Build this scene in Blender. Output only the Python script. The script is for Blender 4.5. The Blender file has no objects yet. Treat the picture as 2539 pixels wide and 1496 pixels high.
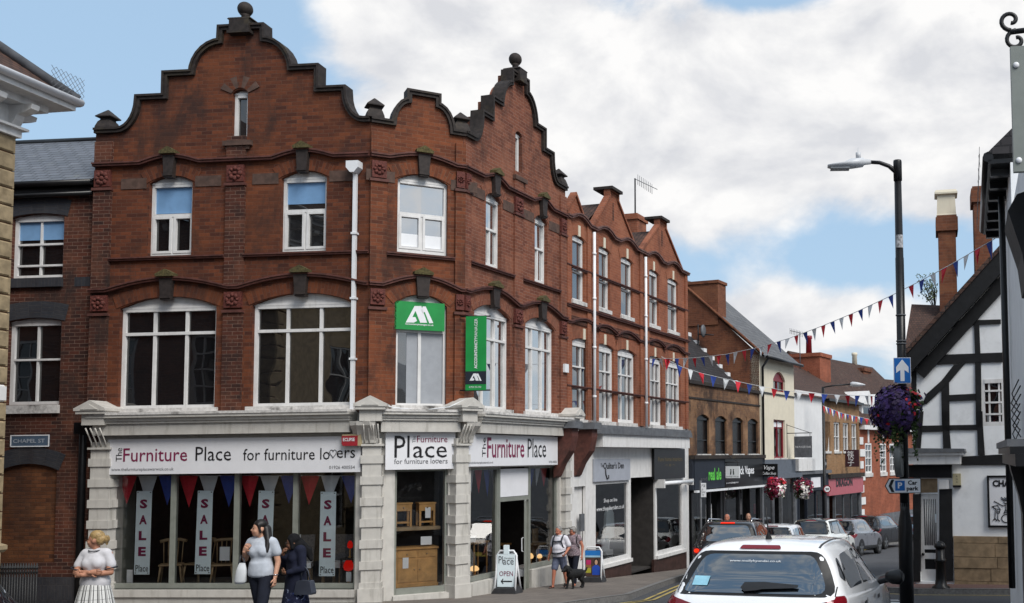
import bpy, bmesh, math, random
from mathutils import Vector, Matrix
from mathutils.geometry import tessellate_polygon, delaunay_2d_cdt
from mathutils.bvhtree import BVHTree
random.seed(7)
R = math.radians
sc = bpy.context.scene
COL = sc.collection
# ------------------------------------------------------------------ camera, sky, sun, exposure
CZ = 3.0
FPX, PX, PY, PIT, ROL = 2525., 1863., 968., R(3.75), R(.67)
cam = bpy.data.cameras.new('camera'); camo = bpy.data.objects.new('camera', cam); COL.objects.link(camo)
cam.sensor_width = 36; cam.lens = FPX/2539*36; cam.shift_x = (1269.5-PX)/2539; cam.shift_y = (PY-748)/2539
cam.clip_end = 3000; cam.clip_start = .1
camo.matrix_world = Matrix.Translation((0, 0, CZ)) @ Matrix.Rotation(R(90)+PIT, 4, 'X') @ Matrix.Rotation(-ROL, 4, 'Z')
sc.camera = camo
sc.view_settings.view_transform = 'Standard'; sc.view_settings.look = 'None'
sc.view_settings.exposure = .35; sc.view_settings.gamma = 1
SUN_EL, SUN_AZ = R(47), R(138)          # azimuth from +Y towards +X: behind the camera to the right, behind thin cloud
sun = bpy.data.lights.new('sun', 'SUN'); suno = bpy.data.objects.new('sun', sun); COL.objects.link(suno)
sun.energy = 2.7; sun.angle = R(30); sun.color = (1, .965, .91)
sd = Vector((math.sin(SUN_AZ)*math.cos(SUN_EL), math.cos(SUN_AZ)*math.cos(SUN_EL), math.sin(SUN_EL)))
suno.rotation_euler = sd.to_track_quat('Z', 'Y').to_euler()

class NT:
    """tiny node-tree writer"""
    def __init__(s, tree): s.t = tree; tree.nodes.clear()
    def n(s, kind, ins=None, **kw):
        o = s.t.nodes.new('ShaderNode'+kind)
        for k, v in kw.items(): setattr(o, k, v)
        for k, v in (ins or {}).items(): s.set(o.inputs[k], v)
        return o
    def set(s, inp, v):
        if isinstance(v, bpy.types.NodeSocket): s.t.links.new(v, inp)
        elif isinstance(v, bpy.types.Node): s.t.links.new(v.outputs[0], inp)
        else:
            if isinstance(v, tuple) and len(v) == 3 and inp.type == 'RGBA': v = (*v, 1)
            inp.default_value = v
    def m(s, op, a, b=0., c=None, clamp=False):
        d = {0: a, 1: b}
        if c is not None: d[2] = c
        return s.n('Math', d, operation=op, use_clamp=clamp).outputs[0]
    def mix(s, f, a, b, blend='MIX'):
        o = s.n('Mix', data_type='RGBA', blend_type=blend)
        for k, v in ((0, f), (6, a), (7, b)): s.set(o.inputs[k], v)
        return o.outputs[2]
    def ramp(s, v, lo, hi, a=0., b=1.):
        return s.n('MapRange', {0: v, 1: lo, 2: hi, 3: a, 4: b}, interpolation_type='SMOOTHSTEP').outputs[0]

w = bpy.data.worlds.new('World'); sc.world = w; w.use_nodes = True
W = NT(w.node_tree)
sky = W.n('TexSky', sky_type='NISHITA', sun_disc=False, sun_elevation=SUN_EL, sun_rotation=SUN_AZ, air_density=1.1, dust_density=1.6, ozone_density=1.2)
tc = W.n('TexCoord'); sx = W.n('SeparateXYZ', {0: tc.outputs['Generated']})
az = W.m('ARCTAN2', sx.outputs[0], sx.outputs[1]); el = W.m('ARCSINE', sx.outputs[2])
def cl_noise(de, sc_=1., det=7., seed=0.):
    v = W.n('CombineXYZ', {0: az, 1: W.m('MULTIPLY', W.m('ADD', el, de), 1.55), 2: seed})
    return W.n('TexNoise', {'Vector': v, 'Scale': 5.2*sc_, 'Detail': det, 'Roughness': .56, 'Distortion': .25}).outputs[0]
def blob(a, e, sa, se, wgt):
    x = W.m('DIVIDE', W.m('SUBTRACT', az, R(a)), R(sa)); y = W.m('DIVIDE', W.m('SUBTRACT', el, R(e)), R(se))
    r = W.m('ADD', W.m('MULTIPLY', x, x), W.m('MULTIPLY', y, y))
    return W.m('MULTIPLY', W.m('EXPONENT', W.m('MULTIPLY', r, -1.)), wgt)
bias = None
SKYBLOBS = [(-34, 19, 9.5, 9, -.42), (-36, 10, 12, 9, -.3), (-18, 22, 7, 7, .27), (3, 21, 11, 6.5, .36), (-10, 15, 9, 4.5, .26), (-4, 10.5, 6, 2.4, -.16),
            (7, 11.5, 6, 1.8, -.25), (-1, 7, 6, 2.3, .26), (6, 7.6, 7, 1.5, .18), (14, 14, 8, 4, .2), (3.5, 5, 3, 1.3, -.12), (1, 25.5, 4, 1.6, -.5), (-13, 27, 5, 1.5, -.25)]
for b in SKYBLOBS:
    q = blob(*b); bias = q if bias is None else W.m('ADD', bias, q)
n0 = cl_noise(0.); n1 = cl_noise(.035)
dens = W.m('ADD', n0, bias)
mask = W.ramp(dens, .42, .64)
light = W.m('ADD', W.m('MULTIPLY', W.m('SUBTRACT', n0, n1), 4.6), W.m('ADD', .62, W.m('MULTIPLY', W.m('SUBTRACT', cl_noise(0, .45, 4., 3.3), .5), -1.1)), clamp=True)
CLOUD_D, CLOUD_L, SKYSTR = (5.6, 5.7, 6.0), (7.75, 7.7, 7.65), .1
cloud = W.mix(light, CLOUD_D, CLOUD_L)
skyc = W.mix(.7, W.mix(1., sky.outputs[0], (1.05, 1.02, .98, 1), 'MULTIPLY'), (3.7, 5.4, 7.3, 1))
bg = W.n('Background', {0: W.mix(mask, skyc, cloud), 1: SKYSTR})
W.n('OutputWorld', {0: bg.outputs[0]})

# ------------------------------------------------------------------ geometry helpers
def ray(px, py):
    """direction (forward component 1) of the photo pixel, in world axes"""
    X = (px-PX)/FPX; Z = -(py-PY)/FPX; c, s = math.cos(ROL), math.sin(ROL)
    x0 = X*c+Z*s; zc = -X*s+Z*c; c, s = math.cos(PIT), math.sin(PIT)
    return Vector((x0, c-zc*s, s+zc*c))
def at(px, py, d):
    r = ray(px, py); return Vector((0, 0, CZ))+r*(d/r.y)
GY = [(-60, 1.6), (-20, 1.35), (0, 1.08), (10, .64), (20, .17), (25, -.13), (34, -.74), (47, -1.42), (60, -1.9), (90, -2.4), (500, -4)]
def gz(y):
    for (a, za), (b, zb) in zip(GY, GY[1:]):
        if y <= b: return za+(zb-za)*max(0, (y-a))/(b-a)
    return GY[-1][1]
def ground(px, d, h=0):
    p = at(px, 1134, d); return Vector((p.x, d, gz(d)+h))
class Fr:
    """a wall frame: x along the wall (to the viewer's right), y into the wall, z up"""
    def __init__(s, o, a):
        s.o = Vector((o[0], o[1], 0)); s.a = R(a)
        s.X = Vector((math.sin(s.a), math.cos(s.a), 0)); s.Y = Vector((-math.cos(s.a), math.sin(s.a), 0))
    def w(s, p): return s.o+s.X*p[0]+s.Y*p[1]+Vector((0, 0, p[2]))
    def uz(s, px, py, y=0.):
        d = ray(px, py); o = s.o+s.Y*y; c = Vector((0, 0, CZ))
        q = c+d*((o-c).dot(s.Y)/d.dot(s.Y)); return ((q-s.o).dot(s.X), q.z)
    def u(s, px, py, y=0.): return s.uz(px, py, y)[0]
    def z(s, px, py, y=0.): return s.uz(px, py, y)[1]
    def end(s, u): return s.w((u, 0, 0))
WORLD = Fr((0, 0), 90)
class LocalFr(Fr):
    def __init__(s, o=(0, 0, 0), a=90):
        Fr.__init__(s, o, a); s.oz = o[2]
    def w(s, p): return Fr.w(s, p)+Vector((0, 0, s.oz))

def root_of(o):
    while o.parent: o = o.parent
    return o
class MB:
    def __init__(s, fr=WORLD): s.fr = fr; s.v = []; s.f = []; s.uv = []; s.mi = []; s.sm = []
    def face(s, pts, m=0, uv=None, smooth=False):
        pts = [Vector(p) for p in pts]
        if uv is None:
            nrm = Vector((0, 0, 0))
            for i in range(len(pts)):
                nrm += pts[i].cross(pts[(i+1) % len(pts)])
            ax = max(range(3), key=lambda i: abs(nrm[i]))
            a, b = ((1, 2), (0, 2), (0, 1))[ax]
            uv = [(p[a], p[b]) for p in pts]
        i = len(s.v); s.v += [s.fr.w(p) for p in pts]; s.f.append(list(range(i, i+len(pts)))); s.uv.append(uv); s.mi.append(m); s.sm.append(smooth)
    def box(s, x0, x1, y0, y1, z0, z1, m=0):
        if x0 > x1: x0, x1 = x1, x0
        if y0 > y1: y0, y1 = y1, y0
        if z0 > z1: z0, z1 = z1, z0
        c = [(x, y, z) for z in (z0, z1) for y in (y0, y1) for x in (x0, x1)]
        for f in ((0, 1, 5, 4), (1, 3, 7, 5), (3, 2, 6, 7), (2, 0, 4, 6), (4, 5, 7, 6), (2, 3, 1, 0)): s.face([c[i] for i in f], m)
    def prism(s, poly, y0, y1, m=0, caps=True, back=True):
        """poly in (x,z), extruded from y0 (front) to y1"""
        a = sum(p[0]*q[1]-q[0]*p[1] for p, q in zip(poly, poly[1:]+poly[:1]))
        if a < 0: poly = poly[::-1]
        if caps:
            tri = tessellate_polygon([[Vector((p[0], p[1], 0)) for p in poly]]) if len(poly) > 4 else None
            for y, fl in ((y0, False), (y1, True)):
                if fl and not back: continue
                if tri:
                    for t in tri:
                        q = [poly[i] for i in t]
                        ar = (q[1][0]-q[0][0])*(q[2][1]-q[0][1])-(q[2][0]-q[0][0])*(q[1][1]-q[0][1])
                        if (ar < 0) != fl: q = q[::-1]
                        s.face([(p[0], y, p[1]) for p in q], m)
                else: s.face([(p[0], y, p[1]) for p in (poly[::-1] if fl else poly)], m)
        for p, q in zip(poly, poly[1:]+poly[:1]):
            s.face([(p[0], y0, p[1]), (p[0], y1, p[1]), (q[0], y1, q[1]), (q[0], y0, q[1])], m)
    def wall(s, outer, holes, thick=.3, reveal=.25, y=0., m=0):
        """front face with openings, their reveals, and the outer edge"""
        L = [[Vector((p[0], p[1], 0)) for p in lp] for lp in [outer]+holes]
        flat = [p for lp in L for p in lp]
        for t in tessellate_polygon(L):
            q = [flat[i] for i in t]
            ar = (q[1].x-q[0].x)*(q[2].y-q[0].y)-(q[2].x-q[0].x)*(q[1].y-q[0].y)
            if abs(ar) < 1e-9: continue
            if ar < 0: q = q[::-1]
            s.face([(p.x, y, p.y) for p in q], m)
        for lp, d in [(outer, thick)]+[(h, reveal) for h in holes]:
            for p, q in zip(lp, lp[1:]+lp[:1]):
                f = [(p[0], y, p[1]), (p[0], y+d, p[1]), (q[0], y+d, q[1]), (q[0], y, q[1])]
                s.face(f, m)
    def sweep(s, pts, t0, t1, y0, y1, m=0, closed=False):
        """a band of thickness t0..t1 (along the left-hand normal) following a polyline in (x,z)"""
        P = [Vector((p[0], p[1])) for p in pts]; n = len(P); off = []
        for i in range(n):
            a = (P[i]-P[i-1]).normalized() if i > 0 else (P[1]-P[0]).normalized()
            b = (P[i+1]-P[i]).normalized() if i < n-1 else a
            na, nb = Vector((-a.y, a.x)), Vector((-b.y, b.x)); k = na+nb
            k = k/max(.35, k.dot(na)) if k.length > 1e-6 else na
            off.append(k)
        A = [p+o*t0 for p, o in zip(P, off)]; B = [p+o*t1 for p, o in zip(P, off)]
        for i in range(n-1): s.prism([tuple(A[i]), tuple(A[i+1]), tuple(B[i+1]), tuple(B[i])], y0, y1, m)
    def tube(s, path, r, n=8, m=0, cap=True, smooth=True):
        P = [Vector(p) for p in path]; rr = r if isinstance(r, (list, tuple)) else [r]*len(P); rings = []; prev = None
        for i, p in enumerate(P):
            t = ((P[min(i+1, len(P)-1)]-P[max(i-1, 0)])).normalized()
            if prev is None: a = t.orthogonal().normalized()
            else: a = (prev-t*prev.dot(t)).normalized()
            prev = a; b = t.cross(a)
            rings.append([p+(a*math.cos(k*2*math.pi/n)+b*math.sin(k*2*math.pi/n))*rr[i] for k in range(n)])
        s.rings(rings, m, cap, smooth)
    def rings(s, rings, m=0, cap=True, smooth=True, close=True):
        n = len(rings[0]); d = 0
        for A, B in zip(rings, rings[1:]):
            l = (Vector(B[0])-Vector(A[0])).length
            for k in range(n if close else n-1):
                j = (k+1) % n
                s.face([A[k], A[j], B[j], B[k]], m, [(k/n, d), ((k+1)/n, d), ((k+1)/n, d+l), (k/n, d+l)], smooth)
            d += l
        if cap:
            s.face(list(rings[0])[::-1], m); s.face(rings[-1], m)
    def lathe(s, prof, c=(0, 0, 0), n=16, m=0, sy=1.):
        s.rings([[(c[0]+r*math.cos(k*2*math.pi/n), c[1]+r*math.sin(k*2*math.pi/n)*sy, c[2]+z) for k in range(n)] for r, z in prof], m)
    def ell(s, c, r, n=14, k=8, m=0):
        r = r if isinstance(r, (list, tuple)) else (r, r, r); rg = []
        for i in range(k+1):
            t = -math.pi/2+math.pi*i/k; cr = max(math.cos(t), .02)
            rg.append([(c[0]+r[0]*cr*math.cos(j*2*math.pi/n), c[1]+r[1]*cr*math.sin(j*2*math.pi/n), c[2]+r[2]*math.sin(t)) for j in range(n)])
        s.rings(rg, m)
    def cap(s, a, b, ra, rb, n=10):
        """tapered limb with round ends"""
        a, b = Vector(a), Vector(b); t = (b-a).normalized() if (b-a).length > 1e-6 else Vector((0, 0, 1))
        pts = []; rr = []
        for k in (-90, -60, -30): pts.append(a+t*ra*math.sin(R(k))); rr.append(max(.04*ra, ra*math.cos(R(k))))
        pts += [a, b]; rr += [ra, rb]
        for k in (30, 60, 90): pts.append(b+t*rb*math.sin(R(k))); rr.append(max(.04*rb, rb*math.cos(R(k))))
        s.tube(pts, rr, n)
    def loft(s, secs, n=18, m=0):
        """stacked ellipses (x,y,z,rx,ry)"""
        s.rings([[(x+rx*math.cos(k*2*math.pi/n), y+ry*math.sin(k*2*math.pi/n), z) for k in range(n)] for x, y, z, rx, ry in secs], m)
    def build(s, name, mats, parent=None, local=False, label=None, cat=None, group=None, kind=None, weld=False):
        me = bpy.data.meshes.new(name)
        off = Vector((0, 0, 0))
        if parent and not local: off = root_of(parent).location
        if not parent and not local and s.v:
            n = len(s.v); off = Vector((sum(v.x for v in s.v)/n, sum(v.y for v in s.v)/n, min(v.z for v in s.v)))
        me.from_pydata([v-off for v in s.v], [], s.f)
        ul = me.uv_layers.new(name='UVMap'); i = 0
        data = []
        for u in s.uv:
            for q in u: data += [q[0], q[1]]
        ul.data.foreach_set('uv', data)
        me.polygons.foreach_set('material_index', s.mi); me.polygons.foreach_set('use_smooth', s.sm)
        for mt in (mats if isinstance(mats, (list, tuple)) else [mats]): me.materials.append(mt)
        if weld or any(s.sm):
            b = bmesh.new(); b.from_mesh(me); bmesh.ops.remove_doubles(b, verts=b.verts, dist=.0004)
            if weld: bmesh.ops.recalc_face_normals(b, faces=b.faces)
            b.to_mesh(me); b.free()
        me.update()
        o = bpy.data.objects.new(name, me); COL.objects.link(o)
        if parent: o.parent = parent
        elif not local: o.location = off
        tag(o, label, cat, group, kind)
        return o
def tag(o, label=None, cat=None, group=None, kind=None):
    if label: o['label'] = label
    if cat: o['category'] = cat
    if group: o['group'] = group
    if kind: o['kind'] = kind
def thing(name, label, cat, loc, group=None, rz=0.):
    o = bpy.data.objects.new(name, None); COL.objects.link(o); o.location = Vector(loc); o.rotation_euler.z = rz; o.empty_display_size = .3
    tag(o, label, cat, group); return o
def part(name, parent, mats, fr, fn, **kw):
    b = MB(fr); fn(b); return b.build(name, mats, parent, **kw)
def copy_tree(o, loc=None, parent=None):
    c = o.copy(); COL.objects.link(c)
    if parent: c.parent = parent
    if loc is not None: c.location = loc
    for ch in list(o.children): copy_tree(ch, None, c)
    return c
def lettering(txt, fr, u0, u1, z0, z1, y, mt, parent, name='lettering', bold=0., rot=0, depth=.004, align=None, local=False, shear=0.):
    """text as mesh, fitted to the box u0..u1 / z0..z1 on the plane y of a wall frame (rot=90: reads upwards)"""
    cu = bpy.data.curves.new('text', 'FONT'); cu.body = txt; cu.size = 1; cu.offset = bold; cu.resolution_u = 2; cu.space_line = .8; cu.shear = shear
    if align: cu.align_x = align
    to = bpy.data.objects.new('text', cu); me = bpy.data.meshes.new_from_object(to)
    vs = [(v.co.x, v.co.y) for v in me.vertices]
    if rot == 90: vs = [(-b, a) for a, b in vs]
    if rot == -90: vs = [(b, -a) for a, b in vs]
    xs = [v[0] for v in vs]; ys = [v[1] for v in vs]; ax, bx, ay, by = min(xs), max(xs), min(ys), max(ys)
    kx = (u1-u0)/max(bx-ax, 1e-6); ky = (z1-z0)/max(by-ay, 1e-6)
    b = MB(fr); P = [(u0+(x-ax)*kx, z0+(q-ay)*ky) for x, q in vs]
    for p in me.polygons:
        b.face([(P[i][0], y-depth, P[i][1]) for i in p.vertices])
    bpy.data.objects.remove(to); bpy.data.meshes.remove(me); bpy.data.curves.remove(cu)
    return b.build(name, mt, parent, local=local)
def arc(u0, u1, zs, za, n=12):
    """points of a circular arc from (u0,zs) over the apex za to (u1,zs)"""
    h = (u1-u0)/2; s = max(za-zs, 1e-4); r = (h*h+s*s)/(2*s); c = ((u0+u1)/2, za-r); t = math.asin(min(1, h/r))
    if s > h: t = math.pi-t
    return [(c[0]+r*math.sin(-t+2*t*i/n), c[1]+r*math.cos(-t+2*t*i/n)) for i in range(n+1)]

# ------------------------------------------------------------------ materials
def new_mat(name):
    m = bpy.data.materials.new(name); m.use_nodes = True; return m, NT(m.node_tree)
def finish(N, col, rough=.6, spec=.35, bump=None, bs=.3, metal=0., **kw):
    d = {'Base Color': col, 'Roughness': rough, 'Specular IOR Level': spec, 'Metallic': metal}; d.update(kw)
    p = N.n('BsdfPrincipled', d)
    if bump is not None:
        N.set(p.inputs['Normal'], N.n('Bump', {'Height': bump, 'Strength': bs, 'Distance': .01}))
    N.n('OutputMaterial', {0: p.outputs[0]})
def obj(N): return N.n('TexCoord').outputs['Object']
def noise(N, sc_, det=4., rough=.55, vec=None, stretch=None, dist=0.):
    v = vec or obj(N)
    if stretch: v = N.n('Mapping', {0: v, 3: stretch}).outputs[0]
    return N.n('TexNoise', {'Vector': v, 'Scale': sc_, 'Detail': det, 'Roughness': rough, 'Distortion': dist}).outputs[0]
def plain(name, col, rough=.55, var=.12, spec=.35, scale=6., metal=0., dirt=None, dirt_amt=.5, streak=False, bs=.12):
    m, N = new_mat(name)
    n = noise(N, scale, 5.)
    c = N.mix(N.ramp(n, .3, .7), tuple(x*(1-var) for x in col)+(1,), tuple(min(1, x*(1+var)) for x in col)+(1,))
    if dirt:
        d = noise(N, 2.2, 8., .68, stretch=(3.5, 3.5, .45) if streak else None, dist=.3)
        c = N.mix(N.ramp(d, .5, .72, 0., dirt_amt), c, dirt+(1,))
    finish(N, c, rough, spec, n, bs, metal); return m
def brick(name, c1, c2, mortar=(.19, .15, .125), soot=(.03, .02, .018), soot_amt=.75, pale=(.30, .13, .08), pale_amt=.35, bw=.225, rh=.075, ms=.011, bump=.5, swap=False, seed=0.):
    m, N = new_mat(name)
    uv = N.n('TexCoord').outputs['UV']
    jit = N.n('TexNoise', {'Vector': uv, 'Scale': 3., 'Detail': 1.}).outputs[1]
    uv2 = N.n('VectorMath', {0: uv, 1: N.n('VectorMath', {0: jit, 1: (.012, .006, 0)}, operation='MULTIPLY').outputs[0]}, operation='ADD').outputs[0]
    b = N.n('TexBrick', {'Vector': uv2, 'Color1': c1, 'Color2': c2, 'Mortar': mortar, 'Scale': 1., 'Mortar Size': ms*.5, 'Mortar Smooth': .3, 'Bias': 0., 'Brick Width': bw, 'Row Height': rh})
    o = N.n('Mapping', {0: obj(N), 1: (seed, seed*2, 0)}).outputs[0]
    c = N.mix(N.ramp(noise(N, 14., 3., vec=o), .3, .75, 0., .45), b.outputs[0], tuple(x*.55 for x in c1)+(1,))
    c = N.mix(N.ramp(noise(N, 1.15, 6., .62, vec=o, dist=.4), .46, .64, 0., pale_amt), c, pale+(1,))
    c = N.mix(N.ramp(noise(N, .8, 8., .68, vec=N.n('Mapping', {0: o, 1: (5, 9, 2), 3: (1.6, 1.6, .75)}).outputs[0], dist=.5), .47, .68, 0., soot_amt), c, soot+(1,))
    h = N.m('ADD', N.m('MULTIPLY', b.outputs[1], -1.), N.m('MULTIPLY', noise(N, 40., 3.), .5))
    finish(N, c, .88, .2, h, bump); return m
def tiles(name, c1, c2, tw=.28, rh=.2, dark=(.02, .02, .022), lichen=None, rough=.6, spec=.4):
    m, N = new_mat(name)
    uv = N.n('TexCoord').outputs['UV']
    b = N.n('TexBrick', {'Vector': uv, 'Color1': c1, 'Color2': c2, 'Mortar': dark, 'Scale': 1., 'Mortar Size': .012, 'Mortar Smooth': .2, 'Bias': 0., 'Brick Width': tw, 'Row Height': rh})
    v = N.n('SeparateXYZ', {0: uv}).outputs[1]
    sl = N.m('FRACT', N.m('DIVIDE', v, rh))
    c = N.mix(N.ramp(noise(N, 5., 5.), .3, .75, 0., .55), b.outputs[0], tuple(x*.45 for x in c1)+(1,))
    if lichen: c = N.mix(N.ramp(noise(N, 2.5, 9., .72), .56, .7, 0., .6), c, lichen+(1,))
    h = N.m('ADD', N.m('MULTIPLY', sl, -.8), N.m('MULTIPLY', b.outputs[1], -.6))
    finish(N, c, rough, spec, h, .9); return m
def shopglass(name, refl=.015, tint=(.97, .985, .985)):
    m, N = new_mat(name)
    f = N.n('Fresnel', {'IOR': 1.5}).outputs[0]
    g = N.n('BsdfGlossy', {'Color': (1, 1, 1, 1), 'Roughness': .01}); t = N.n('BsdfTransparent', {'Color': (*tint, 1)})
    k = N.m('ADD', N.m('MULTIPLY', f, .8), refl, clamp=True)
    mx = N.n('MixShader', {0: k, 1: t.outputs[0], 2: g.outputs[0]})
    N.n('OutputMaterial', {0: mx.outputs[0]}); return m
def pane(name, refl=.06, base=(.008, .008, .009), wob=.05, gloss=(1, 1, 1)):
    """old dark window pane: dark room behind, a mirror coat that is never quite flat"""
    m, N = new_mat(name)
    f = N.n('Fresnel', {'IOR': 1.5}).outputs[0]
    nb = N.n('Bump', {'Height': noise(N, 1.3, 1.), 'Strength': wob, 'Distance': .2})
    g = N.n('BsdfGlossy', {'Color': (*gloss, 1), 'Roughness': .015, 'Normal': nb}); t = N.n('BsdfDiffuse', {'Color': (*base, 1)})
    mx = N.n('MixShader', {0: N.m('ADD', N.m('MULTIPLY', f, 1.1), refl, clamp=True), 1: t.outputs[0], 2: g.outputs[0]})
    N.n('OutputMaterial', {0: mx.outputs[0]}); return m
def lampmat(name, col, strength):
    m, N = new_mat(name); e = N.n('Emission', {0: (*col, 1), 1: strength}); N.n('OutputMaterial', {0: e.outputs[0]}); return m
def paint(name, col, rough=.2, metal=0., coat=.8):
    m, N = new_mat(name)
    c = N.mix(N.ramp(noise(N, 3., 6.), .45, .75, 0., .12), (*col, 1), tuple(x*.7 for x in col)+(1,))
    finish(N, c, rough, .5, metal=metal, **{'Coat Weight': coat, 'Coat Roughness': .04}); return m

M = {}
M['brick'] = brick('red_brick', (.16, .049, .023), (.058, .021, .015), mortar=(.115, .062, .044), pale=(.185, .06, .024), pale_amt=.35, soot_amt=.7)  # also darkened in colour for the weaker light on the side street front
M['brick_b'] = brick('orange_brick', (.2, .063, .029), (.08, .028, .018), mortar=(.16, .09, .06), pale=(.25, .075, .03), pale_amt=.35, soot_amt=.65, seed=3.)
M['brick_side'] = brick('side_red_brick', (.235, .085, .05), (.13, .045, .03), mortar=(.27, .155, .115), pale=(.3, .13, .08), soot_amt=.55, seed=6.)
M['brick_q'] = brick('terracotta_brick', (.28, .095, .05), (.22, .072, .04), mortar=(.3, .16, .11), pale=(.36, .15, .085), soot_amt=.4, seed=9.)
M['brick_dark'] = brick('dark_brick', (.1, .032, .02), (.03, .016, .014), mortar=(.2, .13, .1), pale=(.2, .08, .045), soot_amt=.85, seed=2.)
M['brick_infill'] = brick('infill_brick', (.16, .06, .026), (.06, .025, .014), mortar=(.075, .04, .026), pale=(.28, .12, .05), pale_amt=.3, soot_amt=.45, seed=4., ms=.016)
M['brick_brown'] = brick('brown_brick', (.2, .105, .055), (.115, .062, .04), mortar=(.15, .11, .08), pale=(.34, .2, .11), pale_amt=.55, soot_amt=.85, seed=5.)
M['brick_tan'] = brick('tan_brick', (.3, .17, .085), (.23, .13, .065), mortar=(.3, .21, .14), pale=(.38, .25, .15), soot_amt=.5, seed=8.)
M['brick_far'] = brick('bright_red_brick', (.27, .08, .042), (.21, .062, .035), mortar=(.33, .15, .1), pale=(.42, .14, .08), soot_amt=.25, seed=1.)
M['brick_gable'] = brick('gable_brick', (.2, .075, .04), (.13, .05, .03), mortar=(.18, .1, .07), pale=(.27, .12, .06), soot_amt=.75, seed=7.)
M['moulding'] = plain('moulded_terracotta', (.095, .034, .026), .7, .25, scale=9., dirt=(.03, .02, .017), dirt_amt=.6)
M['moulding_q'] = plain('weathered_moulding', (.12, .055, .045), .7, .3, scale=9., dirt=(.3, .26, .23), dirt_amt=.3)
M['plaque'] = plain('carved_terracotta', (.1, .026, .019), .75, .35, scale=30., bs=.8)
M['stone'] = plain('sooty_stone', (.024, .018, .016), .75, .35, scale=12., dirt=(.065, .05, .022), dirt_amt=.5, bs=.4)
M['moss'] = plain('mossy_stone', (.075, .062, .024), .9, .4, scale=25., dirt=(.03, .027, .02), dirt_amt=.7, bs=.6)
M['keystone'] = plain('dark_keystone', (.026, .019, .017), .7, .3, scale=14., dirt=(.07, .05, .04), dirt_amt=.5, bs=.3)
M['sandstone'] = plain('red_sandstone', (.085, .05, .038), .8, .25, scale=8., dirt=(.03, .024, .02), dirt_amt=.7, bs=.3)
M['white'] = plain('old_white_paint', (.66, .65, .64), .45, .05, dirt=(.28, .26, .23), dirt_amt=.35, streak=True)
M['peel'] = plain('peeling_white_paint', (.55, .53, .51), .6, .15, scale=16., dirt=(.05, .045, .04), dirt_amt=.95, bs=.4)
M['upvc'] = plain('white_plastic', (.72, .73, .75), .3, .03, dirt=(.5, .48, .46), dirt_amt=.2)
M['cream'] = plain('shopfront_stone_paint', (.5, .48, .445), .5, .06, dirt=(.2, .185, .155), dirt_amt=.45, streak=True, bs=.15)
M['sign_white'] = plain('white_sign_board', (.7, .7, .725), .35, .02, dirt=(.55, .55, .57), dirt_amt=.2)
M['ink'] = plain('black_lettering', (.012, .011, .013), .4, .1)
M['maroon'] = plain('maroon_lettering', (.19, .018, .065), .4, .1)
M['greyink'] = plain('grey_lettering', (.09, .09, .1), .5, .1)
M['whiteink'] = plain('white_lettering', (.75, .76, .78), .4, .03)
M['goldink'] = plain('gold_lettering', (.16, .12, .05), .45, .1)
M['sage'] = plain('sage_green_frame', (.2, .21, .185), .45, .08, dirt=(.1, .1, .085), dirt_amt=.4)
M['black'] = plain('black_paint', (.006, .006, .007), .35, .2, dirt=(.022, .021, .02), dirt_amt=.3)
M['iron'] = plain('black_iron', (.012, .012, .013), .5, .2)
M['beam'] = plain('black_timber', (.005, .005, .006), .65, .35, scale=7., dirt=(.02, .019, .019), dirt_amt=.35, bs=.5)
M['render'] = plain('white_lime_render', (.76, .77, .78), .8, .04, scale=3., dirt=(.42, .42, .42), dirt_amt=.3, bs=.6)
M['cream_render'] = plain('cream_render', (.62, .565, .45), .8, .04, scale=3., dirt=(.42, .36, .27), dirt_amt=.3, streak=True)
M['white_render'] = plain('pale_render', (.66, .66, .66), .8, .03, scale=3., dirt=(.5, .48, .45), dirt_amt=.3, streak=True)
M['lead'] = plain('grey_lead', (.1, .105, .115), .55, .2, dirt=(.2, .2, .2), dirt_amt=.4)
M['slate'] = tiles('blue_slate', (.135, .145, .17), (.095, .105, .125), .3, .17, lichen=(.2, .21, .2))
M['slate_far'] = tiles('grey_slate', (.12, .12, .125), (.075, .075, .08), .4, .3, lichen=(.22, .21, .19))
M['tile'] = tiles('brown_clay_tile', (.1, .055, .042), (.06, .037, .03), .2, .13, lichen=(.14, .12, .09), rough=.85, spec=.2)
M['tile_dark'] = tiles('dark_roof_tile', (.045, .042, .045), (.03, .028, .03), .25, .13, rough=.8, spec=.2)
M['bluebrick'] = brick('blue_engineering_brick', (.04, .042, .05), (.03, .031, .038), mortar=(.055, .05, .05), soot_amt=.4, pale=(.07, .065, .065), bw=.075, rh=.3)
M['quoin'] = plain('yellow_sandstone_block', (.28, .215, .13), .85, .22, scale=7., dirt=(.12, .085, .045), dirt_amt=.6, bs=.5)
M['plinthstone'] = plain('buff_sandstone', (.23, .165, .1), .85, .25, scale=5., dirt=(.1, .075, .05), dirt_amt=.6, bs=.6)
M['pane'] = pane('dark_window_pane')
M['pane_sky'] = pane('sky_reflecting_pane', .5, (.05, .055, .06), .02)
M['pane_dark'] = plain('unlit_window_pane', (.012, .01, .01), .25, .3, spec=.2); M['pane_mid'] = pane('grey_window_pane', .16, (.05, .052, .055), .03)
M['blind'] = plain('blue_pane_sheet', (.16, .3, .5), .7, .05)  # flat blue sheet laid over the top panes
M['blind_pale'] = plain('pale_roller_blind', (.42, .5, .6), .7, .04)
M['sheet_grey'] = plain('grey_pane_sheet', (.3, .315, .34), .5, .06)  # flat grey sheet laid over most of the lower corner panes
M['glass'] = shopglass('shop_window_glass')
M['glass_r'] = shopglass('reflective_shop_glass', .1)
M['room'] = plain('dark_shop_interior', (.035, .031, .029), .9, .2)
M['roomfloor'] = plain('shop_carpet', (.05, .045, .042), .9, .2)
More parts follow.
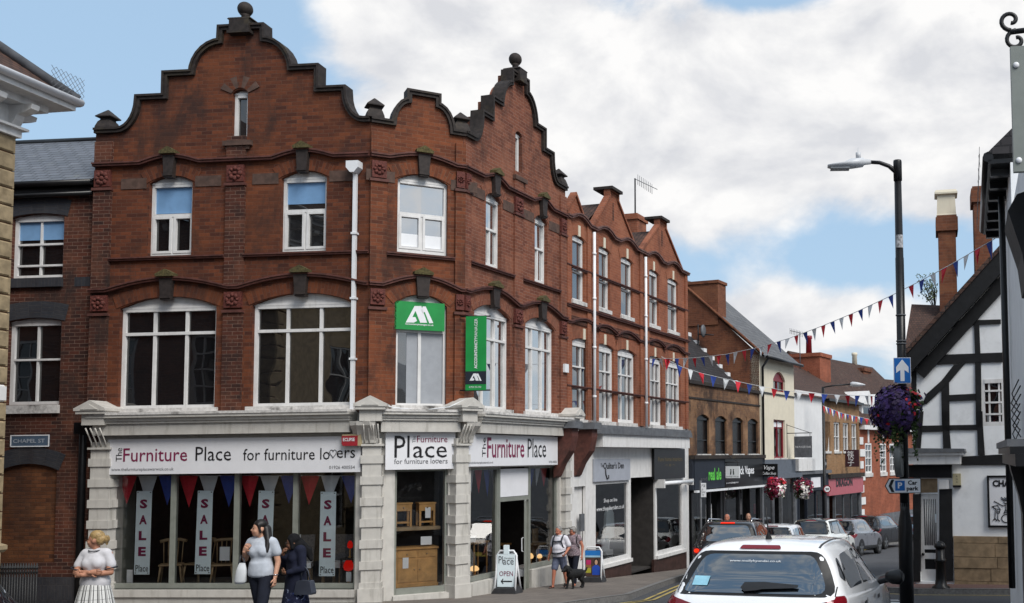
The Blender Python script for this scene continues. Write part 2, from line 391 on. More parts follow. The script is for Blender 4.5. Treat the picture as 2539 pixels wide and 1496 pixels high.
M['pine'] = plain('honey_pine', (.5, .27, .095), .5, .2, scale=5.)
M['oak'] = plain('pale_oak', (.3, .21, .12), .5, .2, scale=5.)
M['fabric_grey'] = plain('grey_stripe_fabric', (.13, .13, .14), .9, .3, scale=30.)
M['paper'] = plain('white_card', (.75, .76, .78), .6, .02)
M['banner'] = plain('pale_blue_banner', (.72, .82, .86), .6, .04)
M['red'] = plain('red_cloth', (.5, .02, .035), .75, .12); M['blue'] = plain('blue_cloth', (.03, .065, .3), .75, .12); M['whitecloth'] = plain('white_cloth', (.62, .64, .66), .8, .05)
M['green'] = plain('green_board', (.012, .25, .055), .45, .12, scale=2.); M['navy'] = plain('dark_navy', (.012, .016, .026), .6, .15)
M['teal'] = plain('street_sign_blue', (.07, .105, .155), .5, .12, dirt=(.2, .22, .24), dirt_amt=.3)
M['lampred'] = lampmat('lit_red_shade', (.55, .01, .006), .38); M['lampwarm'] = lampmat('lit_lamp_shade', (1., .6, .25), .9)
M['asphalt'] = None

m, N = new_mat('asphalt')
c = N.mix(N.ramp(noise(N, .35, 6., .6), .35, .65), (.066, .068, .074, 1), (.045, .046, .052, 1))
c = N.mix(N.ramp(noise(N, 160., 2.), .45, .75, 0., .5), c, (.13, .13, .135, 1))
c = N.mix(N.ramp(noise(N, .9, 7., .7, dist=.6), .58, .66, 0., .45), c, (.034, .035, .04, 1))
finish(N, c, .85, .3, noise(N, 120., 3.), .35); M['asphalt'] = m
m, N = new_mat('pavement_slabs')
b = N.n('TexBrick', {'Vector': N.n('Mapping', {0: obj(N), 2: (0, 0, R(16))}).outputs[0], 'Color1': (.185, .16, .14), 'Color2': (.15, .13, .115), 'Mortar': (.055, .047, .042), 'Scale': 1., 'Mortar Size': .008, 'Brick Width': .6, 'Row Height': .45})
c = N.mix(N.ramp(noise(N, .8, 7., .65), .4, .75, 0., .5), b.outputs[0], (.075, .066, .06, 1))
c = N.mix(N.ramp(noise(N, 18., 2., .5), .66, .72, 0., .5), c, (.03, .028, .027, 1))
finish(N, c, .85, .25, noise(N, 60., 3.), .2); M['paving'] = m
m, N = new_mat('brick_paving')
b = N.n('TexBrick', {'Vector': obj(N), 'Color1': (.15, .085, .075), 'Color2': (.11, .065, .06), 'Mortar': (.05, .04, .037), 'Scale': 1., 'Mortar Size': .006, 'Brick Width': .2, 'Row Height': .1})
c = N.mix(N.ramp(noise(N, .8, 7., .65), .4, .75, 0., .5), b.outputs[0], (.08, .06, .055, 1))
finish(N, c, .85, .25, noise(N, 60., 3.), .2); M['brickpave'] = m
M['riser'] = plain('brown_tile_riser', (.05, .026, .022), .4, .3); M['kerb'] = plain('granite_kerb', (.16, .155, .15), .8, .2, scale=20., dirt=(.07, .065, .06), dirt_amt=.5)
M['yellowline'] = plain('worn_yellow_line', (.42, .32, .1), .8, .2, scale=20., dirt=(.08, .075, .07), dirt_amt=.85)
M['whiteline'] = plain('worn_white_marking', (.55, .55, .55), .8, .1, scale=20., dirt=(.1, .1, .1), dirt_amt=.6)

# ------------------------------------------------------------------ the wall planes
_d = ray(912, 1130); LCP = _d*(20/_d.y)
FL = Fr((LCP.x, LCP.y), 95.2)                     # facade to the side street (u < 0), ends at u = 0
FC = Fr((LCP.x, LCP.y), 58.8)                     # chamfered corner bay, u 0 .. 1.846
CW = 1.846
FRt = Fr(FC.end(CW).to_2d(), 16.4)                # facade to the main street
RW = 4.62

# ------------------------------------------------------------------ ground, road, pavements
def grid_ground():
    xs = [-600, -200, -80]+[x for x in range(-40, 44, 4)]+[80, 200, 600]; ys = [-300, -60, -20]+list(range(-10, 64, 2))+[75, 90, 140, 250, 500, 900]
    b = MB()
    for i in range(len(xs)-1):
        for j in range(len(ys)-1):
            b.face([(x, y, gz(y)-.012) for x, y in ((xs[i], ys[j]), (xs[i+1], ys[j]), (xs[i+1], ys[j+1]), (xs[i], ys[j+1]))], 0, None, True)
    b.build('ground', M['asphalt'], local=True, kind='structure')
grid_ground()
def strip_along(name, left, right, h, mt, kerb_side=None, kind='structure', kerbmat=None):
    """a paved strip between two plan polylines of equal length, laid on the slope, with a kerb face"""
    b = MB()
    L, Rr = [], []
    for (a, c), (e, f) in zip(zip(left, left[1:]), zip(right, right[1:])):
        for k in range(6):
            t = k/6; L.append((a[0]+(c[0]-a[0])*t, a[1]+(c[1]-a[1])*t)); Rr.append((e[0]+(f[0]-e[0])*t, e[1]+(f[1]-e[1])*t))
    L.append(left[-1]); Rr.append(right[-1])
    L3 = [(x, y, gz(y)+h) for x, y in L]; R3 = [(x, y, gz(y)+h) for x, y in Rr]
    for i in range(len(L)-1):
        b.face([L3[i], R3[i], R3[i+1], L3[i+1]], 0)
        for side, P in (('l', L3), ('r', R3)):
            if kerb_side and side in kerb_side:
                p, q = P[i], P[i+1]
                b.face([(p[0], p[1], p[2]-h-.1), p, q, (q[0], q[1], q[2]-h-.1)], 1)
    return b.build(name, [mt, kerbmat or M['kerb']], local=True, kind=kind)
# left pavement: along the side street, round the corner, down the main street
wallside = [(-40, 21.8), (-16, 20.6), (-7.6, 19.9), (-5.9, 20.9), (-4.5, 25.6), (-1.9, 34.4), (.5, 41), (2.2, 45.2), (3.5, 48), (8.5, 58.3), (20.5, 81)]
kerbside = [(-40, 18.6), (-16, 17.9), (-8.0, 17.2), (-4.2, 18.0), (-2.55, 21.2), (-1.75, 31), (.9, 39), (3.0, 45), (5.2, 50), (9.6, 58.5), (22, 80)]
strip_along('pavement', wallside, kerbside, .11, M['paving'], 'r')
def offset_line(name, pts, d0, d1, mt):
    A, B = [], []
    for i, p in enumerate(pts):
        a = Vector(pts[max(0, i-1)]); c = Vector(pts[min(len(pts)-1, i+1)]); t = (c-a).normalized(); nrm = Vector((t.y, -t.x))
        A.append(tuple(Vector(p)+nrm*d0)); B.append(tuple(Vector(p)+nrm*d1))
    strip_along(name, A, B, .0, mt)
offset_line('kerb_stones', kerbside[1:9], -.14, .0, M['kerb'])
for o in COL.objects:
    if o.name == 'kerb_stones': o.location.z = .118
offset_line('yellow_line', kerbside[1:9], .28, .36, M['yellowline']); offset_line('yellow_line', kerbside[1:9], .46, .54, M['yellowline'])
# right pavement in front of the half-timbered house
rk = [(12., 20.1), (6.2, 21.3), (3.5, 21.9), (2.7, 22.6), (2.75, 24.5), (3.15, 26.8), (4.6, 31.5), (7.4, 38), (12, 47), (20, 60)]
rw = [(12., 22.6), (6.2, 23.2), (4.2, 23.9), (3.9, 24.1), (4.0, 24.8), (4.6, 27), (6.1, 31), (9, 37.4), (13.6, 46), (21.6, 59)]
strip_along('pavement', rk, rw, .1, M['brickpave'], 'l')
offset_line('kerb_stones', rk, .0, .15, M['kerb'])
[o for o in COL.objects if o.name.startswith('kerb_stones')][-1].location.z = .108
offset_line('yellow_line', rk[:4], -.36, -.28, M['yellowline'])
b = MB()
for k in range(5):
    p = at(2172+9*k, 1474+5*k, 1); 
    x, y = 2.43+k*.03, 20.5-k*.55
    b.face([(x, y, gz(y)+.004), (x+.42, y-.1, gz(y)+.004), (x+.42, y-.42, gz(y-.4)+.006), (x, y-.32, gz(y-.4)+.006)])
b.build('give_way_marking', M['whiteline'], local=True, kind='structure')

# ------------------------------------------------------------------ window builder
def window(parent, fr, u0, u1, z0, zs, za=None, rec=.12, mull=(), trans=(), fw=.055, bar=.035, glass='pane', frame='white', panel=True, pane_sheets=(), sash=None, name='window', sill=None, depth=.09, bottom=None, mtop=None):
    """frame with an arched head panel, mullions at fractions of the width, transoms at heights; panes and blinds are its sub-parts"""
    b = MB(fr); y0, y1 = rec-.03, rec+depth-.03
    zt = zs
    b.box(u0, u0+fw, y0, y1, z0, zt); b.box(u1-fw, u1, y0, y1, z0, zt)
    b.box(u0+fw, u1-fw, y0, y1, z0, z0+(bottom or fw)); b.box(u0+fw, u1-fw, y0-.015, y1, zt-fw, zt)
    for f in mull:
        u = u0+(u1-u0)*f; b.box(u-bar/2, u+bar/2, y0+.008, y1-.01, z0+fw, mtop or zt-fw)
    for z in trans:
        b.box(u0+fw, u1-fw, y0-.006, y1-.005, z-bar/2, z+bar/2)
    if sash:
        for (a, c, d, e, t) in sash:            # inner casements: u fractions, heights, thickness
            ua, uc = u0+(u1-u0)*a, u0+(u1-u0)*c
            for q in ((ua, ua+t, d, e), (uc-t, uc, d, e), (ua+t, uc-t, d, d+t), (ua+t, uc-t, e-t, e)): b.box(q[0], q[1], y0-.012, y1-.02, q[2], q[3])
    if za:
        A = arc(u0, u1, zt, za, 12); b.prism(A+[(u1, zt-.001), (u0, zt-.001)][:0], y0+.01, y1, caps=True)
        b.box(u0-.0, u1, y0-.02, y0+.01, zt-.012, zt+.03)
    o = b.build(name, M[frame], parent)
    p = MB(fr); yp = rec+.02
    us = [u0]+[u0+(u1-u0)*f for f in mull]+[u1]; zz = [z0]+sorted(trans)+[zt]
    for i in range(len(us)-1):
        for j in range(len(zz)-1):
            t = random.uniform(-.0045, .0045); s_ = random.uniform(-.004, .004)
            p.face([(us[i], yp+t, zz[j]+s_*0), (us[i+1], yp-t, zz[j]), (us[i+1], yp-t+s_, zz[j+1]), (us[i], yp+t+s_, zz[j+1])])
    p.build('pane', M[glass], o)
    for (fa, fb, za_, zb_, mt) in pane_sheets:
        q = MB(fr); ua, ub = u0+(u1-u0)*fa, u0+(u1-u0)*fb
        q.box(ua+.01, ub-.01, yp-.012, yp-.008, za_, zb_); q.build('blind', M[mt], o)
    if sill:
        q = MB(fr); q.box(u0-.05, u1+.05, -.05, rec, z0-sill, z0+.004); q.build('sill', M['peel'], o)
    return o
def hole(u0, u1, z0, zs, za=None): return [(u0, z0)]+([(u0, zs)] if not za else arc(u0, u1, zs, za, 12)[0:1])+(arc(u0, u1, zs, za, 12)[1:-1] if za else [])+[(u1, zs), (u1, z0)]
def arch_ring(parent, fr, u0, u1, zs, za, t, mt, y=-.012, ext=0., gap=None):
    """a ring of radial bricks over an opening"""
    n = 16; A = arc(u0-ext, u1+ext, zs, za, n)
    h = (u1-u0)/2+ext; s_ = za-zs; r = (h*h+s_*s_)/(2*s_); c = Vector(((u0+u1)/2, za-r)); b = MB(fr); L = 0
    for i in range(n):
        p, q = Vector(A[i]), Vector(A[i+1]); po = c+(p-c)*((r+t)/r); qo = c+(q-c)*((r+t)/r); d = (po-qo).length
        m0, m1 = L, L+d; L += d
        b.face([(p.x, y, p.y), (q.x, y, q.y), (qo.x, y, qo.y), (po.x, y, po.y)], 0, [(0, m0), (0, m1), (t, m1), (t, m0)])
        b.face([(p.x, y, p.y), (p.x, y+.2, p.y), (q.x, y+.2, q.y), (q.x, y, q.y)], 0, [(0, m0), (.1, m0), (.1, m1), (0, m1)])
        b.face([(po.x, y, po.y), (qo.x, y, qo.y), (qo.x, .0, qo.y), (po.x, .0, po.y)], 0, [(0, m0), (0, m1), (.05, m1), (.05, m0)])
    return b.build('arch', M[mt], parent)
def keystone(parent, fr, u, z0, z1, wt=.1, cap=True):
    b = MB(fr)
    b.prism([(u-wt*.75, z0), (u+wt*.75, z0), (u+wt, z1), (u-wt, z1)], -.11, .02)
    b.box(u-wt*.82, u+wt*.82, -.13, -.1, z0+.03, z0+.07)
    o = b.build('keystone', M['keystone'], parent)
    if cap:
        q = MB(fr); q.box(u-wt*1.35, u+wt*1.35, -.17, 0, z1, z1+.06); q.prism([(u-wt*1.3, z1+.06), (u+wt*1.3, z1+.06), (u, z1+.15)], -.16, 0)
        q.build('keystone_cap', M['moss'], o)
def plaque(parent, fr, u0, u1, z0, z1, y=-.06):
    b = MB(fr); b.box(u0, u1, y-.01, .02, z0, z1)
    cu, cz = (u0+u1)/2, (z0+z1)/2; rr = min(u1-u0, z1-z0)/2
    rnd = random.Random(int((u0+z0)*100))
    for k in range(9):
        a = k/8*2*math.pi; d = rr*.6 if k < 8 else 0
        b.ell((cu+d*math.cos(a)*(u1-u0)/2/rr, y-.015, cz+d*math.sin(a)), (rr*rnd.uniform(.2, .34), .03, rr*rnd.uniform(.2, .34)), 8, 5)
    b.build('carved_plaque', M['plaque'], parent)
def strip(parent, fr, pts, h, y0, y1=.02, mt='moulding', name='string_course'):
    b = MB(fr)
    b.sweep(pts, 0, h, y0, y1); b.sweep(pts, h*.72, h*1.25, y0-.025, y1); o = b.build(name, M[mt], parent); return o
def obelisk(parent, fr, u, z, y=.05, s=1.):
    b = MB(fr)
    def sq(r, zz): return [(u-r*s, y-r*s, z+zz*s), (u+r*s, y-r*s, z+zz*s), (u+r*s, y+r*s, z+zz*s), (u-r*s, y+r*s, z+zz*s)]
    b.rings([sq(.17, 0), sq(.165, .05), sq(.13, .16), sq(.1, .2), sq(.1, .22), sq(.165, .25), sq(.165, .27), sq(.01, .43)], smooth=False)
    b.build('finial', M['stone'], parent)

# ------------------------------------------------------------------ the corner building
CB = thing('corner_building', 'three storey red brick corner building with stepped curved gables, ball finials and pale stone shopfront', 'building', (LCP.x, LCP.y, .2))
Z_UP, Z_SILL, Z_LOW = 9.08, 7.12, 6.48
def bulge(pts_flat, arches, z, n=10):
    """a string course level z that rises over each arch (u0,u1,apex)"""
    P = [(pts_flat[0], z)]
    for (a, b_, ap) in arches: P += [(a-.03, z)]+[(a+(b_-a)*k/n, z+(ap-z)*math.sin(math.pi*k/n)**.9) for k in range(1, n)]+[(b_+.03, z)]
    return P+[(pts_flat[1], z)]
def gable_half(k, base=9.78):
    """half profile (distance from the centre line, height) from the eaves up to the pedestal; k scales the width"""
    P = [(3.12, base), (2.62, base+.01)]
    P += [(2.62-.46*math.sin(t), base+.67-.66*math.cos(t)) for t in [i/7*math.pi/2 for i in range(1, 8)]]
    P += [(1.58, 10.45), (1.58, 10.92), (1.01, 10.92)]
    P += [(.42+.59*math.cos(t), 10.92+.63*math.sin(t)) for t in [i/7*math.pi/2 for i in range(1, 8)]]
    P += [(.41, 11.82)]
    return [(d*k, z) for d, z in P]
def brick_facade(fr, u0, u1, gc, gk, upw, loww, pil, mt, slit=None, gable=None):
    H = gable if gable else gable_half(gk)
    left = [(gc-d, z) for d, z in H]; right = [(gc+d, z) for d, z in H][::-1]
    prof = [p for p in left if p[0] > u0+.01]+[p for p in right if p[0] < u1-.01]
    prof = [(u0, prof[0][1])]+prof+[(u1, prof[-1][1])]
    holes = [hole(a, c, 7.2, 8.7, 8.85) for a, c in upw]+[hole(a, c, 4.11, 6.15, 6.37) for a, c in loww]
    if slit: holes.append(hole(slit[0], slit[1], 9.5, 10.5, 10.58))
    b = MB(fr); b.wall([(u0, 3.9)]+prof+[(u1, 3.9)], holes, .35, .3); b.build('wall', M[mt], CB)
    b = MB(fr); b.sweep(prof, -.01, .07, -.07, .2); b.sweep(prof, .05, .095, -.1, .22); b.build('gable_coping', M['stone'], CB)
    for a, c in upw:
        arch_ring(CB, fr, a, c, 8.7, 8.85, .25, mt, ext=.06); m_ = (a+c)/2; keystone(CB, fr, m_, 8.79, 9.27, .125)
        for s_, e in ((a-.06, -1), (c+.06, 1)): q = MB(fr); q.prism([(s_, 8.6), (s_+e*.55, 8.6), (s_+e*.55, 8.82), (s_-e*.0, 8.82)], -.015, .01); q.build('impost_band', M['sandstone'], CB)
        q = MB(fr); q.box(a-.03, c+.03, -.03, .1, 7.15, 7.203); q.build('sill', M['sandstone'], CB)
    for a, c in loww:
        arch_ring(CB, fr, a, c, 6.15, 6.37, .25, mt, ext=.07); keystone(CB, fr, (a+c)/2, 6.29, 6.76, .14)
        q = MB(fr); q.box(a-.08, c+.08, -.06, .12, 4.03, 4.113); q.build('sill', M['peel'], CB)
    for (a, c) in pil:
        q = MB(fr); q.box(a, c, -.055, .02, 3.95, 6.0); q.box(a, c, -.055, .02, 6.52, 8.6); q.box(a, c, -.055, .02, 9.12, 9.6); q.box(a+.04, c-.04, -.06, .02, 9.12, 9.4)
        q.build('pilaster', M['brick_dark' if mt == 'brick' else mt], CB)
        for z in (6.0, 8.58): q = MB(fr); q.box(a-.02, c+.02, -.09, .02, z, z+.055); q.build('pilaster_band', M['moulding'], CB)
        plaque(CB, fr, a+.02, c-.02, 8.66, 9.0); plaque(CB, fr, a+.02, c-.02, 6.1, 6.42)
    strip(CB, fr, bulge((u0, u1), [(a-.14, c+.14, Z_UP+.13) for a, c in upw], Z_UP), .06, -.09)
    strip(CB, fr, bulge((u0, u1), [(a-.24, c+.24, Z_LOW+.21) for a, c in loww], Z_LOW), .06, -.09)
    ed = sorted(pil); cuts = [u0]+[x for p in ed for x in p]+[u1]
    for i in range(0, len(cuts), 2):
        if cuts[i+1]-cuts[i] > .4: strip(CB, fr, [(cuts[i], Z_SILL), (cuts[i+1], Z_SILL)], .05, -.06)
# facade to the side street
UL = [(-4.70, -3.77), (-1.88, -.93)]; LL = [(-5.26, -3.20), (-2.44, -.36)]
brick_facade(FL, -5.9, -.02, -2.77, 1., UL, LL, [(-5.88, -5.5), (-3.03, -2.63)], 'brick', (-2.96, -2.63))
for k, (a, c) in enumerate(UL):
    fm = (a+c)/2
    window(CB, FL, a, c, 7.2, 8.7, 8.85, mull=(.5,), trans=(8.05,), mtop=8.05, fw=.07, bar=.06, bottom=.12, sash=[(.04, .48, 7.27, 8.03, .05), (.52, .96, 7.27, 8.03, .05)],
           pane_sheets=[(.05, .95, 8.1 if k == 0 else 8.2, 8.64, 'blind')])
for (a, c) in LL: window(CB, FL, a, c, 4.11, 6.15, 6.37, mull=(1/3, 2/3), trans=(5.63,), fw=.07, bar=.06)
o = window(CB, FL, -2.96, -2.63, 9.5, 10.5, 10.58, mull=(), fw=.07, bottom=.09)
b = MB(FL); b.box(-3.1, -2.5, -.09, .1, 9.4, 9.5); b.box(-3.05, -2.56, -.05, .02, 9.33, 9.4); b.build('sill', M['sandstone'], CB)
b = MB(FL)
for k in range(7):
    t0, t1 = R(155-k*18.5), R(155-(k+1)*18.5)
    b.prism([(-2.795+r*math.cos(t), 10.42+r*math.sin(t)*.95) for r, t in ((.2, t0), (.46, t0), (.46, t1), (.2, t1))], -.02, .02, k % 2)
b.build('arch', [M['sandstone'], M['brick']], CB)
# chamfered corner bay
CH = [(2., 9.78)][:0]
cg = [(1.2, 9.78), (.55, 9.78)]+[(.25+.3*math.cos(t), 9.8+.5*math.sin(t)) for t in [i/6*math.pi/2 for i in range(1, 7)]]+[(.25, 10.48)]
UC = [(.51, 1.51)]; LC_ = [(.51, 1.51)]
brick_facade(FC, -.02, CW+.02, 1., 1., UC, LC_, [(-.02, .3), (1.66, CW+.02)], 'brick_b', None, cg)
window(CB, FC, *UC[0], 7.2, 8.7, 8.85, mull=(.5,), trans=(8.02,), mtop=8.02, fw=.06, bar=.06, bottom=.13, glass='pane_sky', sash=[(.05, .48, 7.3, 8.0, .045), (.52, .95, 7.3, 8.0, .045)],
       pane_sheets=[(.06, .47, 7.36, 7.62, 'paper'), (.53, .95, 7.36, 7.62, 'paper')])
window(CB, FC, *LC_[0], 4.11, 6.15, 6.37, mull=(.48,), trans=(5.63,), fw=.05, bar=.06, glass='pane_mid', pane_sheets=[(.22, .98, 4.15, 6.12, 'sheet_grey')])
# facade to the main street
UR = [(.86, 1.5), (3.04, 3.67)]; LR = [(.42, 1.9), (2.6, 4.05)]
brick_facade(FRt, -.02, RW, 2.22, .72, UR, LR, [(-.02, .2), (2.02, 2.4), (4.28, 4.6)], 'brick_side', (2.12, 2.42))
for (a, c) in UR: window(CB, FRt, a, c, 7.2, 8.7, 8.85, mull=(.5,), trans=(8.05,), mtop=8.05, fw=.05, bar=.05, bottom=.1, glass='pane_sky')
for (a, c) in LR: window(CB, FRt, a, c, 4.11, 6.15, 6.37, mull=(1/3, 2/3), trans=(5.63,), fw=.06, bar=.05, glass='pane_sky')
window(CB, FRt, 2.12, 2.42, 9.5, 10.5, 10.58, fw=.06)
b = MB(FRt); b.box(2.0, 2.54, -.09, .1, 9.4, 9.5); b.build('sill', M['sandstone'], CB)
# finials
for fr, u in ((FL, -5.72), (FC, .06), (FC, CW-.06), (FRt, 4.46)): obelisk(CB, fr, u, 9.88, .1)
for fr, u, k in ((FL, -2.77, 1), (FRt, 2.22, .75)):
    b = MB(fr); y = .07
    b.box(u-.24*k, u+.24*k, -.17, .3, 11.7, 11.76); b.box(u-.21*k, u+.21*k, -.15, .28, 11.76, 12.0)
    b.rings([[(u+sx_*r*k, y+sy_*r*.9, z) for sx_, sy_ in ((-1, -1), (1, -1), (1, 1), (-1, 1))] for r, z in ((.25, 12.0), (.23, 12.03), (.12, 12.07))], smooth=False)
    b.lathe([(.1, 12.05), (.06, 12.08), (.05, 12.1), (.075, 12.115), (.06, 12.13), (.1, 12.16)], (u, y, 0), 14); b.ell((u, y, 12.28), .15, 20, 14)
    b.build('ball_finial', M['stone'], CB)
# roof behind the gables
b = MB(WORLD)
def W3(fr, u, y, z): return fr.w((u, y, z))
p = [W3(FL, -5.6, .5, 9.3), W3(FL, -.3, .5, 9.3), W3(FRt, .6, 1.2, 9.3), W3(FRt, 4.4, .8, 9.3), W3(FRt, 4.4, 6, 9.3), W3(FL, -5.6, 7, 9.3)]
r1, r2 = W3(FL, -2.77, 4.2, 10.3), W3(FRt, 2.3, 3.6, 10.3)
for f in ([p[0], p[1], r1], [p[1], p[2], r2, r1], [p[2], p[3], r2], [p[3], p[4], r2], [p[4], p[5], r1, r2], [p[5], p[0], r1]): b.face(f, 0)
b.build('roof', M['slate'], CB)
# rainwater pipe with hopper
b = MB(FL); u = -.3
b.box(u-.034, u+.034, -.1, -.03, 4.0, 8.72)
for z in (5.0, 6.2, 7.5): b.box(u-.055, u+.055, -.12, 0, z, z+.04)
o = b.build('drainpipe', M['upvc'], CB)
b = MB(FL); b.prism([(u-.04, 8.72), (u+.04, 8.72), (u+.125, 8.82), (u+.125, 8.95), (u-.125, 8.95), (u-.125, 8.82)], -.22, -.02); b.build('hopper', M['upvc'], o)

# ------------------------------------------------------------------ stone shopfront of the corner building
def px_box(fr, x0, y0, x1, y1, y):
    """photo rectangle -> u0,u1,z0,z1 on the plane y of a wall frame"""
    u0, u1 = fr.u(x0, (y0+y1)/2, y), fr.u(x1, (y0+y1)/2, y); z1, z0 = fr.z((x0+x1)/2, y0, y), fr.z((x0+x1)/2, y1, y)
    return u0, u1, z0, z1
def put(txt, fr, box, y, mt, parent, **kw):
    u0, u1, z0, z1 = px_box(fr, *box, y); return lettering(txt, fr, u0, u1, z0, z1, y, M[mt], parent, **kw)
def cornice(fr, u0, u1, parent, zt=4.0, mt='cream'):
    b = MB(fr)
    b.box(u0, u1, -.40, .02, zt-.085, zt-.03); b.box(u0+.02, u1-.02, -.34, .02, zt-.15, zt-.086); b.box(u0+.03, u1-.03, -.31, .02, zt-.2, zt-.151)
    b.box(u0+.05, u1-.05, -.27, .02, zt-.425, zt-.201); b.box(u0+.0, u1-.0, -.285, .02, zt-.222, zt-.212)
    o = b.build('cornice', M[mt], parent)
    b = MB(fr); b.prism([(u0+.02, zt-.03), (u1-.02, zt-.03), (u1-.04, zt+.02), (u0+.04, zt+.02)], -.42, -.02); b.build('lead_flashing', M['peel'], o)
def shop_pillar(fr, u, zb, parent, wd=.35, y=-.04, lo=None):
    b = MB(fr); h = wd/2
    b.box(u-h, u+h, y-.1, .3, zb+.25, 3.45)
    b.box(u-h-.05, u+h+.05, y-.15, .3, zb-.6, zb+.25)
    z = 3.12
    while z > zb+.3:
        b.box(u-h-.03, u+h+.03, y-.125, .2, z-.16, z); z -= .41
    o = b.build('shop_pillar', M['cream'], parent)
    b = MB(fr)
    b.box(u-h-.04, u+h+.04, y-.15, .1, 3.3, 3.34)
    P = [(0, 3.34), (-.12, 3.36), (-.12, 3.42), (-.15, 3.5), (-.22, 3.6), (-.31, 3.7), (-.33, 3.78), (0, 3.78)]
    for s0, s1 in ((-h, h),):
        A = [(s0, y+p[0], p[1]) for p in P]; B = [(s1, y+p[0], p[1]) for p in P]
        for i in range(len(P)-1): b.face([A[i], B[i], B[i+1], A[i+1]])
        b.face(A); b.face(B[::-1])
    for k in range(4):
        x = u-h+wd*(k+.5)/4
        b.tube([(x, y-.14, 3.36), (x, y-.16, 3.45), (x, y-.24, 3.58), (x, y-.325, 3.72)], .014, 6)
    b.v = b.v; b.build('console_bracket', M['cream'], o)
    b = MB(fr); b.box(u-h-.03, u+h+.03, y-.34, .1, 3.78, 4.0); b.box(u-h-.1, u+h+.1, y-.42, .15, 4.0, 4.06)
    b.prism([(u-h-.13, 4.06), (u+h+.13, 4.06), (u+h+.13, 4.11), (u, 4.27), (u-h-.13, 4.11)], y-.44, .15)
    b.prism([(u-h+.02, 4.085), (u+h-.02, 4.085), (u, 4.19)], y-.455, y-.43)
    b.build('pediment', M['cream'], o)
def fix_uv_console(): pass
P0u = FL.u(242, 1300, -.15); F1 = Fr(LCP.to_2d(), 77); F2 = Fr(FRt.o.to_2d(), 37.6)
shop_pillar(FL, P0u, .35, CB, .4); shop_pillar(F1, F1.u(919, 1300, -.18), .3, CB); shop_pillar(F2, F2.u(1147, 1280, -.15), .25, CB, .3); shop_pillar(FRt, 4.5, .1, CB, .26)
cornice(FL, -5.62, -.2, CB); cornice(FC, .14, CW-.06, CB, 4.0); cornice(FRt, .2, 4.42, CB, 3.99)
def box_part(name, mt, fr, *a, parent=CB):
    b = MB(fr); b.box(*a); return b.build(name, M[mt] if isinstance(mt, str) else mt, parent)
def shop_glazing(parent, fr, u0, u1, z0, z1, y=.12, mull=(), fw=.06, mt='sage', glass='glass', name='display_window', mw=.06, bottom=.1):
    b = MB(fr)
    b.box(u0, u0+fw, y-.05, y+.06, z0, z1); b.box(u1-fw, u1, y-.05, y+.06, z0, z1); b.box(u0+fw, u1-fw, y-.06, y+.06, z0, z0+bottom); b.box(u0+fw, u1-fw, y-.05, y+.06, z1-fw, z1)
    for m_ in mull: b.box(m_-mw/2, m_+mw/2, y-.05, y+.06, z0+bottom, z1-fw)
    o = b.build(name, M[mt], parent); q = MB(fr); q.face([(u0+fw, y, z0+bottom), (u1-fw, y, z0+bottom), (u1-fw, y, z1-fw), (u0+fw, y, z1-fw)]); q.build('glass', M[glass], o); return o
# side street front
ua, ub = FL.u(279, 1300, .1), FL.u(888, 1300, .1)
b = MB(FL); b.wall([(-5.62, -.1), (-.06, -.1), (-.06, 3.95), (-5.62, 3.95)], [hole(ua, ub, .52, 2.86)], .1, .1, -.02); b.build('shopfront_wall', M['cream'], CB)
b = MB(FL); b.box(ua-.05, ub+.05, -.12, .1, .38, .52); b.box(ua-.05, ub+.05, -.08, .1, -.1, .38); b.build('stall_riser', M['cream'], CB)
ml = [FL.u(x, 1300, .1) for x in (431, 588, 734)]
shop_glazing(CB, FL, ua, ub, .53, 2.86, .1, ml, mw=.09, bottom=.1)
box_part('window_side_panel', 'sage', FL, ua-.04, ua, .17, .75, .53, 2.86)
# corner bay front
c0, c1 = FC.u(975, 1300, .1), FC.u(1107, 1300, .1)
b = MB(FC); b.wall([(.06, -.2), (CW-.04, -.2), (CW-.04, 3.95), (.06, 3.95)], [hole(c0, c1, .36, 2.84)], .1, .1, -.02); b.build('shopfront_wall', M['cream'], CB)
b = MB(FC); b.box(c0-.03, c1+.03, -.1, .1, -.2, .35); b.build('stall_riser', M['cream'], CB)
shop_glazing(CB, FC, c0, c1, .36, 2.84, .1, (), .05, bottom=.12)
# main street front
r0, r1, r2, r3 = .3, FRt.u(1232, 1300, .1), FRt.u(1307, 1300, .1), 4.28
b = MB(FRt); b.wall([(.0, -.4), (4.62, -.4), (4.62, 3.95), (.0, 3.95)], [[(r0, .47), (r0, 2.84), (r3, 2.84), (r3, .47), (r2, .47), (r2, .02), (r1, .02), (r1, .47)]], .1, .1, -.02); b.build('shopfront_wall', M['cream'], CB)
shop_glazing(CB, FRt, r0, r1-.02, .48, 2.84, .1, (), .05, glass='glass_r'); shop_glazing(CB, FRt, r2+.02, r3, .48, 2.84, .1, (), .05, glass='glass_r')
b = MB(FRt); b.box(r0-.05, r1, -.1, .1, -.4, .46); b.build('stall_riser', M['cream'], CB)
b = MB(FRt); b.box(r2, r3+.05, -.1, .1, -.4, .46); b.build('stall_riser', M['cream'], CB)
box_part('door_transom_panel', 'sign_white', FRt, r1+.03, r2-.02, .06, .1, 2.18, 2.8)
b = MB(FRt); b.box(r1-.02, r1+.04, .04, .16, .02, 2.84); b.box(r2-.03, r2+.02, .04, .16, .02, 2.84); b.box(r1+.04, r2-.03, .04, .16, 2.08, 2.17); b.build('door_frame', M['sage'], CB)
fd = Fr(FRt.w((r2-.03, .12, 0)).to_2d(), 16.4+152)     # the glass door stands ajar, hinged on its far side
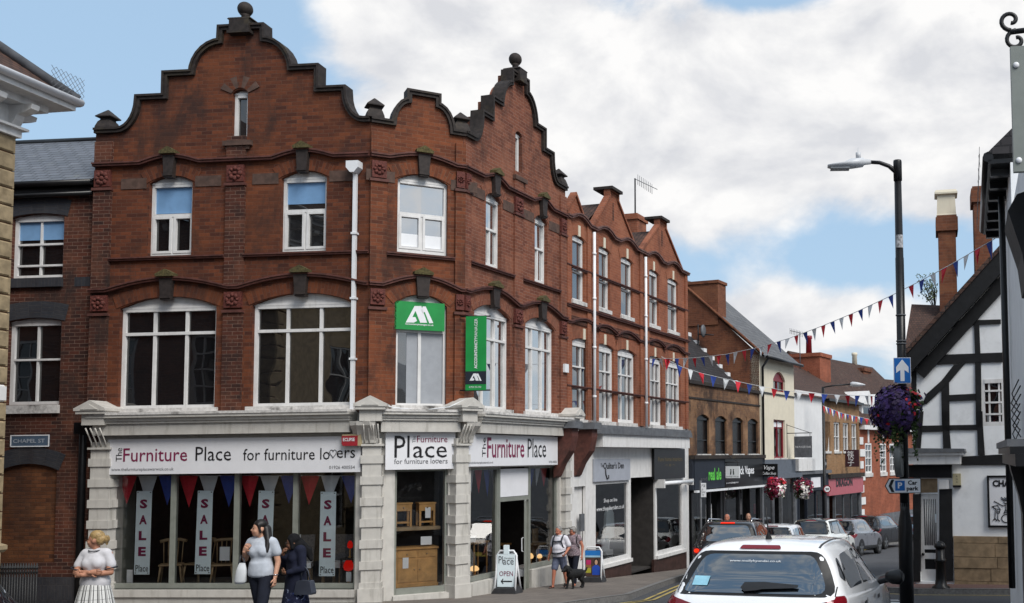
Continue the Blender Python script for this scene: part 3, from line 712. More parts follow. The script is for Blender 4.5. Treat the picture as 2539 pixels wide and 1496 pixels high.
b = MB(fd); b.box(0, .07, -.02, .02, .1, 2.08); b.box(.85, .92, -.02, .02, .1, 2.08); b.box(.07, .85, -.02, .02, .1, .25); b.box(.07, .85, -.02, .02, 2.0, 2.08)
o = b.build('shop_door', M['sage'], CB); q = MB(fd); q.face([(.07, 0, .25), (.85, 0, .25), (.85, 0, 2.0), (.07, 0, 2.0)]); q.build('glass', M['glass_r'], o)
q = MB(fd); q.tube([(.88, -.03, .95), (.88, -.07, .97), (.88, -.07, 1.25), (.88, -.03, 1.27)], .012, 6); q.build('handle', M['upvc'], o)
# the room behind the glass
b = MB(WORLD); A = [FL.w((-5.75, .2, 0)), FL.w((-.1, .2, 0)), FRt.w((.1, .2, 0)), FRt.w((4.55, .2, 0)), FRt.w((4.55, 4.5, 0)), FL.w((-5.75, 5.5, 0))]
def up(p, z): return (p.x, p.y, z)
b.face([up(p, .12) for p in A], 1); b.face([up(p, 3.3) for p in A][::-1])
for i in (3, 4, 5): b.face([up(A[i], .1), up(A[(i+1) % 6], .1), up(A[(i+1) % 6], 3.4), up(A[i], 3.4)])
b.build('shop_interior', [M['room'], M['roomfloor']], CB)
b = MB(FL); b.box(ua+.0, ub, .16, .95, .42, .5); b.build('display_floor', M['roomfloor'], CB)
b = MB(FC); b.box(c0, c1, .16, .9, .3, .36); b.box(c0, c1+.05, .9, .95, .3, 2.9); b.build('display_back', M['room'], CB)
b = MB(FRt); b.box(r0, r1, .16, .8, .3, .46); b.build('display_floor', M['paper'], CB)
b = MB(FRt); b.box(r2, r3, .16, .8, .3, .46); b.build('display_floor', M['paper'], CB)

# shop signs of the furniture shop
def signboard(label, fr, box, y, th=.05, mt='sign_white', name='shop_sign', group=None):
    u0, u1, z0, z1 = px_box(fr, *box, y); t = thing(name, label, 'shop sign', fr.w(((u0+u1)/2, y, z0)), group)
    b = MB(fr); b.box(u0, u1, y+.002, y+th, z0, z1); b.build('board', M[mt], t); return t
zz0 = lambda x, y: (x/2.8754, 980+y/2.8754)
zz1 = lambda x, y: (500+x/2.876, 980+y/2.876)
zz2 = lambda x, y: (880+x/2.877, 980+y/2.877)
def zb(f, a, b_, c, d): p, q = f(a, b_), f(c, d); return (p[0], p[1], q[0], q[1])
ys = -.13
S1 = signboard('long white fascia sign reading The Furniture Place for furniture lovers above the side street window', FL, (266, 1086, 893, 1174), ys, .1)
put('The', FL, zb(zz0, 828, 377, 872, 472), ys, 'ink', S1, rot=90); put('Furniture', FL, zb(zz0, 880, 377, 1336, 473), ys, 'maroon', S1, bold=.004)
put('Place', FL, zb(zz0, 1395, 368, 1648, 468), ys, 'ink', S1, bold=.0); put('for furniture lo', FL, zb(zz1, 297, 380, 915, 463), ys, 'ink', S1)
put('ers', FL, zb(zz1, 963, 392, 1095, 448), ys, 'ink', S1); put('www.thefurnitureplacewarwick.co.uk', FL, zb(zz0, 795, 517, 1238, 546), ys, 'greyink', S1); put('01926 400554', FL, zb(zz1, 910, 503, 1093, 526), ys, 'greyink', S1)
def heart(fr, box, y, parent, r):
    u0, u1, z0, z1 = px_box(fr, *box, y); P = []
    for i in range(25):
        t = i/24*2*math.pi; x = 16*math.sin(t)**3/32+.5; z = (13*math.cos(t)-5*math.cos(2*t)-2*math.cos(3*t)-math.cos(4*t)+17)/29
        P.append((u0+(u1-u0)*x, y-.004, z0+(z1-z0)*z))
    b = MB(fr); b.tube(P, r, 5, smooth=False); b.build('heart_outline', M['ink'], parent)
heart(FL, zb(zz1, 914, 390, 962, 450), ys, S1, .006)
S2 = signboard('square white sign reading Place for furniture lovers over the corner window', FC, (956, 1072, 1129, 1164), ys, .1)
put('Pl', FC, zb(zz2, 282, 290, 390, 446), ys, 'ink', S2); put('The', FC, zb(zz2, 410, 291, 433, 340), ys, 'greyink', S2, rot=90); put('Furniture', FC, zb(zz2, 443, 290, 660, 337), ys, 'maroon', S2)
put('ace', FC, zb(zz2, 415, 364, 656, 447), ys, 'ink', S2); put('for furniture lo', FC, zb(zz2, 280, 453, 572, 490), ys, 'greyink', S2); put('ers', FC, zb(zz2, 600, 463, 661, 488), ys, 'greyink', S2)
heart(FC, zb(zz2, 574, 462, 598, 488), ys, S2, .004)
S3 = signboard('white fascia sign reading The Furniture Place over the shop door on the main street', FRt, (1159, 1080, 1383, 1155), ys, .1)
put('The', FRt, zb(zz2, 908, 303, 933, 440), ys, 'ink', S3, rot=90); put('Furniture', FRt, zb(zz2, 943, 305, 1208, 447), ys, 'maroon', S3, bold=.01); put('Place', FRt, zb(zz2, 1232, 312, 1363, 445), ys, 'ink', S3)
put('www.thefurnitureplacewarwick.co.uk', FRt, zb(zz2, 806, 473, 985, 494), ys, 'greyink', S3); put('01926 400554', FRt, zb(zz2, 1384, 468, 1440, 484), ys, 'greyink', S3)
# burglar alarm box on the long sign
u0, u1, z0, z1 = px_box(FL, *zb(zz1, 998, 290, 1110, 362), -.25)
AL = thing('alarm_box', 'red burglar alarm box reading ECLIPSE at the top right of the long white sign', 'alarm box', FL.w((u0, -.2, z0)))
b = MB(FL); b.prism([(u0+.03, z0), (u1, z0), (u1, z1), (u0, z1), (u0, z0+.04)], -.25, -.13); b.build('case', plain('red_alarm_case', (.3, .02, .03), .4, .1), AL)
b = MB(FL); b.box(u0+.0, u1+.06, -.235, -.13, z0-.0, z1+.03); b.build('back_plate', plain('cream_alarm_plate', (.4, .33, .2), .5, .1), AL)
lettering('ECLIPSE', FL, u0+.03, u1-.05, z0+.09, z1-.04, -.252, M['whiteink'], AL, bold=.02)

# sale banners hanging in the long window
for k, (xa, xb, xc, xd, yt, yb) in enumerate(((339, 377, 332, 370, 1218, 1425), (490.5, 528, 482, 521.5, 1217, 1424), (641.5, 680, 634, 672, 1217, 1427), (795, 833.5, 790.5, 830, 1219.5, 1429))):
    y = .2; q = [FL.uz(xa, yt, y), FL.uz(xb, yt, y), FL.uz(xd, yb, y), FL.uz(xc, yb, y)]
    T = thing('sale_banner', ('pale blue SALE banner hung at the left end of the long shop window', 'pale blue SALE banner hung in the second light from the left', 'pale blue SALE banner hung behind the dark haired woman', 'pale blue SALE banner hung nearest the red lamps')[k], 'banner', FL.w((q[3][0], y, q[3][1])), 'sale banners in the long window')
    b = MB(FL); b.prism([q[3], q[2], q[1], q[0]], y, y+.006); b.build('sheet', M['banner'], T)
    b = MB(FL)
    for i in range(4): b.box(q[i][0]-.012+(.03 if i in (0, 3) else -.03), q[i][0]+.012+(.03 if i in (0, 3) else -.03), y-.004, y-.001, q[i][1]+(-.04 if i < 2 else .02), q[i][1]+(-.02 if i < 2 else .04))
    b.build('eyelets', M['greyink'], T, kind='stuff')
    for i, ch in enumerate('SALE'):
        f0, f1 = (.1+.19*i), (.1+.19*i+.11)
        def lp(fu, fv): return (q[0][0]*(1-fv)+q[3][0]*fv)*(1-fu)+(q[1][0]*(1-fv)+q[2][0]*fv)*fu
        zt, zb_ = q[0][1]+(q[3][1]-q[0][1])*f0, q[0][1]+(q[3][1]-q[0][1])*f1
        lettering(ch, FL, lp(.24, (f0+f1)/2), lp(.74, (f0+f1)/2), zb_, zt, y-.002, M['maroon'], T, bold=.045)
    zt, zb_ = q[0][1]+(q[3][1]-q[0][1])*.885, q[0][1]+(q[3][1]-q[0][1])*.965
    lettering('Place', FL, lp(.1, .92), lp(.93, .92), zb_, zt, y-.002, M['ink'], T)
# big triangular flags inside the windows
def pennants(label, fr, xs, ytop, ytip, cols, y, group='pennants inside the furniture shop windows'):
    u0, z0 = fr.uz(xs[0][0], ytop, y); T = thing('pennant_string', label, 'bunting', fr.w((u0, y, z0)), group)
    b = MB(fr); b.tube([(*(lambda p: (p[0], y, p[1]))(fr.uz(x, ytop, y)),) for x in (xs[0][0], xs[-1][1])], .006, 5); b.build('cord', M['whitecloth'], T)
    for k, (xa, xb) in enumerate(xs):
        a, c = fr.uz(xa, ytop, y), fr.uz(xb, ytop, y); t = fr.uz((xa+xb)/2+random.uniform(-2, 2), ytip+random.uniform(-6, 6), y)
        m_ = ((a[0]+c[0])/2, a[1]); dy = random.uniform(-.03, .03)
        b = MB(fr); b.face([(a[0], y, a[1]), (t[0], y+dy, t[1]), (m_[0], y-.03, m_[1])], smooth=False); b.face([(m_[0], y-.03, m_[1]), (t[0], y+dy, t[1]), (c[0], y, c[1])])
        b.build('flag', M[cols[k % len(cols)]], T)
xs = [(293+50.3*k, 293+50.3*k+47) for k in range(12)]
pennants('row of large red white and blue pennants inside the long window above the sale banners', FL, xs, 1180, 1254, ['red', 'whitecloth', 'blue'], .26)
pennants('red white and blue pennants inside the window left of the shop door', FRt, [(1158, 1175), (1175, 1196), (1198, 1216), (1216, 1228)], 1160, 1226, ['whitecloth', 'red', 'blue', 'whitecloth'], .25)
pennants('blue white and red pennants inside the window right of the shop door', FRt, [(1312, 1326), (1327, 1340), (1340, 1357)], 1158, 1212, ['blue', 'whitecloth', 'red'], .25)

# ------------------------------------------------------------------ furniture on show
def wood_chair(label, p, rz, mt='oak', grp='wooden chairs in the long window'):
    t = thing('wooden_chair', label, 'chair', p, grp, rz); F = LocalFr()
    part('seat', t, M[mt], F, lambda b: b.box(-.21, .21, -.2, .2, .43, .46), local=True)
    for sx_, sy_ in ((-1, -1), (1, -1), (-1, 1), (1, 1)): part('leg', t, M[mt], F, lambda b: b.tube([(sx_*.17, sy_*.16, .43), (sx_*.22, sy_*.2, 0)], [.022, .016], 6), local=True)
    for k in range(5): part('spindle', t, M[mt], F, lambda b: b.tube([(-.16+.08*k, .18, .46), (-.18+.09*k, .25, .9)], .011, 5), local=True)
    part('top_rail', t, M[mt], F, lambda b: b.tube([(-.24, .22, .9), (-.12, .27, .93), (.12, .27, .93), (.24, .22, .9)], .035, 6), local=True); return t
def inside(fr, u, y, z): return fr.w((u, y, z))
for k, (px, dy, rz) in enumerate(((425, .62, .3), (492, .8, -.4), (555, .6, .2))):
    wood_chair(('pale wooden spindle chair between the first two sale banners', 'pale wooden spindle chair half hidden by the second sale banner', 'pale wooden spindle chair with a white price card beside it')[k], inside(FL, FL.u(px, 1400, dy), dy, .5), R(5)+rz)
def soft_chair(label, p, rz):
    t = thing('upholstered_chair', label, 'chair', p, 'upholstered chairs in the long window', rz); F = LocalFr()
    part('seat', t, M['paper'], F, lambda b: b.box(-.22, .22, -.24, .22, .38, .49), local=True)
    part('backrest', t, M['fabric_grey'], F, lambda b: b.prism([(-.22, .45), (.22, .45), (.25, 1.02), (-.25, 1.02)], .17, .25), local=True)
    for sx_, sy_ in ((-1, -1), (1, -1), (-1, 1), (1, 1)): part('leg', t, M['oak'], F, lambda b: b.box(sx_*.19-.02, sx_*.19+.02, sy_*.18-.02, sy_*.18+.02, 0, .38), local=True)
soft_chair('grey striped dining chair behind the two women outside', inside(FL, FL.u(745, 1400, .6), .6, .5), .3); soft_chair('grey striped dining chair half hidden by the last sale banner', inside(FL, FL.u(836, 1400, .75), .75, .5), -.2)
def lamp(label, p, s, shade, h=.5, grp='lit lamps in the shop windows', base='pine'):
    t = thing('table_lamp', label, 'lamp', p, grp); F = LocalFr()
    part('lamp_base', t, M[base], F, lambda b: b.lathe([(.07*s, 0), (.075*s, .02), (.03*s, .05), (.045*s, .15), (.02*s, .27*s+.05), (.012, h*.62)], n=10), local=True)
    part('lamp_shade', t, M[shade], F, lambda b: b.lathe([(.06*s, h*.56), (.11*s, h*.6), (.13*s, h*.7), (.12*s, h*.82), (.08*s, h*.95), (.04*s, h)], n=14), local=True)
lamp('upper red lit lamp standing by the right end of the long window', inside(FL, FL.u(868, 1350, .5), .5, 1.08), .42, 'lampred', .34); 
lamp('lower red lit lamp standing by the right end of the long window', inside(FL, FL.u(864, 1420, .45), .45, .55), .75, 'lampred', .5)
b = MB(FL); u = FL.u(868, 1400, .5); b.box(u-.16, u+.16, .4, .7, 1.04, 1.08)
for a in (-.14, .14):
    for y in (.42, .68): b.box(u+a-.015, u+a+.015, y-.015, y+.015, .5, 1.04)
b.build('lamp_stand', M['room'], label='small dark stand carrying the upper red lamp', cat='stand')
def card(label, fr, box, y, mt='paper', tilt=0, txt=None):
    u0, u1, z0, z1 = px_box(fr, *box, y); b = MB(fr); b.box(u0, u1, y, y+.01, z0, z1); o = b.build('price_card', M[mt], None, label=label, cat='card', group='white cards in the shop windows')
    if txt: lettering(txt, fr, u0+(u1-u0)*.2, u0+(u1-u0)*.8, z0+(z1-z0)*.3, z0+(z1-z0)*.75, y-.002, M['greyink'], o)
card('white card on the spindle chair by the second sale banner', FL, zb(zz0, 1566, 1082, 1636, 1180), .45); card('narrow white card on the grey striped chair', FL, zb(zz1, 683, 993, 706, 1062), .5)
card('white leaflet standing on the window floor under the first banner', FL, zb(zz0, 903, 1245, 945, 1340), .3); card('dark spotted card at the foot of the red lamp', FL, zb(zz1, 1030, 1262, 1066, 1330), .3)
# corner bay: shelf with two bedside tables, a dresser under it
def bedside(label, px0, px1, zt, zb_, y=.45):
    u0, u1 = FC.u(px0, 1270, y), FC.u(px1, 1270, y); t = thing('bedside_table', label, 'table', FC.w(((u0+u1)/2, y, zb_)), 'pine tables on the shelf')
    part('top', t, M['pine'], FC, lambda b: b.box(u0-.01, u1+.01, y-.02, y+.32, zt-.03, zt)); part('drawer', t, M['pine'], FC, lambda b: b.box(u0+.02, u1-.02, y-.005, y+.3, zt-.17, zt-.031))
    part('knob', t, M['oak'], FC, lambda b: b.ell(((u0+u1)/2, y-.015, zt-.1), .018, 8, 5))
    for a in (u0+.005, u1-.045):
        for yy in (y, y+.26): part('leg', t, M['pine'], FC, lambda b: b.box(a, a+.04, yy, yy+.04, zb_, zt-.031))
    part('lower_shelf', t, M['pine'], FC, lambda b: b.box(u0+.046, u1-.046, y+.01, y+.28, zb_+.07, zb_+.1))
zs_ = FC.z(1040, 1306, .4)
box_part('display_shelf', 'oak', FC, c0+.02, c1-.06, .34, .88, zs_-.07, zs_, parent=CB)
bedside('small pine bedside table on the left of the shelf in the corner window', 979, 1022, FC.z(1000, 1247, .45), zs_+.002); bedside('small pine bedside table with a price tag on the right of the shelf', 1039, 1080, FC.z(1058, 1246, .45), zs_+.002)
u0, u1, z0, z1 = px_box(FC, *zb(zz2, 285, 1085, 595, 1365), .35)
T = thing('pine_dresser', 'honey pine dresser with two doors and drawers at the bottom of the corner window', 'dresser', FC.w(((u0+u1)/2, .35, .36)))
part('carcass', T, M['pine'], FC, lambda b: (b.box(u0+.02, u1-.02, .36, .8, z0, z1-.045), b.box(u0, u1, .33, .82, z1-.04, z1), b.box(u0, u1, .34, .8, z0-.02, z0+.06)))
um = (u0+u1)/2
for a, c in ((u0+.06, um-.02), (um+.02, u1-.06)):
    d = part('door', T, M['pine'], FC, lambda b: (b.box(a, c, .345, .36, z0+.1, z1-.24), b.box(a+.06, c-.06, .338, .344, z0+.16, z1-.3)))
    part('knob', d, M['oak'], FC, lambda b: b.ell((c-.03 if a < um-.2 else a+.03, .33, (z0+z1)/2-.05), .015, 8, 5))
    d = part('drawer', T, M['pine'], FC, lambda b: b.box(a, c, .345, .36, z1-.2, z1-.07)); part('knob', d, M['oak'], FC, lambda b: b.ell(((a+c)/2, .33, z1-.135), .015, 8, 5))
card('white price tag taped to the left door of the pine dresser', FC, zb(zz2, 341, 1160, 382, 1237), .33); card('white price tag on the right hand bedside table', FC, zb(zz2, 502, 800, 540, 876), .44); card('small framed white notice standing on the pine dresser', FC, zb(zz2, 470, 1008, 548, 1068), .42)
# main street windows
def side_table(label, px, fr, y, h, zb_, w_=.3, mt='pine', d=.3):
    u = fr.u(px, 1400, y); t = thing('side_table', label, 'table', fr.w((u, y, zb_)), 'small tables in the main street windows')
    part('top', t, M[mt], fr, lambda b: b.box(u-w_/2, u+w_/2, y-d/2, y+d/2, zb_+h-.04, zb_+h))
    for a in (-1, 1):
        for c in (-1, 1): part('leg', t, M[mt], fr, lambda b: b.tube([(u+a*(w_/2-.04), y+c*(d/2-.04), zb_+h-.04), (u+a*(w_/2-.04), y+c*(d/2-.04), zb_)], [.02, .014], 6))
side_table('narrow wooden console table in the window left of the shop door', 1180, FRt, .45, .78, .46, .6, 'pine'); card('white price card on the console table left of the door', FRt, zb(zz2, 822, 1003, 864, 1064), .4)
lamp('small lit lamp under the console table left of the shop door', inside(FRt, FRt.u(1176, 1420, .4), .4, .47), .8, 'lampwarm', .26); lamp('small lit lamp in the window right of the door', inside(FRt, FRt.u(1315, 1390, .4), .4, .47), .6, 'lampwarm', .3)
lamp('second lit lamp among ornaments in the window right of the door', inside(FRt, FRt.u(1338, 1385, .4), .4, .47), .5, 'lampwarm', .24); side_table('low glass topped display table right of the shop door', 1345, FRt, .55, .5, .46, .9, 'oak')
b = MB(FRt); u0, u1, z0, z1 = px_box(FRt, *zb(zz2, 1270, 950, 1330, 1150), .7); b.box(u0, u1, .7, .73, z0, z1); b.build('wall_mirror', M['oak'], None, label='pale wooden framed panel standing at the back of the right hand window', cat='mirror')
side_table('brown wooden chest seen through the open shop doorway', 1255, FRt, 1.6, .8, .12, .7, 'pine')

# ------------------------------------------------------------------ the lower brick house on the side street
FH = Fr(FL.w((0, .1, 0)).to_2d(), 95.2)
z5 = lambda x, y: (x/1.98, 300+y/1.98)
LH = thing('brick_house', 'low dark brick house with slate roof, left of the corner building', 'house', FH.w((-7.3, 0, .3)))
uR = -5.9
wz = [px_box(FH, *zb(z5, 75, 460, 330, 775), .1), px_box(FH, *zb(z5, 55, 970, 315, 1395), .1)]
ze = FH.z(130, 462); zr_ = FH.z(130, 352, 2.2)
bu0, bu1, bz0, bz1 = px_box(FH, *zb(zz0, 15, 490, 412, 1195), .06)
b = MB(FH); b.wall([(-10, -.5), (uR, -.5), (uR, ze), (-10, ze)], [hole(q[0], q[1], q[2], q[3]-.08, q[3]) for q in wz]+[hole(bu0, bu1, bz0, bz1-.14, bz1)], .3, .25); b.build('wall', M['brick_dark'], LH)
b = MB(FH); b.box(bu0-.02, bu1+.02, .06, .1, bz0, bz1+.02); b.build('blocked_opening', M['brick_infill'], LH)
arch_ring(LH, FH, bu0, bu1, bz1-.14, bz1, .34, 'bluebrick', ext=.05)
for k, q in enumerate(wz):
    arch_ring(LH, FH, q[0], q[1], q[3]-.08, q[3], .34, 'bluebrick', ext=.08)
    zm = q[2]+(q[3]-q[2])*(.53 if k == 0 else .52)
    o = window(LH, FH, q[0], q[1], q[2], q[3]-.08, q[3], mull=(.5,), trans=(zm,)+((q[2]+.27,) if k == 0 else ()), fw=.075, bar=.04, bottom=.07, pane_sheets=[(.05, .95, zm+.1, q[3]-.1, 'blind')] if k == 0 else [])
    b = MB(FH); b.box(q[0]-.12, q[1]+.02, -.07, .1, q[2]-(.2 if k == 0 else .18), q[2]-.01); b.build('sill', M['bluebrick' if k == 0 else 'peel'], LH)
b = MB(FH); b.box(uR-.45, uR, -.004, .02, wz[0][2]-.2, wz[0][2]-.01); b.build('brick_band', M['bluebrick'], LH)
b = MB(FH); b.box(-10, uR, -.05, .02, ze-.14, ze-.02); b.tube([(-10, -.14, ze+.02), (uR-.02, -.14, ze+.02)], .07, 8); b.tube([(-10, -.1, ze-.22), (uR-.02, -.1, ze-.2)], .05, 8); b.build('gutter', M['black'], LH)
b = MB(FH); b.face([(-10, -.2, ze+.06), (uR, -.2, ze+.06), (uR, 2.2, zr_), (-10, 2.2, zr_)], 0, [(0, 0), (4.1, 0), (4.1, 2.9), (0, 2.9)]); b.face([(-10, 2.2, zr_), (uR, 2.2, zr_), (uR, 4.6, ze), (-10, 4.6, ze)], 0)
b.face([(-10, -.2, ze+.03), (-10, 2.2, zr_-.03), (uR, 2.2, zr_-.03), (uR, -.2, ze+.03)]); o = b.build('roof', M['slate'], LH)
b = MB(FH); b.tube([(-10, 2.2, zr_), (uR, 2.2, zr_)], .07, 8); b.build('ridge_tiles', M['black'], o)
b = MB(FH); u = FH.u(201, 1250, -.1); b.tube([(u, -.1, -.3), (u, -.1, 3.6), (u-.04, -.1, 3.72)], .07, 8); b.box(u-.13, u+.1, -.2, 0, 3.62, 3.85); b.build('drainpipe', M['black'], LH)
b = MB(FH); b.box(-10, uR, -.04, .1, -.5, .75); b.build('plinth', M['bluebrick'], LH)
u0, u1, z0, z1 = px_box(FH, *zb(zz0, 78, 288, 347, 365), -.03)
T = thing('street_sign', 'blue street name plate reading CHAPEL ST on the dark brick wall', 'street sign', FH.w(((u0+u1)/2, -.03, z0)))
part('plate', T, M['teal'], FH, lambda b: b.box(u0, u1, -.03, -.001, z0, z1)); part('rim', T, M['whiteink'], FH, lambda b: b.sweep([(u0, z0), (u1, z0), (u1, z1), (u0, z1), (u0, z0)], -.012, .008, -.036, -.028))
lettering('CHAPEL ST', FH, u0+.05, u1-.08, z0+.07, z1-.07, -.031, plain('faded_grey_lettering', (.36, .4, .45), .5, .15), T, bold=.015)

# ------------------------------------------------------------------ stone building at the far left, nearest side of the side street
sc_p = at(20, 700, 16.6)
FS = Fr(sc_p.to_2d(), 8); FN = Fr(sc_p.to_2d(), -82)
SB = thing('stone_building', 'yellow sandstone building with white bracketed eaves cut off by the left edge', 'building', (sc_p.x, sc_p.y, gz(16.6)))
b = MB(FS); b.wall([(-9, -.5), (0, -.5), (0, 8.9), (-9, 8.9)], [hole(-7+3*k, -5.8+3*k, 1.2+3.2*j, 3+3.2*j) for k in range(2) for j in range(2)], .4, .2); b.build('wall', M['quoin'], SB)
b = MB(FN)
hol = [hole(.9+2.6*k, 2.0+2.6*k, 1.3+3.1*j, 3.0+3.1*j) for k in range(4) for j in range(3) if not (j == 0 and k == 0)]
b.wall([(0, -.5), (12, -.5), (12, 8.9), (0, 8.9)], hol, .4, .2); b.build('wall', M['brick_side'], SB)
for h in hol:
    window(SB, FN, h[0][0], h[-1][0], h[0][1], h[1][1], mull=(.33, .67), trans=tuple(h[0][1]+.42*q for q in (1, 2, 3)), fw=.08, rec=.08)
for h in [hole(-7+3*k, -5.8+3*k, 1.2+3.2*j, 3+3.2*j) for k in range(2) for j in range(2)]: window(SB, FS, h[0][0], h[-1][0], h[0][1], h[1][1], mull=(.5,), trans=(h[0][1]+.9,), rec=.08)
k = 0; z = .5
while z < 8.2:
    w_ = .52 if k % 2 else .34
    for fr, s_ in ((FS, -1), (FN, 1)):
        b = MB(fr); a, c = sorted((0 - (.03 if s_ < 0 else .03)*-s_*0, s_*w_)); e = .025
        x0, x1 = (a, .034) if s_ < 0 else (-.034, c)
        b.rings([[(x0, .02, z), (x1, .02, z), (x1, .02, z+.275), (x0, .02, z+.275)], [(x0, -.012, z), (x1, -.012, z), (x1, -.012, z+.275), (x0, -.012, z+.275)], [(x0+e, -.036, z+e), (x1-e, -.036, z+e), (x1-e, -.036, z+.275-e), (x0+e, -.036, z+.275-e)]][::1], smooth=False)
        if s_ < 0 : b.build('quoin_block', M['white' if k in (12,) else 'quoin'], SB)
        else: b.build('quoin_block', M['quoin'], SB)
    z += .295; k += 1
ov = .6; ez = at(198, 266, sc_p.y+ov*.9).z-.08
b = MB(FS); b.box(-9, ov*.55, -ov*.55, .1, ez-.12, ez); b.box(-9, ov, -ov, .1, ez, ez+.1); b.box(-9, .06, -.1, .1, ez-.62, ez-.46); b.box(-9, .03, -.05, .1, ez-.46, ez-.12)
b.box(-9, .12, -.18, .1, ez-.50, ez-.46)
o = b.build('cornice', M['white'], SB)
b = MB(FN); b.box(-.03, 12, -ov, .1, ez+.001, ez+.099); b.box(-.05, 12, -ov*.55, .1, ez-.119, ez-.001); b.build('cornice', M['white'], SB)
for q in range(8):
    for fr, u in ((FS, -.08-q*.62), (FN, .1+q*.62)):
        b = MB(fr); P = [(0, ez-.46), (-.1, ez-.44), (-.17, ez-.36), (-.2, ez-.28), (-.36, ez-.25), (-.46, ez-.2), (-.48, ez-.121), (0, ez-.121)]
        A = [(u-.08, p[0], p[1]) for p in P]; B = [(u+.08, p[0], p[1]) for p in P]
        for i in range(len(P)-1): b.face([A[i], B[i], B[i+1], A[i+1]])
        b.face(A); b.face(B[::-1]); b.build('eaves_bracket', M['white'], o)
b = MB(FS); b.tube([(-9, -ov-.05, ez+.15), (ov+.05, -ov-.05, ez+.15), (ov+.05, 1.0, ez+.15)], .07, 8); b.build('gutter', M['upvc'], SB)
b = MB(FS); E0, E1 = (-9, -ov, ez+.16), (ov, -ov, ez+.16); T0, T1 = (-9, 4.5, ez+4.6), (ov-5.4, 4.5, ez+4.6)
b.face([E0, E1, T1, T0], 0, [(0, 0), (10, 0), (4.5, 7), (0, 7)]); b.face([E1, (ov, 10, ez+.16), (ov-5.4, 4.5, ez+4.6)], 0, [(0, 0), (10, 0), (5, 7)]); o = b.build('roof', M['tile'], SB)
b = MB(FS); b.tube([(ov+.02, -ov-.02, ez+.2), (ov-5.4, 4.5, ez+4.68)], .09, 8); b.build('hip_flashing', M['lead'], o)
b = MB(FS)
for q in range(7):
    for c_ in range(4):
        x, z = ov-.55+q*.1, ez+.2+c_*.1
        b.tube([(x, -ov-.02, z), (x+.1, -ov-.02, z+.1)], .004, 3, smooth=False); b.tube([(x+.1, -ov-.02, z), (x, -ov-.02, z+.1)], .004, 3, smooth=False)
b.build('bird_netting', M['lead'], SB, kind='stuff')
# ------------------------------------------------------------------ brick house behind the camera, across the side street (it shows in the windows)
FB = Fr((-6, -8), -88)
BH = thing('brick_house', 'long brick terrace across the side street, seen only as a reflection in the windows', 'house', (-20, -8, gz(-8)))
hol = [hole(2+3*k, 3.1+3*k, 1.6+3.2*j, 3.4+3.2*j) for k in range(10) for j in range(3)]
b = MB(FB); b.wall([(0, 0), (32, 0), (32, 11), (0, 11)], hol, 8, .2); b.build('wall', M['brick_side'], BH)
for h in hol: window(BH, FB, h[0][0], h[-1][0], h[0][1], h[1][1], mull=(.5,), trans=(h[0][1]+.9,), rec=.08)
b = MB(FB); b.face([(0, -.3, 11), (32, -.3, 11), (32, 4, 14), (0, 4, 14)]); b.face([(0, 4, 14), (32, 4, 14), (32, 8, 11), (0, 8, 11)]); b.build('roof', M['slate'], BH)

# ------------------------------------------------------------------ railings and stone pier at the lower left
rp = at(0, 1400, 15.0); rq = at(117, 1400, 15.2); FG = Fr(rp.to_2d(), 90)
RG = thing('railings', 'black iron spearhead railings beside the dark brick wall at lower left', 'railings', (rp.x, rp.y, gz(15)))
gl = gz(15); L_ = rq.x-rp.x; n_ = 14; zt = at(60, 1396, 15).z
for k in range(-6, n_):
    u = L_*(k+.7)/n_*1.0
    if u > L_+.01: continue
    b = MB(FG); b.tube([(u, 0, gl-.1), (u, 0, zt-.1)], .011, 6); b.rings([[(u+r*math.cos(a*math.pi/2), r*math.sin(a*math.pi/2), z) for a in range(4)] for r, z in ((.011, zt-.1), (.024, zt-.07), (.003, zt+.0))], smooth=False); b.build('railing_bar', M['iron'], RG)
for z in (gl+.12, zt-.14): part('rail', RG, M['iron'], FG, lambda b: b.box(-.8, L_, -.015, .015, z-.012, z+.012))
pp = at(-26, 1400, 14.6); b = MB(Fr(pp.to_2d(), 90)); z0 = gz(14.6); zt2 = at(3, 1338, 14.6).z
b.box(-.5, -.0, -.2, .2, z0-.1, zt2-.2); b.rings([[(-.25+sx_*r, sy_*(r-.03), z) for sx_, sy_ in ((-1, -1), (1, -1), (1, 1), (-1, 1))] for r, z in ((.27, zt2-.2), (.3, zt2-.16), (.3, zt2-.1), (.1, zt2+.02))], smooth=False)
b.build('stone_pier', M['quoin'], None, label='weathered sandstone gate pier behind the railings at the left edge', cat='pier')

# ------------------------------------------------------------------ the terracotta brick building next along the main street
FQ = Fr(FRt.w((4.62, .0, 0)).to_2d(), 16.4)
zq = lambda x, y: (1350+x/2.32, 440+y/2.32)
zs = lambda x, y: (1380+x/3.226, 1020+y/3.226)
QB = thing('brick_building', 'orange terracotta brick building with two capped gables and narrow white windows', 'building', FQ.w((4.5, 0, -.3)))
QW = FQ.u(1706, 1000); 
def qz(x, y, d=0.): return FQ.uz(*zq(x, y), d)
def qrect(x0, y0, x1, y1, rec=.1):
    xm, ym = (x0+x1)/2, (y0+y1)/2
    return qz(x0, ym)[0], qz(x1, ym, rec)[0], qz(xm, y1, rec)[1], qz(xm, y0, rec)[1]
up_w = [qrect(*r) for r in ((160, 362, 212, 728), (307, 418, 357, 770), (440, 468, 489, 808), (597, 533, 640, 848), (709, 572, 752, 880))]
lo_w = [qrect(*r) for r in ((160, 945, 268, 1395), (290, 962, 381, 1412), (422, 987, 505, 1418), (592, 1022, 660, 1432), (697, 1062, 767, 1424))]
UZ0, UZ1 = sum(q[2] for q in up_w)/5, sum(q[3] for q in up_w)/5; LZ0, LZ1 = sum(q[2] for q in lo_w)/5, sum(q[3] for q in lo_w)/5
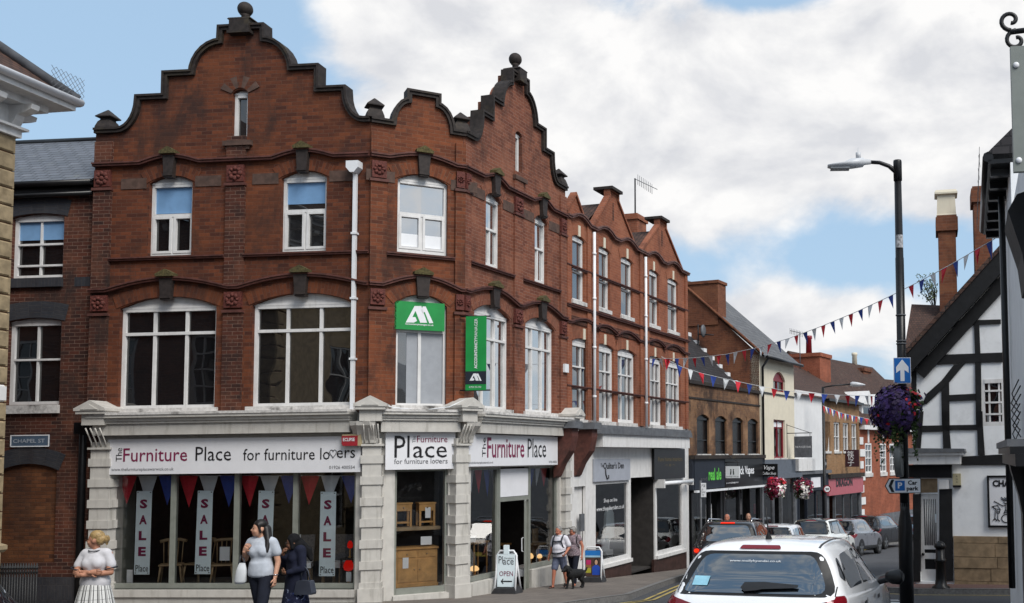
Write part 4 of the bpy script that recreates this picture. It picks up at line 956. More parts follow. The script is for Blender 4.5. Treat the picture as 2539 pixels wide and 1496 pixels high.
zc = sum(qz(*p)[1] for p in ((250, 318), (540, 432), (820, 545)))/3
P = [qz(*p, 0) for p in ((128, 205), (172, 150), (240, 268), (275, 292), (352, 118), (352, 100), (436, 108), (436, 128), (520, 392), (555, 392), (640, 250), (640, 228), (708, 238), (708, 262), (790, 492), (822, 492))]
pk = (P[5][1]+P[6][1]+P[11][1]+P[12][1])/4-.2
def gable_pts():
    e = (P[3][1]+P[8][1]+P[9][1]+P[14][1])/4-.12
    g = []
    g += [(0, e+.1), (.05, e+.1), (.55, e+.62), (1.15, e-.02), (1.5, e)]
    for (a, m_, c) in ((P[3][0], (P[5][0]+P[6][0])/2, P[8][0]), (P[9][0], (P[11][0]+P[12][0])/2, P[14][0])):
        g += [(a, e), (m_-.28, pk), (m_-.28, pk+.18), (m_+.28, pk+.18), (m_+.28, pk), (c, e)]
    g += [(QW-.35, e), (QW, e)]
    out = [g[0]]
    for p in g[1:]:
        if p[0] > out[-1][0]+.001 or abs(p[1]-out[-1][1]) > .01: out.append((max(p[0], out[-1][0]), p[1]))
    return out
prof = gable_pts()
def clampw(q): return (q[0], q[1])
b = MB(FQ)
b.wall([(0, 3.9)]+prof+[(QW, 3.9)], [hole(q[0], q[1], UZ0, UZ1-.1, UZ1) for q in up_w]+[hole(q[0], q[1], LZ0, LZ1-.12, LZ1) for q in lo_w], .12, .22); b.build('wall', M['brick_q'], QB)
b = MB(FQ); b.sweep(prof, -.01, .05, -.05, .13); b.build('gable_coping', M['brick_q'], QB)
for m_ in ((P[5][0]+P[6][0])/2, (P[11][0]+P[12][0])/2):
    box_part('gable_cap', 'stone', FQ, m_-.36, m_+.36, -.14, .44, pk+.2, pk+.28, parent=QB); box_part('slit_shade_strip', 'brick_dark', FQ, m_-.05, m_+.05, -.004, .01, zc+.55, zc+1.05, parent=QB)  # flat dark strip on the face stands in for the shade of a slit
for k, q in enumerate(up_w):
    window(QB, FQ, q[0], q[1], UZ0, UZ1-.1, UZ1, mull=(), trans=((UZ0+UZ1)/2-.1,), rec=.1, fw=.06, glass='pane_mid', sill=.1)
    arch_ring(QB, FQ, q[0], q[1], UZ1-.1, UZ1, .26, 'brick_q', ext=.08); box_part('keystone', 'cream_render', FQ, (q[0]+q[1])/2-.06, (q[0]+q[1])/2+.06, -.03, .02, UZ1-.02, UZ1+.26, parent=QB)
for k, q in enumerate(lo_w):
    window(QB, FQ, q[0], q[1], LZ0, LZ1-.12, LZ1, mull=(.33, .67) if k else (.5,), trans=(LZ1-.75,), rec=.1, fw=.1, bar=.04, glass='pane_mid', frame='white', sill=.1)
    arch_ring(QB, FQ, q[0], q[1], LZ1-.12, LZ1, .28, 'brick_q', ext=.1); box_part('keystone', 'cream_render', FQ, (q[0]+q[1])/2-.06, (q[0]+q[1])/2+.06, -.03, .02, LZ1-.02, LZ1+.26, parent=QB)
strip(QB, FQ, bulge((0, QW), [(q[0]-.15, q[1]+.15, zc+.16) for q in up_w], zc), .07, -.1, mt='moulding_q')
zc2 = LZ1+.3
strip(QB, FQ, bulge((0, QW), [(q[0]-.15, q[1]+.15, zc2+.16) for q in lo_w if q[1] < QW-.1], zc2), .06, -.08)
strip(QB, FQ, [(0, UZ0-.22), (QW, UZ0-.22)], .06, -.08); box_part('dentil_band', 'brick_dark', FQ, .3, QW-.2, -.03, .01, UZ0-.62, UZ0-.42, parent=QB); strip(QB, FQ, [(0, (UZ0+UZ1)/2-.05), (QW, (UZ0+UZ1)/2-.05)], .05, -.045)
strip(QB, FQ, [(0, LZ0+.8), (QW, LZ0+.8)], .05, -.045)
px_p = [qz(284, 900, -.1)[0], qz(581, 900, -.1)[0]]
pil = [.02, px_p[0]-.25, px_p[0]+.2, px_p[1]-.25, px_p[1]+.22, QW-.3]
for u in pil: 
    q = MB(FQ); q.box(u, u+.22, -.05, .02, 3.95, prof[0][1]-.1); q.build('pilaster', M['brick_q'], QB)
for u in px_p:
    b = MB(FQ); b.tube([(u, -.12, 3.9), (u, -.12, zc-.1)], .042, 8)
    for z in (4.6, 5.9, 7.2, 8.4): b.tube([(u, -.12, z), (u, -.12, z+.06)], .056, 8)
    b.build('drainpipe', M['upvc'], QB)
# roofs behind the gables
b = MB(FQ); e = prof[3][1]-.1
b.face([(0, .4, e), (QW, .4, e), (QW, 4.5, e+2.4), (0, 4.5, e+2.4)], 0, [(0, 0), (QW, 0), (QW, 5), (0, 5)])
for m_, hw in (((P[5][0]+P[6][0])/2, 1.6), ((P[11][0]+P[12][0])/2, 1.6)):
    for s_ in (-1, 1): b.face([(m_+s_*hw, .3, e), (m_, .3, pk-.1), (m_, 4, pk-.1), (m_+s_*hw, 4, e)], 0)
b.face([(QW, .3, 3), (QW, 8, 3), (QW, 8, e), (QW, 4.5, e+2.4), (QW, .3, e)], 1)
b.build('roof', [M['tile'], M['brick_q']], QB)
c_ = FQ.uz(1572, 545, 3.5); b = MB(FQ); b.box(c_[0]-.4, c_[0]+.5, 3.2, 3.8, e+1, c_[1]+.15); b.box(c_[0]-.46, c_[0]+.56, 3.14, 3.86, c_[1]-.08, c_[1]+.02); o = b.build('chimney', M['brick_q'], QB)
a0 = FQ.uz(1575, 540, 3.5); a1 = FQ.uz(1575, 443, 3.5); AN = thing('television_aerial', 'tall thin television aerial on the chimney of the orange gabled building', 'aerial', FQ.w((a0[0], 3.5, a0[1])))
part('mast', AN, M['iron'], FQ, lambda b: b.tube([(a0[0], 3.5, a0[1]), (a0[0], 3.5, a1[1])], .03, 6))
def yagi(b):
    b.tube([(a0[0]-.3, 3.4, a1[1]-.1), (a0[0]+1.3, 3.1, a1[1]-.14)], .014, 5)
    for k in range(9): x = a0[0]-.2+k*.18; b.tube([(x, 3.3, a1[1]-.32), (x, 3.3, a1[1]+.08)], .01, 4)
part('boom', AN, M['lead'], FQ, yagi)
# its shopfronts
def sq_(x, y, d=0.): return FQ.uz(*zs(x, y), d)
zf0, zf1 = sq_(700, 290, -.35)[1], sq_(700, 195, -.35)[1]
uf0, uf1 = sq_(372, 240, -.35)[0], sq_(1065, 240, -.35)[0]
box_part('shop_fascia', 'white', FQ, uf0, uf1, -.35, .05, zf0, zf1, parent=QB)
b = MB(FQ); b.prism([(uf0-.3, zf1), (uf1+.1, zf1), (uf1, zf1+.16), (uf0-.2, zf1+.16)], -.42, .05); b.box(0, QW, -.1, .02, zf1+.16, LZ0-.1); b.build('lead_flashing', M['lead'], QB)
zgr = -1.0
b = MB(FQ); sg = sq_(585, 470)[0]
u_s0, u_s1 = sq_(303, 470, -.06)[0], sq_(590, 470, -.06)[0]; u_d1 = sq_(782, 400, -.06)[0]; u_e = sq_(1030, 450, -.06)[0]
zsg1, zsg0 = sq_(445, 382, -.06)[1], sq_(445, 557, -.06)[1]
b.box(0, .3, -.02, .1, zgr, zsg1+.9)
w0, w1 = sq_(308, 800, .0)[0], sq_(578, 800, .0)[0]; wz0 = sq_(460, 1205, 0)[1]
v0, v1 = sq_(800, 800, 0)[0], sq_(1010, 800, 0)[0]; vz0 = sq_(900, 1130, 0)[1]; vz1 = sq_(900, 575, 0)[1]
d0, d1 = w1+.15, v0-.12
b.v = []; b.f = []; b.uv = []; b.mi = []; b.sm = []
b.wall([(.05, zgr), (QW, zgr), (QW, 3.95), (.05, 3.95)], [[(w0, wz0), (w0, zsg0-.02), (w1, zsg0-.02), (w1, wz0)], [(v0, vz0), (v0, vz1), (v1, vz1), (v1, vz0)], [(d0, zgr+.05), (d0, zsg0+.05), (d1, zsg0+.05), (d1, zgr+.05)], [(.5, zgr+.05), (.5, 2.3), (1.15, 2.3), (1.15, zgr+.05)]], .05, .08, .0)
b.build('shopfront_wall', M['white'], QB)
shop_glazing(QB, FQ, w0, w1, wz0, zsg0-.02, .06, (), .06, 'white', 'glass_r', bottom=.12); shop_glazing(QB, FQ, v0, v1, vz0, vz1, .06, (), .06, 'white', 'glass_r', bottom=.12)
b = MB(FQ); b.box(w0-.1, w1+.1, -.08, .06, wz0-.1, wz0+.0); b.build('sill', M['white'], QB); b = MB(FQ); b.box(v0-.1, v1+.1, -.08, .06, vz0-.1, vz0); b.build('sill', M['white'], QB)
b = MB(FQ); b.box(w0-.1, w1+.1, -.03, .05, zgr, wz0-.1); b.build('stall_riser', M['riser'], QB); b = MB(FQ); b.box(v0-.3, v1+.25, -.03, .05, zgr, vz0-.1); b.build('stall_riser', M['riser'], QB)
b = MB(FQ); b.box(d0, d1, 1.0, 1.05, zgr, zsg0+.1); b.box(d0, d0+.04, .05, 1., zgr, zsg0+.1); b.box(d1-.04, d1, .05, 1., zgr, zsg0+.1); b.build('door_recess', M['room'], QB)
b = MB(FQ); b.box(.5, 1.15, .1, .15, zgr, 2.3); b.build('house_door', M['white'], QB)
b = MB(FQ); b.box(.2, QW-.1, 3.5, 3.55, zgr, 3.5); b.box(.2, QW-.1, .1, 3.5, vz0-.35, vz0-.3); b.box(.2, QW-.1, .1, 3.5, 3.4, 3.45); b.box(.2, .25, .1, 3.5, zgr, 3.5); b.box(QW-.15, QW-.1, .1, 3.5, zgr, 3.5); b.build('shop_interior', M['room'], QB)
for x in (150, 305):      # big timber brackets under the party wall
    uu = sq_(x, 250, -.5)[0]
    b = MB(FQ); Pp = [(0, 2.55), (-.06, 2.6), (-.2, 2.9), (-.42, 3.2), (-.5, 3.55), (-.5, 3.75), (0, 3.75)]
    A = [(uu-.16, p[0], p[1]) for p in Pp]; B = [(uu+.16, p[0], p[1]) for p in Pp]
    for i in range(len(Pp)-1): b.face([A[i], B[i], B[i+1], A[i+1]])
    b.face(A); b.face(B[::-1]); o = b.build('timber_bracket', M['moulding'], QB)
    b = MB(FQ); b.prism([(uu-.24, 3.75), (uu+.24, 3.75), (uu+.2, 3.92), (uu-.2, 3.92)], -.6, 0); b.build('lead_cap', M['lead'], o)
T = signboard('grey shop sign reading The Quilter\'s Den above the first window of the orange building', FQ, zb(zs, 303, 382, 590, 557), -.06, .05, 'paper'); T.children[0].data.materials[0] = plain('silver_grey_board', (.33, .35, .4), .45, .05)
put('The', FQ, zb(zs, 352, 418, 375, 448), -.06, 'ink', T); put("Quilter's Den", FQ, zb(zs, 375, 408, 538, 470), -.06, 'ink', T, bold=.02)
q0 = FQ.uz(*zs(392, 470), -.07); b = MB(FQ); b.tube([(q0[0], -.07, q0[1]), (q0[0]+.02, -.07, q0[1]-.12), (q0[0]+.1, -.07, q0[1]-.24), (q0[0]+.2, -.07, q0[1]-.22), (q0[0]+.2, -.07, q0[1]-.14)], .018, 5); b.build('scroll_mark', M['ink'], T)
T = signboard('black shop sign with faint gold lettering over the far window of the orange building', FQ, zb(zs, 783, 300, 1028, 540), -.1, .08, 'black')
put('Pure home interiors', FQ, zb(zs, 812, 365, 1005, 400), -.1, 'goldink', T); put('~ o ~', FQ, zb(zs, 870, 422, 945, 440), -.1, 'goldink', T)
T = thing('rolled_awning', 'white rolled up awning bar above the far shop window of the orange building', 'awning', FQ.w((v0, -.2, vz1)))
part('roller', T, M['upvc'], FQ, lambda b: b.tube([(v0-.05, -.25, vz1+.02), (v1+.25, -.25, vz1+.02)], .06, 8)); part('valance', T, M['white'], FQ, lambda b: b.box(v0-.1, v0-.02, -.3, .0, vz1-.12, vz1+.14)); part('valance', T, M['white'], FQ, lambda b: b.box(v1+.18, v1+.24, -.3, .0, vz1-.1, vz1+.1))
T = signboard('window lettering reading Shop on line with a web address on the quilt shop glass', FQ, (1480, 1230, 1481, 1231), .05, .0); 
bpy.data.objects.remove(T.children[0])
T.name = 'window_lettering'; put('Shop on line', FQ, zb(zs, 377, 695, 484, 735), .05, 'whiteink', T); put('www.thequiltersden.co.uk', FQ, zb(zs, 318, 755, 540, 800), .05, 'whiteink', T)
T['category'] = 'lettering'
b = MB(FQ); lx, lz = sq_(715, 455, .3); b.box(lx-.2, lx+.12, .2, .4, lz-.2, lz+.2); b.build('white_notice', M['paper'], None, label='white box shaped notice in the fanlight over the quilt shop doorway', cat='notice')
b = MB(FQ); lx, lz = sq_(205, 890, -.03); b.box(lx-.12, lx+.1, -.05, .0, lz-.22, lz+.22); b.build('door_intercom', M['lead'], None, label='grey metal letter box panel between the shop pillar and the quilt shop window', cat='intercom')
# goods in the windows
for k, (x, y, hh, mt, lb) in enumerate(((395, 1050, .5, 'paper', 'white framed picture low in the quilt shop window'), (430, 900, .9, 'banner', 'pale folded quilt hanging in the quilt shop window'), (410, 1150, .35, 'paper', 'white lower shelf goods in the quilt shop window'), (500, 960, 1.2, 'whitecloth', 'long pale fabric roll leaning in the quilt shop window'), (545, 900, 2.2, 'fabric_grey', 'column of fabric packs on the right edge of the quilt shop window'))):
    u, z = sq_(x, y, .5); b = MB(FQ); wd = .5 if k != 3 else .12
    if k in (0,): b.sweep([(u-wd/2, z-hh/2), (u+wd/2, z-hh/2), (u+wd/2, z+hh/2), (u-wd/2, z+hh/2), (u-wd/2, z-hh/2)], 0, .06, .5, .53); b.box(u-wd/2+.001, u+wd/2-.001, .525, .53, z-hh/2+.001, z+hh/2-.001)
    elif k == 3: b.tube([(u-.15, .5, z-hh/2), (u+.15, .6, z+hh/2)], .06, 8)
    elif k == 1: b.prism([(u-wd*.6, z-hh/2), (u+wd*.6, z-hh/2+.05), (u+wd*.5, z+hh*.3), (u+wd*.2, z+hh/2), (u-wd*.2, z+hh/2), (u-wd*.5, z+hh*.3)], .5, .58)
    else:
        for i in range(5 if k == 4 else 2): b.box(u-wd/2+random.uniform(0, .06), u+wd/2, .45, .7, z-hh/2+i*hh/(5 if k == 4 else 2), z-hh/2+(i+.8)*hh/(5 if k == 4 else 2))
    b.build('window_goods', M[mt], None, label=lb, cat='goods', group='goods in the shop windows')
u, z = sq_(975, 960, .5); b = MB(FQ); b.loft([(u, .5, z-.55, .22, .14), (u, .5, z-.1, .2, .13), (u, .5, z+.15, .24, .14), (u, .5, z+.45, .26, .13), (u, .5, z+.56, .08, .07)]); b.cap((u-.26, .5, z+.42), (u-.34, .5, z+.1), .09, .08); b.cap((u+.26, .5, z+.42), (u+.34, .5, z+.1), .09, .08); b.build('shirt_on_stand', M['whitecloth'], None, label='white shirt displayed on a stand in the far shop window', cat='shirt', group='goods in the shop windows')
b = MB(FQ); u, z = sq_(680, 960, .95); b.ell((u, .95, z), (.22, .02, .3)); b.ell((u, .94, z+.42), (.1, .02, .12)); b.build('cream_wreath', M['cream_render'], None, label='cream heart ornament hanging in the quilt shop doorway', cat='ornament')

# ------------------------------------------------------------------ the row further down the main street
F4 = Fr(FQ.end(QW+.02).to_2d(), 21); L4 = F4.u(1885, 1130)
F5 = Fr(F4.end(L4).to_2d(), 21); L5 = F5.u(1971, 1130)
F6 = Fr(F5.end(L5).to_2d(), 24); L6 = F6.u(2046, 1130)
F7 = Fr(F6.end(L6).to_2d(), 24); L7 = F7.u(2132, 1130)
F8 = Fr(F7.end(L7).to_2d(), 28); L8 = F8.u(2236, 1130)
z6_ = lambda x, y: (1680+x/3.225, 660+y/3.225)
z7_ = lambda x, y: (1940+x/3.091, 820+y/3.091)
zv = lambda x, y: (1660+x/3.567, 1080+y/3.567)
za_ = lambda x, y: (1710+x/13.994, 1130+y/13.994)
zc_ = lambda x, y: (1870+x/7.42, 1060+y/7.42)
zd_ = lambda x, y: (2030+x/6.745, 1080+y/6.745)
def box_frame(fr, L, z0, zt, depth, mt, parent, holes=(), side=True):
    b = MB(fr); b.wall([(0, z0), (L, z0), (L, zt), (0, zt)], list(holes), .3, .15)
    b.face([(0, .3, z0), (0, depth, z0), (0, depth, zt), (0, .3, zt)]); b.face([(L, .3, z0), (L, .3, zt), (L, depth, zt), (L, depth, z0)]); return b.build('wall', M[mt], parent)
def rect(fr, f, x0, y0, x1, y1, rec=.1):
    xm, ym = (x0+x1)/2, (y0+y1)/2
    return fr.u(*f(x0, ym)), max(fr.u(*f(x1, ym), rec), fr.u(*f(x0, ym))+.35), fr.z(*f(xm, y1), rec), fr.z(*f(xm, y0), rec)
def shopfront(fr, parent, u0, u1, z0, z1, mt, door=None, riser=.5, mull=2, rec=.15, glass='glass_r'):
    """a plain shopfront under a fascia: panelled piers, glazing and a recessed door"""
    b = MB(fr); w_ = u1-u0
    b.box(u0, u0+.18, -.05, .1, z0, z1); b.box(u1-.18, u1, -.05, .1, z0, z1)
    g0, g1 = u0+.18, u1-.18
    if door: b.box(door[0]-.08, door[0], -.03, .1, z0, z1); b.box(door[1], door[1]+.08, -.03, .1, z0, z1)
    o = b.build('shop_piers', M[mt], parent)
    segs = [(g0, g1)] if not door else [s for s in ((g0, door[0]-.08), (door[1]+.08, g1)) if s[1]-s[0] > .3]
    for a, c in segs:
        q = MB(fr); q.box(a, c, -.02, .1, z0, z0+riser); q.build('stall_riser', M[mt], parent)
        n = max(1, int((c-a)/1.1)); shop_glazing(parent, fr, a, c, z0+riser, z1, .04, [a+(c-a)*k/n for k in range(1, n)], .05, mt, glass, mw=.05)
    if door:
        q = MB(fr); q.box(door[0], door[1], .5, .55, z0, z1); q.build('door', M['black'], parent)
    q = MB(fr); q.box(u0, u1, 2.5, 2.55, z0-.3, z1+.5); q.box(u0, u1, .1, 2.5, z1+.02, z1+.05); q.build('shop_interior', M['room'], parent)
# brown brick building
B4 = thing('brick_building', 'sooty brown brick building with four narrow arched windows over two dark shops', 'building', F4.w((L4/2, 0, -1)))
zt4 = F4.z(*z6_(400, 985)); g4 = -1.4
w4 = [rect(F4, z6_, *r) for r in ((155, 1195, 232, 1500), (302, 1202, 372, 1500), (440, 1210, 503, 1500), (562, 1218, 623, 1500))]
wz0 = F4.z(*zv(500, 165)); wz1 = sum(q[3] for q in w4)/4
fz1, fz0 = F4.z(*zv(520, 205), -.1), F4.z(*zv(520, 455), -.1)
box_frame(F4, L4, fz1-.05, zt4, 6, 'brick_brown', B4, [hole(q[0], q[1], wz0, wz1-.15, wz1) for q in w4])
for q in w4: window(B4, F4, q[0], q[1], wz0, wz1-.15, wz1, trans=((wz0+wz1)/2-.2,), frame='black', glass='pane_dark', rec=.1, sill=.12, fw=.04); arch_ring(B4, F4, q[0], q[1], wz1-.15, wz1, .25, 'brick_brown', ext=.05)
b = MB(F4); b.box(-.05, L4, -.08, .32, zt4, zt4+.12); b.box(0, L4, -.03, .0, zt4-.5, zt4-.44); b.build('parapet', M['stone'], B4)
rz = F4.z(*z6_(95, 590), 3.2)
b = MB(F4); b.face([(-.6, .4, zt4), (L4-.3, .4, zt4), (L4-.3, 6, zt4+5.6), (-.6, 6, zt4+5.6)], 0, [(0, 0), (7, 0), (7, 6.5), (0, 6.5)]); b.build('roof', M['tile_dark'], B4)
b = MB(F4)
for k in range(16):
    t = k/16; b.box(L4-.55, L4-.28, .45+5.4*t, .45+5.4*t+.28, zt4+.0+5.4*t, zt4+.2+5.4*t)
b.build('stepped_flashing', M['paper'], B4, kind='stuff')
b = MB(F4); b.box(0, L4, -.14, .02, fz0, fz1); b.build('shop_fascia', M['navy'], B4)
b = MB(F4); b.box(-.02, L4, -.24, .02, fz1, fz1+.13); b.build('fascia_cornice', M['stone'], B4)
um = F4.u(*zv(492, 330), -.14)
b = MB(F4); b.box(.1, um-.05, -.26, -.14, fz0-.1, fz0-.03); b.build('awning_bar', M['upvc'], B4); b = MB(F4); b.box(um+.05, L4-.05, -.26, -.14, fz0-.1, fz0-.03); b.build('awning_bar', M['upvc'], B4)
shopfront(F4, B4, .1, um-.05, g4, fz0-.1, 'black', (um-.1-.95, um-.15), glass='glass_r'); shopfront(F4, B4, um+.05, L4-.05, g4, fz0-.1, 'black', (um+1.7, um+2.7), glass='glass_r')
T = signboard('dark shop fascia with green real ale lettering, left half of the brown building', F4, zb(zv, 222, 225, 488, 470), -.16, .01, 'navy')
put('real ale', F4, zb(za_, 655, 430, 1095, 855), -.165, 'green', T, bold=.03); T.children[1].data.materials[0] = plain('bright_green_lettering', (.1, .5, .06), .5, .1)
put('and', F4, zb(za_, 375, 740, 600, 870), -.165, 'greyink', T)
T = signboard('dark grey shop fascia with white Warwick Vapes lettering, right half of the brown building', F4, zb(zv, 494, 208, 825, 455), -.16, .01, 'black')
put('Warwick Vapes', F4, (1806, 1156, 1869.5, 1183), -.165, 'whiteink', T, bold=.02); put('www.warwickvapes.co.uk', F4, zb(za_, 1265, 900, 1690, 990), -.165, 'whiteink', T); put('WARWICK', F4, zb(za_, 2210, 805, 2410, 890), -.165, 'greyink', T)
def hanging_sign(label, fr, u, box, d_out, mt, parent_wall=None, th=.04, bracket=True):
    """a board that projects at right angles from the wall, seen facing the viewer; u = where along the wall, box = photo rectangle"""
    p = fr.w((u, 0, 0)); f2 = Fr((p.x, p.y), fr.a*180/math.pi+90)       # runs outwards from the wall
    u0, u1, z0, z1 = px_box(f2, *box, 0); t = thing('hanging_sign', label, 'sign', f2.w(((u0+u1)/2, 0, z0)))
    b = MB(f2); b.box(u0, u1, 0, th, z0, z1); b.build('board', M[mt], t)
    if bracket:
        b = MB(f2); b.tube([(0, .02, z1+.14), (u1, .02, z1+.14)], .018, 6); b.tube([(0, .02, z1+.5), (u1*.9, .02, z1+.16)], .012, 6)
        for x in (u0+.08, u1-.08): b.tube([(x, .02, z1+.14), (x, .02, z1)], .01, 5)
        b.tube([(.01, .02, z1+.55), (.01, .02, z0)], .015, 5); b.build('bracket', M['iron'], t)
    return t, f2
T, f2 = hanging_sign('small white hanging sign with two black bottles in front of the dark shops', F4, um, zb(za_, 1212, 368, 1728, 780), 1, 'paper')
for x, s_ in ((1440, 1), (1510, -1)):
    b = MB(f2); pts = [f2.uz(*za_(x+s_*dx-8*s_, y), -.004) for dx, y in ((-28, 660), (-20, 560), (-8, 520), (-25, 470), (12, 470), (12, 520), (18, 560), (8, 660))]; b.prism(pts, -.006, -.001); b.build('bottle_emblem', M['ink'], T)
put('warwick real ale', f2, zb(za_, 1265, 700, 1700, 745), -.003, 'greyink', T)
T, f2 = hanging_sign('black projecting sign reading Vape Coffee Shop at the corner of the brown building', F4, L4-.1, zb(zc_, 108, 672, 430, 905), 1, 'black', bracket=False)
put('Vape', f2, zb(zc_, 180, 700, 372, 800), -.003, 'whiteink', T, shear=.3, bold=.015); put('Coffee Shop', f2, zb(zc_, 150, 820, 402, 885), -.003, 'whiteink', T, shear=.3, bold=.01)
# cream gable-ended building
B5 = thing('cream_building', 'tall cream rendered building with steep slate roof and bare brick gable', 'building', F5.w((L5/2, 0, -1)))
zt5 = F5.z(*z6_(800, 745)); cf = F5.z(*zc_(450, 590), -.15)
w5a = rect(F5, z6_, 765, 850, 842, 1008); w5b = rect(F5, z6_, 770, 1232, 842, 1500)
w5b = (w5b[0], w5b[1], F5.z(*zc_(430, 565)), w5b[3])
box_frame(F5, L5, cf-.3, zt5, .4, 'cream_render', B5, [hole(w5a[0], w5a[1], w5a[2], w5a[3]-.35, w5a[3]), hole(*w5b[:2], w5b[2], w5b[3])])
redm = plain('red_window_paint', (.2, .01, .02), .4, .1); M['redpaint'] = redm
window(B5, F5, w5a[0], w5a[1], w5a[2], w5a[3]-.35, w5a[3], mull=(.5,), trans=(w5a[2]+.5,), frame='redpaint', fw=.05, bar=.04); window(B5, F5, *w5b, None, mull=(.5,), trans=(w5b[2]+1.25, w5b[2]+1.7, w5b[2]+2.1), frame='redpaint', fw=.06, bar=.03, pane_sheets=[(.05, .95, w5b[2]+1.3, w5b[3]-.1, 'paper')], sill=.1)
FG5 = Fr(F5.w((0, 6.5, 0)).to_2d(), 111)      # the gable end faces the viewer; u runs from the back to the street front
ridge = F5.z(*z6_(320, 225), 3.6); 
ug = 6.5-3.6
b = MB(FG5); prof5 = [(0, zt5-.4), (0, zt5), (ug, ridge), (6.5, zt5)]
b.face([(6.5, 0, zt4-1), (6.5, 0, zt5), (ug, 0, ridge), (-.6, 0, zt5), (-.6, 0, zt4-1)][::-1]); b.build('gable_wall', M['brick_gable'], B5)
b = MB(F5); A_ = [(-.06, -.25, zt5-.05), (L5+.15, -.25, zt5-.05), (L5+.15, 3.6, ridge), (-.06, 3.6, ridge)]; b.face(A_, 0, [(0, 0), (L5, 0), (L5, 6), (0, 6)]); b.face([(-.06, 3.6, ridge), (L5+.15, 3.6, ridge), (L5+.15, 7, zt5), (-.06, 7, zt5)], 0); b.face([(p[0], p[1], p[2]-.1) for p in A_][::-1]); b.face([(-.06, -.25, zt5-.15), (L5+.15, -.25, zt5-.15), (L5+.15, -.25, zt5-.05), (-.06, -.25, zt5-.05)])
o = b.build('roof', M['slate_far'], B5); b = MB(F5); b.tube([(-.1, 3.6, ridge+.02), (L5+.15, 3.6, ridge+.02)], .09, 6); b.build('ridge_tiles', M['lead'], o)
b = MB(F5); b.sweep([(0, 0), (1, 0)], 0, .0, 0, 0) if 0 else b.tube([(-.08, -.2, zt5), (-.08, 3.6, ridge+.05)], .06, 5); b.build('verge', M['brick_gable'], B5)
b = MB(F5); b.box(L5-.03, L5+.0, .4, 6.5, cf-.3, zt5-.3); b.build('side_wall', M['cream_render'], B5)
cu0, cu1, cz0, cz1 = px_box(FG5, *zb(z6_, 80, 118, 318, 262), -.1)
b = MB(FG5); b.box(cu0-.8, cu1, -.05, .8, ridge-2, cz1-.12); b.box(cu0-.85, cu1+.05, -.1, .85, cz1-.12, cz1); b.build('chimney', M['brick_gable'], B5)
b = MB(F5); b.tube([(-.06, -.36, zt5-.12), (L5+.15, -.36, zt5-.12)], .07, 6); b.tube([(.12, -.36, zt5-.15), (.12, -.1, zt5-.5), (.12, -.1, cf)], .05, 6); b.build('gutter', M['black'], B5)
b = MB(F5); b.box(.3, L5, -.05, .01, F5.z(*z6_(810, 1035)), F5.z(*z6_(810, 1025))); b.build('cable', M['black'], B5)
T = thing('satellite_dish', 'pale satellite dish on a pole before the bare brick gable', 'satellite dish', FG5.w((2, -.2, 3.5))); q = FG5.uz(*z6_(205, 520), -.6); q2 = FG5.uz(*z6_(165, 520), -.5)
part('dish', T, M['lead'], FG5, lambda b: b.ell((q[0], -.6, q[1]), (.09, .2, .26), 14, 8)); part('pole', T, M['iron'], FG5, lambda b: b.tube([(q2[0], -.5, zt4-.3), (q2[0], -.5, q[1]+.3)], .03, 6)); part('arm', T, M['iron'], FG5, lambda b: b.tube([(q2[0], -.5, q[1]-.1), (q[0]+.5, -.7, q[1]-.2)], .025, 5))
sz1, sz0 = cf, F5.z(*zc_(600, 840), -.15)
b = MB(F5); b.box(.05, L5+.1, -.18, .02, sz0, sz1); b.box(.05, L5+.1, -.3, .02, sz0-.2, sz0-.001); b.build('shop_fascia', plain('slate_blue_fascia', (.1, .115, .14), .5, .1), B5)
shopfront(F5, B5, .05, L5, -1.7, sz0-.2, 'lead', (1.5, 2.4))
put('HAIR', F5, zb(zc_, 535, 965, 600, 1035), -.06, 'whiteink', B5)
T, f2 = hanging_sign('square slate grey hanging sign reading THE PICKLED CRAB on the cream building', F5, L5*.75, zb(zc_, 735, 165, 1060, 555), 1, 'lead')
put('THE PICKLED CRAB', f2, zb(zc_, 752, 342, 1040, 378), -.003, 'whiteink', T)
# white building
B6 = thing('white_building', 'plain white rendered building with a tall round pot on its brick chimney', 'building', F6.w((L6/2, 0, -1.3)))
zt6 = F6.z(*z7_(200, 495)); s6 = F6.z(*zc_(950, 800), -.1)
box_frame(F6, L6, s6-.2, zt6, 6, 'white_render', B6)
e7 = F7.z(*z7_(440, 540)); 
b = MB(F6); b.box(-.02, L6, -.06, .3, zt6, zt6+.15); b.build('parapet', M['white'], B6)
# hipped tan gable behind it, with chimney, belongs to the tan building
B7 = thing('tan_building', 'tan brick building with four white sash windows above a pink shopfront', 'building', F7.w((L7/2, 0, -1.5)))
w7 = [rect(F7, z7_, *r) for r in ((318, 700, 352, 930), (395, 707, 430, 930), (464, 708, 497, 925), (530, 710, 560, 920))]
s7a, s7b = F7.z(*zd_(400, 640), -.15), F7.z(*zd_(400, 985), -.15)
a0, a1 = sum(q[2] for q in w7)/4, sum(q[3] for q in w7)/4
box_frame(F7, L7, s7a-.1, e7, 6, 'brick_tan', B7, [hole(q[0], q[1], a0, a1) for q in w7])
for q in w7: window(B7, F7, q[0], q[1], a0, a1, None, mull=(.5,), trans=((a0+a1)/2,), fw=.07, rec=.1, sill=.1, glass='pane_mid')
rz7 = F7.z(*z7_(330, 325), 3.2)
b = MB(F7); b.face([(-L6, -.2, e7), (L7, -.2, e7), (L7, 3.2, rz7), (-L6+.4, 3.2, rz7)], 0, [(0, 0), (10, 0), (10, 5), (0, 5)]); b.face([(-L6+.4, 3.2, rz7), (L7, 3.2, rz7), (L7, 7, e7), (-L6, 7, e7)], 0); b.build('roof', M['tile'], B7)
